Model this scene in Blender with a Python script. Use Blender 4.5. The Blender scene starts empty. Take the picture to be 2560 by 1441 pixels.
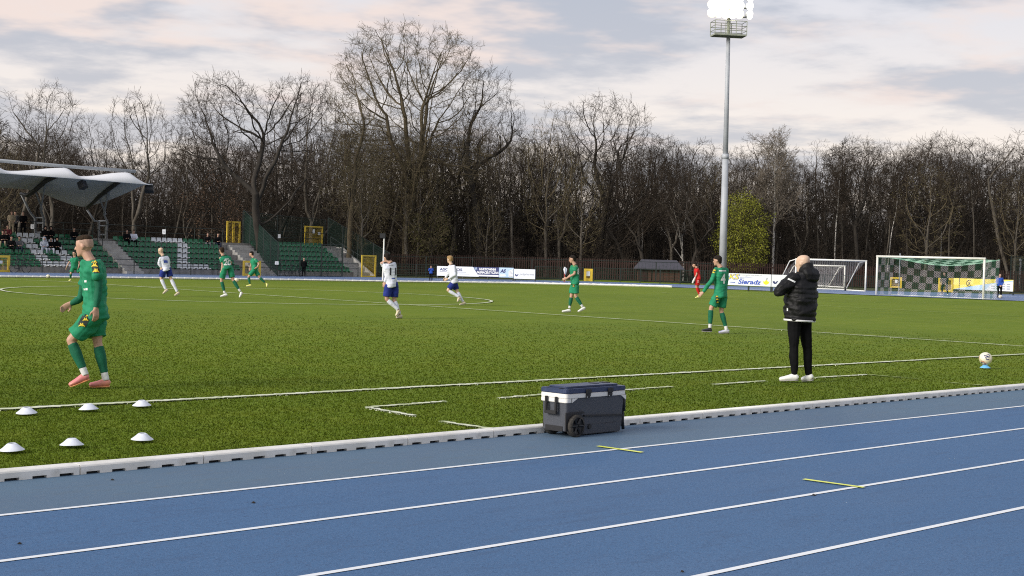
import bpy, bmesh, math, random
import numpy as np
from mathutils import Vector, Matrix
from mathutils.bvhtree import BVHTree
R = math.radians
scene = bpy.context.scene
COL = scene.collection

# ---------------------------------------------------------------- camera
FPX, YAW, PITCH, ROLL, CAMH = 3581.06, 0.76785, -0.020333, 0.029168, 1.65
_f = Vector((math.sin(YAW)*math.cos(PITCH), math.cos(YAW)*math.cos(PITCH), math.sin(PITCH)))
_r0 = Vector((math.cos(YAW), -math.sin(YAW), 0)); _u0 = _r0.cross(_f)
_r = _r0*math.cos(ROLL) + _u0*math.sin(ROLL)
_u = -_r0*math.sin(ROLL) + _u0*math.cos(ROLL)
cam_d = bpy.data.cameras.new('camera'); cam = bpy.data.objects.new('camera', cam_d); COL.objects.link(cam)
cam_d.sensor_fit = 'HORIZONTAL'; cam_d.sensor_width = 36.0; cam_d.lens = FPX/2560*36.0
cam_d.clip_start = 0.1; cam_d.clip_end = 4000
cam.matrix_world = Matrix(((_r.x,_u.x,-_f.x,0),(_r.y,_u.y,-_f.y,0),(_r.z,_u.z,-_f.z,CAMH),(0,0,0,1)))
scene.camera = cam

# ---------------------------------------------------------------- sky and sun
SUN_EL, SUN_AZ = R(24), None
_sd = (-_r*0.80 - _f*0.62); _sd.z = 0; _sd.normalize()          # light comes from the left, a little behind the camera
_sd = (_sd*math.cos(SUN_EL) + Vector((0,0,math.sin(SUN_EL)))).normalized()
world = bpy.data.worlds.new('World'); scene.world = world; world.use_nodes = True
wt = world.node_tree; wt.nodes.clear()
def wn(t, **k):
    n = wt.nodes.new(t)
    for a, b in k.items(): setattr(n, a, b)
    return n
w_out = wn('ShaderNodeOutputWorld'); w_bg = wn('ShaderNodeBackground'); w_bg.inputs['Strength'].default_value = 0.088
sky = wn('ShaderNodeTexSky', sky_type='NISHITA'); sky.sun_disc = False
sky.sun_elevation = SUN_EL; sky.sun_rotation = math.atan2(_sd.x, _sd.y)
w_tc = wn('ShaderNodeTexCoord'); w_sep = wn('ShaderNodeSeparateXYZ')
wt.links.new(w_tc.outputs['Generated'], w_sep.inputs[0])
def wmath(op, a, b=None, c=None):
    n = wn('ShaderNodeMath', operation=op)
    for i, v in enumerate((a, b, c)):
        if v is None: continue
        if isinstance(v, (int, float)): n.inputs[i].default_value = v
        else: wt.links.new(v, n.inputs[i])
    return n.outputs[0]
def wmix(fac, a, b):
    n = wn('ShaderNodeMix', data_type='RGBA')
    for s, v in ((n.inputs[0], fac), (n.inputs[6], a), (n.inputs[7], b)):
        if isinstance(v, (int, float)): s.default_value = v
        elif isinstance(v, tuple): s.default_value = (*v, 1)
        else: wt.links.new(v, s)
    return n.outputs[2]
def wramp(v, stops):
    n = wn('ShaderNodeValToRGB'); e = n.color_ramp.elements
    while len(e) < len(stops): e.new(0.5)
    for el, (p, c) in zip(e, stops): el.position = p; el.color = (c, c, c, 1) if isinstance(c, (int, float)) else (*c, 1)
    n.color_ramp.interpolation = 'EASE'
    wt.links.new(v, n.inputs[0]); return n.outputs[0]
# cloud layer: project the view direction on a flat ceiling so that clouds flatten towards the horizon
zc = wmath('MAXIMUM', w_sep.outputs[2], 0.0)
den = wmath('ADD', zc, 0.085)
cx_ = wmath('DIVIDE', w_sep.outputs[0], den); cy_ = wmath('DIVIDE', w_sep.outputs[1], den)
cmb = wn('ShaderNodeCombineXYZ'); wt.links.new(cx_, cmb.inputs[0]); wt.links.new(cy_, cmb.inputs[1])
def wnoise(vec, scale, detail, rough, off=(0, 0, 0), sc=(1, 1, 1), rot=0.0, dist=0.0):
    m = wn('ShaderNodeMapping'); m.inputs['Location'].default_value = off; m.inputs['Scale'].default_value = sc; m.inputs['Rotation'].default_value = (0, 0, rot)
    wt.links.new(vec, m.inputs[0])
    n = wn('ShaderNodeTexNoise'); n.inputs['Scale'].default_value = scale; n.inputs['Detail'].default_value = detail
    n.inputs['Roughness'].default_value = rough; n.inputs['Distortion'].default_value = dist
    wt.links.new(m.outputs[0], n.inputs['Vector']); return n.outputs[0]
n1 = wnoise(cmb.outputs[0], 0.8, 7, 0.55, (3.1, 1.7, 0), (1, 1, 1), 0.0, 0.3)
n2 = wnoise(cmb.outputs[0], 2.4, 7, 0.6, (7.3, 4.1, 2))
cover = wmath('ADD', wmath('ADD', wmath('MULTIPLY', n1, 0.66), wmath('MULTIPLY', n2, 0.34)), wramp(zc, [(0.02, -0.03 + 0.03), (0.16, 0.035)]))
fac = wramp(cover, [(0.43, 0.0), (0.57, 1.0)])
low = wramp(zc, [(0.0, 1.0), (0.26, 0.0)])             # towards the horizon the clear gaps turn cream
gap = wmix(low, (5.2, 5.4, 6.1), (8.0, 6.95, 6.0))
pink = wmath('MULTIPLY', wramp(wnoise(cmb.outputs[0], 1.3, 5, 0.55, (1.0, 9.0, 5)), [(0.48, 0.0), (0.62, 1.0)]), wramp(zc, [(0.02, 0.35), (0.15, 1.0), (0.5, 0.3)]))
cl = wmix(low, (3.5, 3.8, 4.5), (4.9, 4.7, 4.85))
cl = wmix(wmath('MULTIPLY', pink, 0.8), cl, (7.5, 6.15, 5.5))
cloudy = wmix(fac, gap, cl)
fin = wmix(0.93, sky.outputs[0], cloudy)
wt.links.new(fin, w_bg.inputs['Color']); wt.links.new(w_bg.outputs[0], w_out.inputs['Surface'])

sun_d = bpy.data.lights.new('sun', 'SUN'); sun_d.energy = 2.6; sun_d.angle = R(26); sun_d.color = (1.0, 0.94, 0.85)
sun = bpy.data.objects.new('sun', sun_d); COL.objects.link(sun)
sun.rotation_euler = (-_sd).to_track_quat('-Z', 'Y').to_euler(); sun.location = (0, 0, 60)

scene.view_settings.view_transform = 'Standard'; scene.view_settings.look = 'None'
scene.view_settings.exposure = 0.64; scene.view_settings.gamma = 1.0
scene.view_settings.use_curve_mapping = False
scene.render.engine = 'CYCLES'
scene.cycles.max_bounces = 6; scene.cycles.transparent_max_bounces = 16
scene.cycles.use_denoising = False; scene.cycles.filter_width = 1.1; scene.cycles.sample_clamp_indirect = 2.0; scene.cycles.sample_clamp_direct = 12.0
scene.render.film_transparent = False

# ---------------------------------------------------------------- ground height and pixel helpers (the place was surveyed from the photo)
def _S(t): t = min(1.0, max(0.0, t)); return t*t*(3-2*t)
def gz(x, y): return -0.35*_S((y-60)/22)*(1-_S((x-66)/34))
def ray(px, py): return _f + _r*((px-1280)/FPX) - _u*((py-720.5)/FPX)
CAM = Vector((0, 0, CAMH))
def at(px, py, dz=0.0):
    d = ray(px, py); z = 0.0; p = None
    for i in range(60):
        p = CAM + d*((z - CAMH)/d.z)
        z += 0.6*(gz(p.x, p.y) - z)
    p.z += dz; return p
def depth_of(p): return (Vector(p)-CAM).dot(_f)
def at_depth(px, py, D): return CAM + ray(px, py)*D
def at_y(px, py, Y): d = ray(px, py); return CAM + d*(Y/d.y)
def foot(px, D):                                                # ground point in this direction at this distance
    p = at_depth(px, 700, D); return Vector((p.x, p.y, gz(p.x, p.y)))
def project(p):
    d = Vector(p)-CAM; z = d.dot(_f); return 1280+FPX*d.dot(_r)/z, 720.5-FPX*d.dot(_u)/z
def height_to(p, ytop):                                         # height above p that reaches this picture row
    lo, hi = 0.0, 80.0
    for i in range(50):
        m = (lo+hi)/2
        if project(Vector(p)+Vector((0, 0, m)))[1] > ytop: lo = m
        else: hi = m
    return lo

# ---------------------------------------------------------------- materials
def mat(name, col, rough=0.6, col2=None, scale=8.0, detail=4, bump=0.0, bscale=None, metal=0.0, spec=0.5, ramp=(0.35, 0.65), emit=None, stretch=None, alpha=None):
    m = bpy.data.materials.new(name); m.use_nodes = True; nt = m.node_tree; b = nt.nodes['Principled BSDF']
    b.inputs['Base Color'].default_value = (*col, 1); b.inputs['Roughness'].default_value = rough
    b.inputs['Metallic'].default_value = metal; b.inputs['Specular IOR Level'].default_value = spec
    if emit: b.inputs['Emission Color'].default_value = (*emit[0], 1); b.inputs['Emission Strength'].default_value = emit[1]
    if col2 or bump:
        tc = nt.nodes.new('ShaderNodeTexCoord'); v = tc.outputs['Object']
        if stretch:
            mp = nt.nodes.new('ShaderNodeMapping'); mp.inputs['Scale'].default_value = stretch
            nt.links.new(v, mp.inputs[0]); v = mp.outputs[0]
    if col2:
        n = nt.nodes.new('ShaderNodeTexNoise'); n.inputs['Scale'].default_value = scale; n.inputs['Detail'].default_value = detail
        nt.links.new(v, n.inputs['Vector'])
        rp = nt.nodes.new('ShaderNodeValToRGB'); rp.color_ramp.elements[0].position = ramp[0]; rp.color_ramp.elements[1].position = ramp[1]
        rp.color_ramp.elements[0].color = (*col, 1); rp.color_ramp.elements[1].color = (*col2, 1)
        nt.links.new(n.outputs[0], rp.inputs[0]); nt.links.new(rp.outputs[0], b.inputs['Base Color'])
    if bump:
        n = nt.nodes.new('ShaderNodeTexNoise'); n.inputs['Scale'].default_value = bscale or scale; n.inputs['Detail'].default_value = 5
        nt.links.new(v, n.inputs['Vector'])
        bp = nt.nodes.new('ShaderNodeBump'); bp.inputs['Strength'].default_value = bump; bp.inputs['Distance'].default_value = 0.02
        nt.links.new(n.outputs[0], bp.inputs['Height']); nt.links.new(bp.outputs[0], b.inputs['Normal'])
    return m

def layered(name, base, layers, rough=0.8, bump=None, spec=0.3):
    """base colour with several noise layers: (colour, scale, lo, hi, strength, stretch)"""
    m = bpy.data.materials.new(name); m.use_nodes = True; nt = m.node_tree; b = nt.nodes['Principled BSDF']
    b.inputs['Roughness'].default_value = rough; b.inputs['Specular IOR Level'].default_value = spec
    tc = nt.nodes.new('ShaderNodeTexCoord'); cur = None
    for i, (c, sc, lo, hi, st, stretch) in enumerate(layers):
        mp = nt.nodes.new('ShaderNodeMapping'); mp.inputs['Scale'].default_value = stretch; mp.inputs['Location'].default_value = (i*3.7, i*1.3, i*.7)
        nt.links.new(tc.outputs['Object'], mp.inputs[0])
        n = nt.nodes.new('ShaderNodeTexNoise'); n.inputs['Scale'].default_value = sc; n.inputs['Detail'].default_value = 5; n.inputs['Roughness'].default_value = 0.6
        nt.links.new(mp.outputs[0], n.inputs['Vector'])
        mr = nt.nodes.new('ShaderNodeMapRange'); mr.inputs[1].default_value = lo; mr.inputs[2].default_value = hi; mr.inputs[4].default_value = st
        nt.links.new(n.outputs[0], mr.inputs[0])
        mx = nt.nodes.new('ShaderNodeMix'); mx.data_type = 'RGBA'
        nt.links.new(mr.outputs[0], mx.inputs[0])
        if cur is None: mx.inputs[6].default_value = (*base, 1)
        else: nt.links.new(cur, mx.inputs[6])
        mx.inputs[7].default_value = (*c, 1); cur = mx.outputs[2]
    nt.links.new(cur, b.inputs['Base Color'])
    if bump:
        n = nt.nodes.new('ShaderNodeTexNoise'); n.inputs['Scale'].default_value = bump[0]; n.inputs['Detail'].default_value = 4
        nt.links.new(tc.outputs['Object'], n.inputs['Vector'])
        bp = nt.nodes.new('ShaderNodeBump'); bp.inputs['Strength'].default_value = bump[1]; bp.inputs['Distance'].default_value = bump[2]
        nt.links.new(n.outputs[0], bp.inputs['Height']); nt.links.new(bp.outputs[0], b.inputs['Normal'])
    return m

I3 = (1, 1, 1)
M = {}
M['grass'] = layered('grass_turf', (0.137, 0.195, 0.016), [
    ((0.105, 0.160, 0.013), 0.07, 0.44, 0.62, 0.7, I3), ((0.171, 0.209, 0.022), 0.05, 0.52, 0.66, 0.6, (1, .5, 1)), ((0.105, 0.153, 0.013), 0.38, 0.50, 0.66, 0.55, I3),
    ((0.180, 0.219, 0.022), 0.9, 0.46, 0.68, 0.6, I3),
    ((0.098, 0.148, 0.012), 2.6, 0.50, 0.72, 0.55, I3),
    ((0.203, 0.231, 0.034), 6.0, 0.52, 0.75, 0.40, I3),
    ((0.086, 0.130, 0.011), 16.0, 0.52, 0.74, 0.5, I3)], 0.9, (30, 0.25, 0.03), 0.08)
M['blade'] = layered('grass_blade', (0.226, 0.307, 0.025), [
    ((0.169, 0.250, 0.020), 0.07, 0.44, 0.62, 0.7, I3), ((0.272, 0.326, 0.034), 0.05, 0.52, 0.66, 0.6, (1, .5, 1)), ((0.167, 0.242, 0.020), 0.38, 0.50, 0.66, 0.55, I3),
    ((0.290, 0.350, 0.034), 0.9, 0.46, 0.68, 0.6, I3),
    ((0.156, 0.234, 0.019), 2.6, 0.50, 0.72, 0.55, I3),
    ((0.315, 0.343, 0.055), 6.0, 0.52, 0.75, 0.45, I3)], 0.75, None, 0.12)
for _k in ('blade',):                                          # short turf scatters light like a pile: its normals lean to the upright
    _nt = M[_k].node_tree; _g = _nt.nodes.new('ShaderNodeNewGeometry'); _a = _nt.nodes.new('ShaderNodeMix'); _a.data_type = 'VECTOR'; _a.inputs[0].default_value = .82
    _nt.links.new(_g.outputs['Normal'], _a.inputs[4]); _a.inputs[5].default_value = (0, 0, 1); _nt.links.new(_a.outputs[1], _nt.nodes['Principled BSDF'].inputs['Normal'])
    _t = _nt.nodes.new('ShaderNodeBsdfTranslucent'); _x = _nt.nodes.new('ShaderNodeMixShader'); _x.inputs[0].default_value = .65; _pb = _nt.nodes['Principled BSDF']; _src = _pb.inputs['Base Color'].links[0].from_socket
    _nt.links.new(_src, _t.inputs['Color']); _nt.links.new(_a.outputs[1], _t.inputs['Normal']); _nt.links.new(_pb.outputs[0], _x.inputs[1]); _nt.links.new(_t.outputs[0], _x.inputs[2]); _nt.links.new(_x.outputs[0], _nt.nodes['Material Output'].inputs['Surface'])
M['verge'] = layered('verge_grass', (0.060, 0.075, 0.022), [
    ((0.085, 0.080, 0.045), 0.15, 0.42, 0.62, 0.9, I3),
    ((0.035, 0.045, 0.014), 1.2, 0.48, 0.7, 0.8, I3),
    ((0.10, 0.085, 0.055), 5, 0.52, 0.7, 0.6, I3)], 0.9, (8, 0.7, 0.05), 0.2)
M['litter'] = layered('leaf_litter', (0.040, 0.030, 0.018), [
    ((0.065, 0.048, 0.026), 0.4, 0.42, 0.62, 0.8, I3),
    ((0.022, 0.020, 0.010), 2, 0.45, 0.7, 0.8, I3)], 0.95, (6, 0.8, 0.08), 0.1)
M['track'] = layered('track_blue', (0.054, 0.134, 0.272), [
    ((0.046, 0.114, 0.240), 0.35, 0.40, 0.66, 0.45, (.5, 1, 1)),
    ((0.070, 0.142, 0.268), 0.9, 0.50, 0.75, 0.6, (.4, 1.4, 1)),
    ((0.110, 0.185, 0.335), 55, 0.52, 0.66, 0.55, I3),
    ((0.034, 0.074, 0.160), 85, 0.52, 0.64, 0.75, I3),
    ((0.040, 0.085, 0.180), 26, 0.56, 0.70, 0.6, I3),
    ((0.045, 0.092, 0.185), 5, 0.54, 0.72, 0.5, (.35, 1.8, 1))], 0.75, (140, 0.55, 0.006), 0.35)
M['track_worn'] = layered('track_blue_worn', (0.098, 0.165, 0.242), [
    ((0.088, 0.140, 0.220), 0.5, 0.42, 0.64, 0.8, (.5, 1, 1)),
    ((0.150, 0.200, 0.255), 70, 0.56, 0.72, 0.45, I3),
    ((0.062, 0.095, 0.135), 90, 0.52, 0.65, 0.6, I3), ((0.150, 0.185, 0.225), 22, .56, .72, .5, I3),
    ((0.10, 0.140, 0.185), 6, 0.55, 0.7, 0.6, (.5, 1.6, 1))], 0.8, (140, 0.5, 0.006), 0.3)
M['track_far'] = layered('track_blue_far', (0.115, 0.180, 0.340), [
    ((0.150, 0.215, 0.370), 0.4, 0.42, 0.62, 0.8, (.3, 1, 1)),
    ((0.10, 0.155, 0.295), 2, 0.5, 0.7, 0.6, I3)], 0.55, None, 0.5)
M['paint'] = layered('lane_paint', (0.78, 0.80, 0.82), [((0.62, 0.66, 0.70), 40, 0.55, 0.75, 0.6, I3), ((0.68, 0.70, 0.72), 1.5, 0.5, 0.7, 0.6, I3)], 0.6)
M['chalk'] = layered('pitch_paint', (0.70, 0.71, 0.58), [((0.36, 0.41, 0.20), 30, 0.52, 0.68, 0.7, I3), ((0.42, 0.47, 0.24), 2.0, 0.46, 0.64, 0.75, I3)], 0.85)
M['chalk_faint'] = layered('pitch_paint_faint', (0.34, 0.39, 0.15), [((0.14, 0.20, 0.03), 12, 0.46, 0.60, 0.85, I3), ((0.15, 0.21, 0.03), 0.8, 0.46, 0.62, 0.8, I3)], 0.85)
M['yellow_tape'] = mat('yellow_tape', (0.72, 0.78, 0.06), 0.5, (0.80, 0.85, 0.14), 30)
M['kerb'] = layered('kerb_plastic', (0.82, 0.80, 0.76), [((0.66, 0.65, 0.60), 3, 0.5, 0.72, 0.6, I3), ((0.40, 0.38, 0.33), 9, 0.56, 0.74, 0.6, I3), ((0.50, 0.47, 0.40), 1.1, 0.50, 0.68, 0.5, (1, 1, 1))], 0.45, None, 0.4)
M['black'] = mat('black_plastic', (0.012, 0.012, 0.014), 0.5)
M['cone_white'] = mat('cone_white', (0.74, 0.77, 0.86), 0.5, (0.66, 0.69, 0.78), 14)
M['cone_blue'] = mat('cone_blue', (0.16, 0.48, 0.83), 0.5)
M['concrete'] = layered('stand_concrete', (0.26, 0.25, 0.235), [((0.16, 0.155, 0.145), 0.8, 0.45, 0.65, 0.8, I3), ((0.33, 0.32, 0.30), 4, 0.5, 0.7, 0.6, I3), ((0.11, 0.105, 0.10), 1.6, 0.55, 0.7, 0.6, (1, 1, .3))], 0.9)
M['concrete_light'] = layered('step_concrete', (0.42, 0.41, 0.39), [((0.28, 0.27, 0.26), 1.5, 0.45, 0.65, 0.8, I3)], 0.9)
M['seat_green'] = mat('seat_green', (0.016, 0.125, 0.055), 0.3, (0.022, 0.155, 0.072), 1.5)
M['seat_white'] = mat('seat_white', (0.70, 0.72, 0.74), 0.35, (0.58, 0.60, 0.62), 1.5)
M['dark_steel'] = mat('dark_green_steel', (0.012, 0.020, 0.017), 0.5)
M['mesh_green'] = mat('mesh_green', (0.010, 0.036, 0.024), 0.6)
M['yellow'] = mat('yellow_steel', (0.74, 0.53, 0.05), 0.45, (0.66, 0.46, 0.05), 3)
M['galv'] = mat('galvanised_steel', (0.42, 0.44, 0.47), 0.5, (0.34, 0.36, 0.39), 0.9)
M['steel_grey'] = mat('grey_steel', (0.20, 0.21, 0.22), 0.5, (0.15, 0.16, 0.17), 2)
M['membrane'] = mat('white_membrane', (0.80, 0.80, 0.82), 0.55, (0.74, 0.75, 0.77), 0.8)
M['white_metal'] = mat('white_metal', (0.78, 0.77, 0.72), 0.4, (0.70, 0.69, 0.63), 4)
M['redfence'] = layered('brown_fence_paint', (0.040, 0.020, 0.016), [((0.026, 0.014, 0.011), 2, 0.45, 0.65, 0.8, I3)], 0.8)
M['hutwood'] = layered('hut_wood', (0.085, 0.042, 0.028), [((0.055, 0.028, 0.020), 3, 0.45, 0.65, 0.8, (1, 1, 4))], 0.8)
M['shingle'] = layered('shingle_grey', (0.070, 0.068, 0.085), [((0.05, 0.05, 0.06), 3, 0.45, 0.65, 0.8, I3)], 0.8)
M['banner_white'] = mat('banner_white', (0.72, 0.75, 0.80), 0.5, (0.66, 0.69, 0.74), 0.6)
M['navy'] = mat('print_navy', (0.010, 0.022, 0.125), 0.5)
M['print_blue'] = mat('print_blue', (0.030, 0.075, 0.42), 0.5)
M['print_pale'] = mat('print_pale_blue', (0.34, 0.50, 0.70), 0.5, (0.50, 0.62, 0.76), 1.2)
M['print_yellow'] = mat('print_yellow', (0.80, 0.66, 0.03), 0.5)
M['print_grey'] = mat('print_grey', (0.34, 0.36, 0.40), 0.5)
M['print_black'] = mat('print_black', (0.02, 0.02, 0.03), 0.5)
M['underside_shade'] = mat('membrane_shade_sheet', (0.48, 0.48, 0.47), 0.8, (0.42, 0.42, 0.41), 0.8)  # grey that puts the canopy's underside shade into the colour
M['mark_grey'] = mat('mark_grey', (0.5, .52, .56), 0.6)
M['print_white'] = mat('print_white', (0.80, 0.81, 0.82), 0.5)
M['banner_yellow'] = mat('banner_yellow', (0.78, 0.62, 0.10), 0.5)
M['sign_white'] = mat('sign_white', (0.74, 0.76, 0.80), 0.5)
M['speaker'] = mat('speaker_black', (0.014, 0.014, 0.016), 0.6)
M['net_white'] = mat('net_white', (0.78, 0.76, 0.74), 0.7)
M['net_green'] = mat('net_green', (0.03, 0.17, 0.085), 0.7)
M['net_pale'] = mat('net_pale_green', (0.42, 0.66, 0.50), 0.7)

# ---------------------------------------------------------------- object helpers
def tag(o, label=None, cat=None, group=None, kind=None):
    if label: o['label'] = label
    if cat: o['category'] = cat
    if group: o['group'] = group
    if kind: o['kind'] = kind
    return o
def link(name, me, m=None, parent=None, loc=None, smooth=False):
    o = bpy.data.objects.new(name, me); COL.objects.link(o)
    if m is not None and not me.materials: me.materials.append(m if not isinstance(m, str) else M[m])
    if parent is not None: o.parent = parent
    if loc is not None: o.location = loc
    if smooth: me.polygons.foreach_set('use_smooth', [True]*len(me.polygons)); me.update()
    return o
def empty(name, loc=(0, 0, 0), rz=0.0, label=None, cat=None, group=None):
    o = bpy.data.objects.new(name, None); COL.objects.link(o); o.location = loc; o.rotation_euler = (0, 0, rz); o.empty_display_size = 0.2
    return tag(o, label, cat, group)
def copy_tree(o, parent=None):
    c = o.copy(); COL.objects.link(c)
    if parent is not None: c.parent = parent
    for ch in list(o.children): copy_tree(ch, c)
    return c
def np_mesh(name, V, F):
    """V: (n,3) array, F: (m,k) int array, k 3 or 4"""
    me = bpy.data.meshes.new(name); V = np.ascontiguousarray(V, dtype=np.float32); F = np.ascontiguousarray(F, dtype=np.int32); n, k = F.shape
    me.vertices.add(len(V)); me.vertices.foreach_set('co', V.ravel())
    me.loops.add(n*k); me.loops.foreach_set('vertex_index', F.ravel())
    me.polygons.add(n); me.polygons.foreach_set('loop_start', np.arange(0, n*k, k, dtype=np.int32))
    me.update(calc_edges=True); return me
class MB:
    """collects simple shapes; build() links them as one mesh object"""
    def __init__(s): s.v = []; s.f = []
    def add(s, vs, fs):
        b = len(s.v); s.v += [tuple(v) for v in vs]; s.f += [tuple(i+b for i in f) for f in fs]; return s
    def box(s, x0, x1, y0, y1, z0, z1, mtx=None):
        vs = [Vector((x, y, z)) for z in (z0, z1) for y in (y0, y1) for x in (x0, x1)]
        if mtx: vs = [mtx @ v for v in vs]
        return s.add(vs, [(0, 2, 3, 1), (4, 5, 7, 6), (0, 1, 5, 4), (2, 6, 7, 3), (0, 4, 6, 2), (1, 3, 7, 5)])
    def tube(s, pts, rad, k=6, caps=True, flat=None):
        pts = [Vector(p) for p in pts]; n = len(pts); rad = rad if isinstance(rad, (list, tuple)) else [rad]*n; vs = []; fs = []
        ref = None
        for i, p in enumerate(pts):
            t = (pts[min(i+1, n-1)]-pts[max(i-1, 0)]).normalized()
            if ref is None: ref = t.orthogonal().normalized() if flat is None else Vector(flat)
            a = (ref - t*ref.dot(t)); a = a.normalized() if a.length > 1e-6 else t.orthogonal().normalized(); ref = a; b = t.cross(a)
            r = rad[i]; ra, rb = r if isinstance(r, (list, tuple)) else (r, r)
            for j in range(k):
                g = 2*math.pi*(j+.5)/k; vs.append(p + a*(ra*math.cos(g)) + b*(rb*math.sin(g)))
        for i in range(n-1):
            for j in range(k): fs.append((i*k+j, i*k+(j+1) % k, (i+1)*k+(j+1) % k, (i+1)*k+j))
        if caps: fs.append(tuple(reversed(range(k)))); fs.append(tuple((n-1)*k+j for j in range(k)))
        return s.add(vs, fs)
    def bar(s, a, b, w, h=None):
        return s.tube([a, b], w*0.7071 if h is None else (w*0.7071, h*0.7071), 4)
    def lathe(s, prof, k=16, mtx=None, closed=False):
        vs = []; fs = []; n = len(prof)
        for r, z in prof:
            for j in range(k):
                g = 2*math.pi*j/k; vs.append(Vector((r*math.cos(g), r*math.sin(g), z)))
        if mtx: vs = [mtx @ v for v in vs]
        for i in range(n-1):
            for j in range(k): fs.append((i*k+j, i*k+(j+1) % k, (i+1)*k+(j+1) % k, (i+1)*k+j))
        if closed: fs.append(tuple(reversed(range(k)))); fs.append(tuple((n-1)*k+j for j in range(k)))
        return s.add(vs, fs)
    def prism(s, poly, y0, y1, mtx=None):
        n = len(poly); vs = [Vector((x, y0, z)) for x, z in poly]+[Vector((x, y1, z)) for x, z in poly]
        if mtx: vs = [mtx @ v for v in vs]
        return s.add(vs, [tuple(range(n)), tuple(reversed(range(n, 2*n)))]+[(j, j+n, (j+1) % n+n, (j+1) % n) for j in range(n)])
    def sphere(s, c, r, k=12, mtx=None, sc=(1, 1, 1)):
        vs = []; fs = []; m = k//2
        for i in range(m+1):
            a = math.pi*i/m
            for j in range(k):
                g = 2*math.pi*j/k; vs.append(Vector(c)+Vector((r*sc[0]*math.sin(a)*math.cos(g), r*sc[1]*math.sin(a)*math.sin(g), r*sc[2]*math.cos(a))))
        if mtx: vs = [mtx @ v for v in vs]
        for i in range(m):
            for j in range(k): fs.append((i*k+j, (i+1)*k+j, (i+1)*k+(j+1) % k, i*k+(j+1) % k))
        return s.add(vs, fs)
    def mesh(s, name='mesh'):
        me = bpy.data.meshes.new(name); me.from_pydata(s.v, [], s.f); me.update(); return me
    def build(s, name, m, parent=None, smooth=False, loc=None, bevel=0.0):
        me = s.mesh(name)
        if bevel:
            bm = bmesh.new(); bm.from_mesh(me); bmesh.ops.remove_doubles(bm, verts=bm.verts, dist=1e-5)
            bmesh.ops.bevel(bm, geom=list(bm.edges), offset=bevel, segments=2, affect='EDGES', clamp_overlap=True)
            bm.to_mesh(me); bm.free()
        return link(name, me, m, parent, loc, smooth)
def frame_mtx(origin, xdir, zdir=(0, 0, 1)):
    x = Vector(xdir).normalized(); z = Vector(zdir); z = (z - x*z.dot(x)).normalized(); y = z.cross(x); o = Vector(origin)
    return Matrix(((x.x, y.x, z.x, o.x), (x.y, y.y, z.y, o.y), (x.z, y.z, z.z, o.z), (0, 0, 0, 1)))
def text_mesh(s, size=1.0, bold=0.0, shear=0.0, align='LEFT', extrude=0.0):
    cu = bpy.data.curves.new('lettering', 'FONT'); cu.body = s; cu.size = size; cu.offset = bold; cu.shear = shear; cu.align_x = align; cu.extrude = extrude
    cu.resolution_u = 3
    ob = bpy.data.objects.new('lettering', cu); COL.objects.link(ob)
    dg = bpy.context.evaluated_depsgraph_get(); dg.update()
    me = bpy.data.meshes.new_from_object(ob.evaluated_get(dg))
    bpy.data.objects.remove(ob); bpy.data.curves.remove(cu); me.materials.clear(); me.name = 'lettering'
    return me
# ================================================================ THE SETTING
def sheet(name, xs, ys, m, dz, inside=None):
    xs = list(xs); ys = list(ys); V = [(x, y, gz(x, y)+dz) for y in ys for x in xs]; n = len(xs); F = []
    for j in range(len(ys)-1):
        for i in range(n-1): F.append((j*n+i, j*n+i+1, (j+1)*n+i+1, (j+1)*n+i))
    me = np_mesh(name, np.array(V), np.array(F)); me.polygons.foreach_set('use_smooth', [True]*len(F))
    return tag(link(name, me, m), kind='structure')
rs = lambda a, b, s: list(np.arange(a, b+1e-6, s))
coarse = [-900, -500, -250, -120]
sheet('ground', coarse+rs(-80, 150, 5)+[200, 260, 350, 500, 900], [-300, -120]+rs(-40, 130, 5)+[180, 250, 350, 500, 900], 'verge', -0.055)
KERB_Y, TOUCH_Y = 9.5646, 13.7818
sheet('pitch', rs(-50, 96, 2), rs(KERB_Y-0.02, 88.5, 2), 'grass', -0.012)
sheet('running_track', rs(-40, 80, 4), [-4.2, -1, 2, 5, 7.0, 8.345], 'track', 0.0)
sheet('running_track_inner_lane', rs(-40, 80, 4), [8.345, 9.0, 9.60], 'track_worn', 0.0)

LINES = []
def strip(name, pts, width, m, dz, rnd=None, jitter=0.0, step=0.12, kind='structure', width_jit=0.0):
    """painted line along world points, its edges a little uneven"""
    P = []
    if m in ('chalk', 'chalk_faint'): LINES.append(([Vector(p[:2]) for p in pts], width, m))
    for a, b in zip(pts[:-1], pts[1:]):
        a = Vector(a[:2]); b = Vector(b[:2]); n = max(1, int((b-a).length/step))
        for i in range(n): P.append(a.lerp(b, i/n))
    P.append(Vector(pts[-1][:2])); rnd = rnd or random.Random(5); V = []; F = []
    for i, p in enumerate(P):
        t = (P[min(i+1, len(P)-1)]-P[max(i-1, 0)]).normalized(); nrm = Vector((-t.y, t.x))
        w = width/2*(1+width_jit*(rnd.random()-.5))
        for s in (-1, 1):
            q = p + nrm*(s*w+(rnd.random()-.5)*jitter); V.append((q.x, q.y, gz(q.x, q.y)+dz))
    for i in range(len(P)-1): F.append((2*i, 2*i+1, 2*i+3, 2*i+2))
    return tag(link(name, np_mesh(name, np.array(V), np.array(F)), m), kind=kind)
for i in range(7):
    y = KERB_Y-1.22+0.025-1.22*i
    strip('lane_line', [(-38, y), (70, y)], 0.05, 'paint', 0.004, step=4)
rl = random.Random(11)
strip('touchline', [(-5, TOUCH_Y), (24, TOUCH_Y)], 0.12, 'chalk', 0.006, rl, 0.05, 0.05, width_jit=.5)
strip('touchline', [(24, TOUCH_Y), (81, TOUCH_Y)], 0.105, 'chalk', 0.012, rl, 0.02, 0.3)
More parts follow.
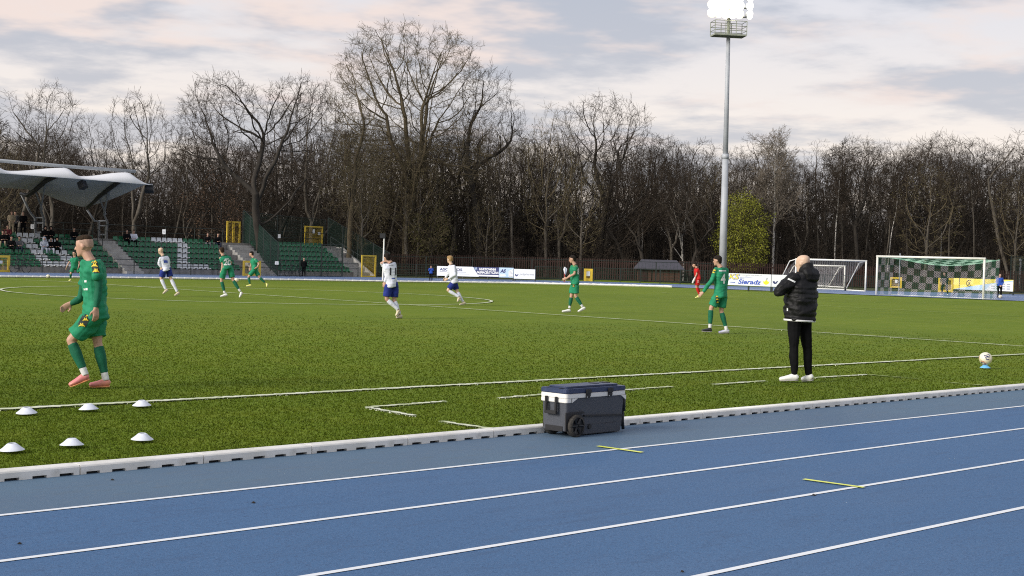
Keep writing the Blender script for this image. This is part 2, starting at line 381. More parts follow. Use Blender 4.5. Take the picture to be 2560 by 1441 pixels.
strip('halfway_line', [(30.888, TOUCH_Y), (30.888, 78.6)], 0.10, 'chalk', 0.016, rl, 0.03, 0.25)
cc = Vector((30.888, 46.186))
strip('centre_circle', [cc+Vector((9.1*math.cos(a*math.pi/60), 9.1*math.sin(a*math.pi/60))) for a in range(121)], 0.11, 'chalk', 0.012, rl, 0.03, 0.3)
for a, b, m in (((1785, 962), (1912, 953), 'chalk'), ((2035, 945), (2170, 937), 'chalk'), ((2170, 937), (2297, 948), 'chalk_faint'), ((1555, 976), (1677, 967), 'chalk'),
             ((1248, 996), (1365, 986), 'chalk'), ((917, 1019), (1113, 1004), 'chalk'), ((917, 1019), (1035, 1040), 'chalk'), ((1103, 1054), (1228, 1073), 'chalk'), ((2362, 956), (2472, 965), 'chalk_faint')):
    strip('technical_area_line', [at(*a), at(*b)], 0.075, m, 0.006, rl, 0.045, 0.05, width_jit=0.8)
for a, b in (((60, 724), (330, 729)), ((1655, 732), (1672, 734)), ((1700, 739), (2200, 752)), ((2200, 745), (2560, 760)), ((1960, 760), (2560, 792)), ((1900, 742), (2180, 740)), ((2140, 838), (2400, 850))):
    strip('penalty_area_line', [at(*a), at(*b)], 0.09, 'chalk_faint', 0.012, rl, 0.03, 0.3)
strip('goal_line', [(81.30, 20), (81.30, 78)], 0.10, 'chalk_faint', 0.012, rl, 0.03, 0.3)

# far side of the track and the blue apron behind the goal
LOW = [(-260, 692), (0, 694), (60, 694.5), (400, 697.8), (750, 702), (960, 705.5), (1300, 709.5), (1500, 714), (1700, 719.5), (1900, 727), (2190, 739.5), (2460, 749.8), (2560, 753.5), (2760, 762)]
UPP = [(-260, 679.5), (0, 682), (60, 682.6), (400, 686), (750, 691.3), (960, 694.5), (1300, 700.5), (1500, 705.5), (1700, 712), (1900, 718.6), (2190, 728.5), (2460, 735), (2560, 737.5), (2760, 742)]
def curve(pts, x):
    for (a, b), (c, d) in zip(pts[:-1], pts[1:]):
        if a <= x <= c: return b+(d-b)*(x-a)/(c-a)
XS = list(range(-260, 2761, 20))
V = []; F = []
for i, x in enumerate(XS):
    a = at(x, curve(LOW, x)); b = at(x, curve(UPP, x))
    for k in range(6):
        q = a.lerp(b, k/5); V.append((q.x, q.y, gz(q.x, q.y)+0.02))
for i in range(len(XS)-1):
    for k in range(5): F.append((i*6+k, (i+1)*6+k, (i+1)*6+k+1, i*6+k+1))
o = link('running_track_far_side', np_mesh('running_track_far_side', np.array(V), np.array(F)), 'track_far'); tag(o, kind='structure')
def far_line(x0, x1, fr, w, m, name, dz=0.03):
    pts = []
    for x in range(x0, x1+1, 20):
        a = at(x, curve(LOW, x)); b = at(x, curve(UPP, x)); pts.append(a.lerp(b, fr))
    strip(name, pts, w, m, dz, rl, 0.02, 2.0)
for fr in (0.25, 0.45, 0.65): far_line(-240, 1500, fr, 0.06, 'paint', 'lane_line')
far_line(1520, 2740, 0.55, 0.22, 'paint', 'lane_line'); far_line(1750, 2740, 0.25, 0.10, 'paint', 'lane_line')
# white kerb round the far side of the pitch
kb = MB(); pts = [at(x, curve(LOW, x)) for x in range(-240, 1700, 20)]
for a, b in zip(pts[:-1], pts[1:]): kb.bar(a+Vector((0, 0, .055)), b+Vector((0, 0, .055)), 0.12, 0.09)
tag(kb.build('track_kerb_far_side', 'kerb'), kind='structure')
pts = [at(x, curve(LOW, x)) for x in range(1760, 2760, 20)]
strip('apron_edge_line', pts, 0.14, 'paint', 0.034, rl, 0.02, 2.0)

# white plastic kerb of the near straight: real segments with drainage notches
kerb = empty('track_kerb', (0, KERB_Y, 0)); tag(kerb, kind='structure')
def kerb_seg(L):
    b = MB(); g = 0.004; h, w = 0.072, 0.135; pitch = L/5.0; nw = 0.108; nh = 0.019; xs = [g]
    for i in range(5): c = pitch*(i+0.5); xs += [c-nw/2, c+nw/2]
    xs.append(L-g)
    prof = lambda z0: [(0, z0), (0.0, h-0.016), (0.006, h-0.006), (0.016, h), (w-0.01, h), (w, h-0.01), (w, z0)]
    for i in range(len(xs)-1):
        z0 = nh if i % 2 else 0.0; pr = prof(z0); n = len(pr)
        vs = [(xs[i], y, z) for y, z in pr]+[(xs[i+1], y, z) for y, z in pr]
        b.add(vs, [tuple(range(n)), tuple(reversed(range(n, 2*n)))]+[(j, j+n, (j+1) % n+n, (j+1) % n) for j in range(n)])
    me = b.mesh('kerb_segment'); bm = bmesh.new(); bm.from_mesh(me); bmesh.ops.remove_doubles(bm, verts=bm.verts, dist=1e-5); bmesh.ops.recalc_face_normals(bm, faces=bm.faces); bm.to_mesh(me); bm.free(); return me
# joints seen in the photo at these picture columns
jx = [at(px, 1209.5-234.5*px/2560).x for px in (211, 521, 790, 1030, 1243)]
SEG = (jx[-1]-jx[0])/(len(jx)-1)
km = kerb_seg(SEG); km.materials.append(M['kerb'])
n0 = int((jx[0]+30)/SEG)
for i in range(-n0, 40):
    o = bpy.data.objects.new('kerb_segment', km); COL.objects.link(o); o.parent = kerb; o.location = (jx[0]+i*SEG, 0, 0.0)
    o.rotation_euler = (0, 0, (rl.random()-.5)*0.003)
# black bar standing in for the shade under the kerb, so the notches read as holes
kr = MB(); kr.box(-30, 110, 0.045, 0.125, -0.005, 0.024); kr.build('kerb_notch_shade', 'black', kerb)

# short grass blades on the near half of the pitch
rg = np.random.default_rng(3)
def blades(n, dmin, dmax, hgt, wid):
    # blades thin out and widen with distance so that the cover looks even from the stand
    D = dmin*(dmax/dmin)**rg.uniform(0, 1, n); t = rg.uniform(-0.50, 0.50, n)
    x = D*(math.sin(YAW)+t*math.cos(YAW)); y = D*(math.cos(YAW)-t*math.sin(YAW))
    k = (y > KERB_Y+0.14) & (y < 88); x, y, D = x[k], y[k], D[k]
    k = rg.uniform(0, 1, len(D)) > (D-11)/(dmax-11); x, y, D = x[k], y[k], D[k]; n = len(x)      # the blades die away into the plain turf
    sc = D/dmin
    a = rg.uniform(0, 2*np.pi, n); ln = hgt*rg.uniform(.5, 1.2, n)*sc**.05; w = wid*rg.uniform(.7, 1.3, n)*sc**.85; le = rg.uniform(0.2, 1.2, n)*ln; b = rg.uniform(0, 2*np.pi, n)
    z = np.array([gz(p, q) for p, q in zip(x, y)]) - 0.012
    P0 = np.stack([x-np.cos(a)*w, y-np.sin(a)*w, z], 1); P1 = np.stack([x+np.cos(a)*w, y+np.sin(a)*w, z], 1)
    P2 = np.stack([x+np.cos(b)*le, y+np.sin(b)*le, z+ln], 1)
    return np.stack([P0, P1, P2], 1).reshape(-1, 3), x, y
V, bx, by = blades(640000, 10.0, 40, 0.017, 0.0040)
T3 = V.reshape(-1, 3, 3); paint = np.zeros(len(T3), np.int8)      # blades that stand in a painted line carry its paint
for pts, w, m in LINES:
    for a, b in zip(pts[:-1], pts[1:]):
        d = b-a; L = d.length
        if L < 1e-6: continue
        lo = np.minimum(a, b)-.2; hi = np.maximum(a, b)+.2
        sel = np.nonzero((bx > lo[0]) & (bx < hi[0]) & (by > lo[1]) & (by < hi[1]))[0]
        if not len(sel): continue
        rx, ry = bx[sel]-a.x, by[sel]-a.y; t = np.clip((rx*d.x+ry*d.y)/L**2, 0, 1); q = np.hypot(rx-t*d.x, ry-t*d.y)
        paint[sel[q < w*.5*rg.uniform(.55, 1.35, len(sel))]] = 1 if m == 'chalk' else 2
for nm, k, m, lab in (('grass', 0, 'blade', 'short mown grass of the football pitch'), ('painted_grass', 1, 'chalk', 'grass blades carrying the white line paint'), ('painted_grass', 2, 'chalk_faint', 'grass blades carrying faded line paint')):
    v = T3[paint == k].reshape(-1, 3)
    if len(v): tag(link(nm, np_mesh(nm, v, np.arange(len(v)).reshape(-1, 3)), m), lab, 'grass', kind='stuff')
# ================================================================ GRANDSTAND
GZ = -0.35
Y1, DROW = 99.5, 0.82
zr1 = at_y(140, 668, Y1).z; zr6 = at_y(60, 596, Y1+5*DROW).z; RISE = (zr6-zr1)/5
rowY = [Y1+DROW*i for i in range(7)]; rowZ = [zr1+RISE*i for i in range(7)]     # seat underside rows
xs_at = lambda px, i=0: at_y(px, 660, rowY[i]).x
XA0, XA1 = xs_at(-70), xs_at(303)
XB0, XB1 = xs_at(352), xs_at(607)
XC0, XC1 = xs_at(700), xs_at(882)
XE = xs_at(925)
def seat_mesh(m):
    b = MB(); w = 0.205
    prof = [(-0.02, 0.10), (0.02, 0.125), (0.20, 0.10), (0.36, 0.085), (0.42, 0.12), (0.46, 0.26), (0.485, 0.40), (0.475, 0.43)]     # y (front to back), z
    V = []; F = []
    xsn = [-w, -w*0.72, w*0.72, w]
    for (y, z) in prof:
        for i, x in enumerate(xsn): V.append((x*(0.93 if z > .38 else 1), y-(0.03 if z > .2 and i in (0, 3) else 0), z+(0.035 if i in (0, 3) and z < .13 else 0)))
    for j in range(len(prof)-1):
        for i in range(3): F.append((j*4+i, j*4+i+1, (j+1)*4+i+1, (j+1)*4+i))
    b.add(V, F); b.box(-0.06, 0.06, 0.10, 0.30, 0.0, 0.09)
    me = b.mesh('seat'); me.materials.append(M[m]); me.polygons.foreach_set('use_smooth', [True]*len(me.polygons)); return me
seat_g, seat_w = seat_mesh('seat_green'), seat_mesh('seat_white')
WHITE = {0: [(103, 184), (449, 478), (479, 531)], 1: [(97, 125), (152, 182), (446, 477)], 2: [(78, 111), (138, 173), (445, 477)], 3: [(64, 98), (144, 162), (444, 474)], 4: [(50, 86), (116, 146), (444, 472)], 5: [(37, 103), (376, 459)]}
EMPTY_SEAT = set()
def seats(parent, x0, x1):
    n = int(round((x1-x0)/0.49)); px0 = parent.location
    for i in range(6):
        for k in range(n):
            x = x0+(k+0.5)*(x1-x0)/n; p = Vector((x, rowY[i], rowZ[i]-0.02)); c = project(p+Vector((0, 0.2, .25)))[0]
            if c < -25: continue
            white = any(a <= c <= b for a, b in WHITE.get(i, []))
            o = bpy.data.objects.new('seat', seat_w if white else seat_g); COL.objects.link(o); o.parent = parent; o.location = p-Vector(px0)
            if white: o['label'] = 'white plastic bucket seat'
def stand(name, label, x0, x1, aisles, blocks):
    root = empty(name, (x0, rowY[0], GZ), 0, label, 'grandstand')
    L = lambda v: v-Vector(root.location) if isinstance(v, Vector) else v
    ox, oy, oz = root.location
    b = MB(); b.box(0, x1-x0, -0.75-0.0, 0.06, -0.2, rowZ[0]-0.42-oz); b.build('front_walkway', 'concrete', root)
    for i in range(7):
        z1 = rowZ[i]-0.02-oz if i < 6 else rowZ[5]-0.02-oz+RISE*0.5
        y0 = rowY[i]-oy+0.06-0.003*i; y1 = rowY[min(i+1, 6)]-oy+0.06 if i < 6 else rowY[6]-oy+2.2
        b = MB(); b.box(-.003*i, x1-x0+.003*i, y0, y1+0.003, -0.3-.002*i, z1); b.build('terrace_step', 'concrete', root)
    for a0, a1 in aisles:
        for i in range(12):
            z1 = (rowZ[0]-0.42-oz)+(rowZ[5]-0.02-oz-(rowZ[0]-0.42-oz))*(i+1)/12+0.012
            y0 = -0.72+i*(5*DROW+0.78)/12
            b = MB(); b.box(a0-x0+.003*i, a1-x0-.003*i, y0, 5*DROW+0.9+0.002*i, -0.25-.002*i, z1); b.build('stair_step', 'concrete_light', root, bevel=0.012)
    for x0_, x1_ in blocks: seats(root, x0_, x1_)
    return root
stand_main = stand('grandstand', 'concrete grandstand with green and white bucket seats, left part under a canopy', XA0, XB1+1.0, [(XA1+0.1, XB0-0.1)], [(XA0, XA1), (XB0, XB1)])
stand_away = stand('away_stand', 'small concrete stand of green seats inside a dark mesh cage', XB1+1.03, XE, [(XB1+1.1, XC0-0.3)], [(XC0, XC1)])
# stepped concrete flank right of the caged seats
b0 = stand_away.location
for i in range(6):
    b = MB(); b.box(XC1+0.15-b0.x, XE-b0.x+0.02, rowY[i]-b0.y+0.02, rowY[i]-b0.y+0.10, rowZ[i]-0.4-b0.z, rowZ[i]+0.02-b0.z); b.build('step_edge', 'concrete_light', stand_away)
cheek = MB(); cheek.add([(XE-b0.x, -.75, -.2), (XE-b0.x, 5.5, -.2), (XE-b0.x, 5.5, rowZ[5]-b0.z+.1), (XE-b0.x, 4.2, rowZ[5]-b0.z+.1), (XE-b0.x, -.75, rowZ[0]-.35-b0.z)]+[(XE-b0.x+.22, y, z) for y, z in ((-.75, -.2), (5.5, -.2), (5.5, rowZ[5]-b0.z+.1), (4.2, rowZ[5]-b0.z+.1), (-.75, rowZ[0]-.35-b0.z))],
    [(0, 1, 2, 3, 4), (9, 8, 7, 6, 5), (0, 4, 9, 5), (4, 3, 8, 9), (3, 2, 7, 8), (2, 1, 6, 7)])
cheek.build('cheek_wall', 'concrete_light', stand_away)

def railing(name, label, pts, h, spacing, rails, m='dark_steel', cat='railing', pr=0.028, rr=0.020, mesh=None, group=None, meshmat='mesh_green', mesh_step=0.10, mesh_rows=(), top=None):
    """posts and rails along world points; mesh = vertical wires between the rails"""
    root = empty(name, pts[0], 0, label, cat, group); o = Vector(root.location)
    pts = [Vector(p)-o for p in pts]; hs = h if isinstance(h, (list, tuple)) else [h]*len(pts)
    pos = []
    for k, (a, b) in enumerate(zip(pts[:-1], pts[1:])):
        n = max(1, int(round((b-a).length/spacing)))
        for i in range(n+(1 if k == len(pts)-2 else 0)): pos.append((a.lerp(b, i/n), hs[k]+(hs[k+1]-hs[k])*i/n))
    pm = {}
    for p, hh in pos:
        key = round(hh, 2)
        if key not in pm:
            b = MB(); b.tube([(0, 0, -0.1), (0, 0, hh+0.03)], pr*1.2, 4); me = b.mesh('post'); me.materials.append(M[m]); pm[key] = me
        q = bpy.data.objects.new('post', pm[key]); COL.objects.link(q); q.parent = root; q.location = p
    for fr in rails:
        b = MB()
        for (p, h1), (q, h2) in zip(pos[:-1], pos[1:]): b.tube([p+Vector((0, 0, h1*fr)), q+Vector((0, 0, h2*fr))], rr*1.2, 4)
        b.build('rail', m, root)
    if mesh:
        for (p, h1), (q, h2) in zip(pos[:-1], pos[1:]):
            b = MB(); n = max(2, int((q-p).length/mesh_step)); lo, hi = mesh
            for i in range(1, n):
                t = i/n; c = p.lerp(q, t); hh = h1+(h2-h1)*t; b.tube([c+Vector((0, 0, hh*lo)), c+Vector((0, 0, hh*hi))], 0.008, 3, False)
            for fr in mesh_rows: b.tube([p+Vector((0, 0, h1*fr)), q+Vector((0, 0, h2*fr))], 0.009, 3, False)
            b.build('mesh_panel', meshmat, root)
    return root
# low black railing along the outside of the track
YF = 97.3
px_pts = [(-40, 680), (105, 681.5), (335, 684.5), (477, 686.5), (545, 687.5), (700, 690), (820, 692), (895, 693)]
railing('track_railing', 'low black railing along the track in front of the seat rows', [Vector((at_y(x, 680, YF).x, YF, gz(at_y(x, 680, YF).x, YF))) for x, y in px_pts], 1.12, 30, (1.0, 0.62), pr=0.036)
# rail behind the last row
top_z = rowZ[5]+RISE*0.5-0.02; YB = rowY[6]+1.9
railing('stand_back_railing', 'black railing behind the top row under the canopy', [Vector((xs_at(-70), YB, top_z)), Vector((at_y(232, 600, YB).x, YB, top_z))], 1.15, 2.6, (1.0, 0.55), pr=0.03)
railing('stand_back_railing', 'black railing behind the top seat row right of the stairs', [Vector((at_y(262, 600, YB).x, YB, top_z)), Vector((at_y(556, 600, YB).x, YB, top_z))], 1.15, 2.6, (1.0, 0.55), pr=0.03)
railing('stand_back_railing', 'black railing behind the caged green seats', [Vector((at_y(625, 600, YB).x, YB, top_z)), Vector((at_y(830, 600, YB).x, YB, top_z))], 1.15, 2.6, (1.0, 0.55), pr=0.03)
railing('stair_handrail', 'thin black handrail beside the stairs under the canopy edge', [Vector((XA1+.15, rowY[4], rowZ[4])), Vector((XA1+.15, rowY[6], rowZ[5]+.2))], 1.0, 0.9, (1.0, .5), pr=0.025)
# caged stand: tall green mesh fences
fx = lambda px: at_y(px, 690, YF-0.1).x
railing('mesh_fence', 'tall dark green mesh fence in front of the caged seats', [Vector((fx(694), YF-.1, GZ)), Vector((fx(855), YF-.1, GZ))], 2.75, 2.05, (1.0, .5, .03), mesh=(0.02, 1.0), mesh_rows=(.12, .25, .37, .62, .75, .87), cat='fence', pr=0.06, mesh_step=0.13)
railing('mesh_fence', 'sloping green mesh fence climbing the stairs left of the caged seats', [Vector((fx(694), YF-.1, GZ)), Vector((at_y(613, 600, YB).x, YB+.3, top_z))], [2.75, 2.9], 2.1, (1.0, .03), mesh=(0.02, 1.0), mesh_rows=(.1, .2, .3, .4, .5, .6, .7, .8, .9), cat='fence', pr=0.05, mesh_step=0.055)
railing('mesh_fence', 'sloping green mesh fence down the right flank of the caged stand', [Vector((XE+.4, YB, top_z)), Vector((XE+.4, YF, GZ))], [2.6, 2.2], 2.1, (1.0, .03), mesh=(0.02, 1.0), mesh_rows=(.1, .2, .3, .4, .5, .6, .7, .8, .9), cat='fence', pr=0.05, mesh_step=0.055)
railing('mesh_fence', 'dark green mesh fence behind the caged seats and their yellow door', [Vector((at_y(613, 600, YB).x, YB+.45, top_z)), Vector((at_y(700, 600, YB).x, YB+.45, top_z)), Vector((XE+.4, YB+.45, top_z))], [2.8, 2.6, 2.4], 2.6, (1.0, .03), mesh=(0.02, 1.0), mesh_rows=(.125, .25, .375, .5, .625, .75, .875), cat='fence', pr=0.04, mesh_step=0.07)
railing('cage_handrail', 'black handrail on the flank steps right of the caged seats', [Vector((XC1+.6, rowY[5], rowZ[5])), Vector((XE-.3, YF+.9, zr1-.4))], 1.0, 1.6, (1.0, .55), pr=0.025)

def yellow_gate(label, px0, px1, ytop, ybot, Y=None, D=None, leaves=1, plates=(), group='yellow framed gates', w=0.11):
    p0 = at_y(px0, ybot, Y) if Y else at(px0, ybot); p1 = at_y(px1, ybot, Y) if Y else at(px1, ybot)
    if not Y: 
        D = depth_of(p0); p1 = at_depth(px1, ybot, D)
    p1.z = p0.z
    W = (p1-p0).length; H = height_to(p0, ytop)
    root = empty('gate', p0, 0, label, 'gate', group); mx = frame_mtx((0, 0, 0), p1-p0)
    b = MB()
    for x0, x1, z0, z1 in ((0, w, 0, H), (W-w, W, 0, H), (w, W-w, H-w, H), (w, W-w, 0.02, 0.02+w)): b.box(x0, x1, -.05, .05, z0, z1, mx)
    if leaves == 2: b.box(W/2-w*.75, W/2-.01, -.045, .045, .02+w, H-w, mx); b.box(W/2+.01, W/2+w*.75, -.045, .045, .02+w, H-w, mx)
    b.build('gate_frame', 'yellow', root)
    b = MB(); n = int(W/0.12)
    for i in range(1, n): b.box(w+(W-2*w)*i/n-.006, w+(W-2*w)*i/n+.006, -.006, .006, w, H-w, mx)
    n = int(H/0.3)
    for i in range(1, n): b.box(w, W-w, .008, .016, H*i/n-.006, H*i/n+.006, mx)
    b.build('mesh_panel', 'yellow', root)
    for (fx_, fz, sw, sh) in plates:
        b = MB(); b.box(W*fx_-sw/2, W*fx_+sw/2, -.075, -.06, H*fz-sh/2, H*fz+sh/2, mx); b.build('plate', 'sign_white', root)
    return root
YG = YB+.2
yellow_gate('yellow double leaf gate at the top of the stairs behind the seats', 566, 600, 553, 611, Y=YG, leaves=2, w=.13)
yellow_gate('yellow framed mesh door with two notices behind the caged seats', 761, 806, 565, 612, Y=YG, plates=((.47, .72, .22, .38), (.78, .62, .26, .24)))
yellow_gate('tall yellow framed gate at the right foot of the caged stand', 903, 939, 638, 693.5, Y=YF-.15)
yellow_gate('low yellow gate in the railing beside the caged stand stairs', 607, 651, 652, 690, Y=YF-.12, w=.16)
yellow_gate('low yellow gate cut by the left edge beside the bicycle', -22, 24, 638, 681, Y=YF-.12, w=.16, plates=((.5, .6, .2, .2),))
yellow_gate('low yellow gate with a white notice right of the advertising boards', 1459, 1481, 672, 703, w=.22, plates=((.5, .6, .3, .4),))
yellow_gate('low yellow gate with a small notice seen through the left of the netted goal', 2224, 2254, 693, 720, w=.15, plates=((.52, .62, .22, .3),))
yellow_gate('low yellow gate seen through the goal net behind the stooping figure', 2345, 2382, 695, 730.5, w=.17)

def post_sign(label, px, py, Y, w, h, pole=1.2):
    p = at_y(px, py, Y); root = empty('post_sign', p-Vector((0, 0, pole)), 0, label, 'sign', 'small white sector plates')
    mx = frame_mtx((0, 0, 0), _r0)
    b = MB(); b.box(-w/2, w/2, -.02, .0, pole-h/2, pole+h/2, mx); b.build('plate', 'sign_white', root, bevel=0.006)
    b = MB(); b.box(-.02, .02, .002, .03, -.1, pole+h/2-.04, mx); b.build('post', 'dark_steel', root)
    b = MB(); b.box(-w*.2, w*.2, -.024, -.021, pole-h*.2, pole+h*.22, mx); b.build('mark', 'mark_grey', root)
post_sign('small white plate on the railing under the canopy column', 81, 567, YB-.1, .26, .36)
post_sign('small white plate above the white seats right of the stairs', 410, 580, YB-.1, .28, .40)
post_sign('small white plate above the caged green seats', 698, 591, YB-.1, .24, .34)
post_sign('small white plate low on the railing before the caged seats', 692, 658, YF-.2, .30, .26, .9)

# ---------------------------------------------------------------- canopy
can = empty('canopy', (at_y(383, 463, 97).x, 105, top_z), 0, 'white tensile membrane canopy on dark steel columns over the grandstand', 'canopy')
co = Vector(can.location)
YFc, YCc, YRc = 96.9, 98.3, 106.5
ties = [at_y(x, y, YFc) for x, y in ((-150, 424), (35, 437), (215, 450), (383, 464))]
peaks = [at_y(x, y, YCc) for x, y in ((-40, 400), (160, 420), (313, 431))]
rear = [at_y(x, y, YRc) for x, y in ((-330, 455), (-130, 462), (52, 471), (216, 517))]
def interp(pts, x, sm=False):
    if x <= pts[0].x: return pts[0].z
    for a, b in zip(pts[:-1], pts[1:]):
        if a.x <= x <= b.x:
            t = (x-a.x)/(b.x-a.x); return a.z+(b.z-a.z)*(_S(t) if sm else t)
    return pts[-1].z
XT0, XT1 = ties[0].x, ties[-1].x
crest = []
for i, t in enumerate(ties):
    crest.append(Vector((t.x, YCc, t.z+0.30 if i < 3 else t.z+.12)))
    if i < 3: crest.append(peaks[i])
shift = rear[-1].x-ties[-1].x
V = []; F = []; NU, NV = 72, 16
def roof_pt(u, v):
    x = XT0+(XT1-XT0)*u; zf = interp(ties, x)+0.03; zc_ = interp(crest, x, True); zr = interp(rear, x+shift*1.0, True)
    endf = max(0, (u-.9)/.1)
    if v < 0.16:
        t = v/0.16; y = YFc+(YCc-YFc)*t; z = zf+(zc_-zf)*math.sin(t*math.pi/2)
    else:
        t = (v-.16)/.84; y = YCc+(YRc-YCc)*t; z = zc_+(zr-zc_)*(t*0.75+0.25*t*t)-0.35*math.sin(math.pi*t)*(0.5+0.5*math.cos((x-peaks[1].x)/(peaks[2].x-peaks[1].x)*2*math.pi+math.pi))
    return Vector((x+shift*max(0, (v-.16)/.84), y, z))
for i in range(NU+1):
    for j in range(NV+1): V.append(roof_pt(i/NU, j/NV)-co)
for i in range(NU):
    for j in range(NV): F.append((i*(NV+1)+j, (i+1)*(NV+1)+j, (i+1)*(NV+1)+j+1, i*(NV+1)+j+1))
memb = link('membrane', np_mesh('membrane', np.array([tuple(v) for v in V]), np.array(F)), 'membrane', can, smooth=True)
lin = link('membrane_shade_sheet', np_mesh('membrane_shade_sheet', np.array([tuple(v-Vector((0, 0, .05))) for i, v in enumerate(V) if i % (NV+1) >= 2]), np.array([(i*(NV-1)+j, (i+1)*(NV-1)+j, (i+1)*(NV-1)+j+1, i*(NV-1)+j+1) for i in range(NU) for j in range(NV-2)])), 'underside_shade', can, smooth=True)  # darker sheet added below the membrane to stand for its shaded underside
sm = memb.modifiers.new('thickness', 'SOLIDIFY'); sm.thickness = 0.03; sm.offset = 0
b = MB(); mp = [p+Vector((0, 0.1, .12)) for p in peaks]; d = (mp[2]-mp[1]).normalized(); b.tube([mp[0]-d*6-co, mp[1]-co, mp[2]+d*0.9-co], 0.13, 8); b.build('ridge_pipe', 'galv', can, True)
for p in peaks:
    b = MB(); b.tube([p-co-Vector((0, 0, .2)), p-co+Vector((0, .1, .2))], 0.09, 6); b.build('peak_bracket', 'galv', can)
for k, (colpx, colpy) in enumerate(((-75, 585), (98, 590), (257, 596))):
    cb = at_y(colpx, colpy, YB+.3); cb.z = top_z; pk = peaks[k]; u = (pk.x-XT0)/(XT1-XT0)
    path = [roof_pt(u, v)-Vector((0, 0, .42)) for v in (.14, .3, .5, .7, .85, 1.0)]
    path = [Vector((p.x+(rear[k+1].x-path[-1].x)*((i/5)**1.0), p.y, p.z)) for i, p in enumerate(path)]
    if k == 1: path[-2].z -= .45; path[-3].z -= .35
    b = MB(); b.tube([p-co for p in path], [.09, .14, .18, .19, .17, .11], 7); b.build('roof_beam', 'speaker', can, True)
    tip = path[-1]; mid = path[2]
    legs = [[cb+Vector((-.26, .1, -.3)), cb+Vector((-.30, .15, 1.4)), cb.lerp(tip, .55)+Vector((.05, 0, .1)), tip],
            [cb+Vector((.26, -.1, -.3)), cb+Vector((.28, -.15, 1.4)), cb.lerp(mid, .5)+Vector((.02, .35, 0)), mid]]
    for q in legs:
        b = MB(); b.tube([p-co for p in q], [.10, .095, .085, .07], 8); b.build('column', 'steel_grey', can, True)
    for t in (.12, .26, .40):
        f = lambda q: q[1].lerp(q[2], (t-.33)*1.5) if t > .33 else q[0].lerp(q[1], t/.33)
        b = MB(); b.tube([f(legs[0])-co, f(legs[1])-co], .06, 5); b.build('column_rung', 'steel_grey', can)
    b = MB(); b.tube([cb.lerp(mid, .5)-co, path[3]-co], .07, 6); b.build('strut', 'steel_grey', can)
def spk(label, px, py, Y, s, yaw):
    c = at_y(px, py, Y); mx = Matrix.Translation((0, 0, 0)) @ Matrix.Rotation(yaw, 4, 'Z') @ Matrix.Rotation(R(-28), 4, 'X')
    root = empty('loudspeaker', c, 0, label, 'loudspeaker', 'loudspeakers hanging from the canopy edge')
    b = MB(); b.prism([(-.36*s, -.34*s), (.36*s, -.34*s), (.30*s, .34*s), (-.30*s, .34*s)], -.26*s, .26*s, mx); b.build('cabinet', 'speaker', root, bevel=0.02)
    b = MB(); b.box(-.28*s, .28*s, -.29*s, -.275*s, -.28*s, .28*s, mx); b.build('grille', 'black', root)
    b = MB(); b.tube([(0, 0, .3*s), (0.02, 0, .62*s)], .04, 5); b.build('bracket', 'steel_grey', root)
spk('black loudspeaker box under the middle of the canopy edge', 206, 463, 97.3, .85, R(25))
spk('black loudspeaker box at the right tip of the canopy', 373, 471, 97.3, .95, R(-30))

# ---------------------------------------------------------------- far fences, hut, boards
def tall_fence(name, label, pts, h, step, m, cat='fence'):
    """brown fence of many thin upright slats"""
    root = empty(name, pts[0], 0, label, cat); o = Vector(pts[0]); sm_ = MB(); sm_.box(-.055, .055, -.012, .012, 0, h); me = sm_.mesh('slat'); me.materials.append(M[m])
    allb = MB(); cnt = 0
    for a, b in zip(pts[:-1], pts[1:]):
        a = Vector(a); b = Vector(b); n = int((b-a).length/step); ang = math.atan2(b.y-a.y, b.x-a.x)
        for i in range(n):
            p = a.lerp(b, i/n)-o
            if cnt < 300:
                q = bpy.data.objects.new('slat', me); COL.objects.link(q); q.parent = root; q.location = p; q.rotation_euler = (0, 0, ang)
            else: allb.box(-.055, .055, -.012, .012, 0, h, Matrix.Translation(p) @ Matrix.Rotation(ang, 4, 'Z'))
            cnt += 1
        rb = MB()
        for z in (.25*h, .8*h): rb.tube([a-o+Vector((0, .03, z)), b-o+Vector((0, .03, z))], .045, 4)
        rb.build('rail', m, root)
    if allb.v: tag(allb.build('slats', m, root), kind='stuff')
    return root
fp = [foot(x, D) for x, D in ((930, 139), (1180, 136.5), (1480, 134), (1780, 132), (2060, 132), (2330, 132), (2640, 133))]
tall_fence('slat_fence', 'long dark brown slat fence at the foot of the wood', fp, 1.9, 0.21, 'redfence')
def seg_pts(pxs, lo=None): return [at(x, curve(UPP, x)-1.2) for x in pxs]
railing('track_railing', 'low black wire fence along the bend between the yellow notice gate and the red goalkeeper', seg_pts([1484, 1550, 1600, 1650, 1700, 1760, 1815]), 1.15, 2.2, (1.0,), mesh=(.04, 1.0), mesh_rows=(.2, .4, .6, .8), cat='fence', pr=.045, mesh_step=.11)
railing('track_railing', 'low black wire fence between the caged stand and the advertising boards', seg_pts([942, 1040, 1092]), 1.15, 3.2, (1.0,), mesh=(.04, 1.0), mesh_rows=(.2, .4, .6, .8), cat='fence', pr=.045, mesh_step=.11)
railing('track_railing', 'low black wire fence beside the small corner flag', seg_pts([1337, 1400, 1458]), 1.15, 3.2, (1.0,), mesh=(.04, 1.0), mesh_rows=(.2, .4, .6, .8), cat='fence', pr=.045, mesh_step=.11)
railing('track_railing', 'low black wire fence behind the goals on the bend', seg_pts([1992, 2060, 2130, 2223]), 1.1, 2.4, (1.0,), mesh=(.04, 1.0), mesh_rows=(.25, .5, .75), cat='fence', pr=.04, mesh_step=.13)
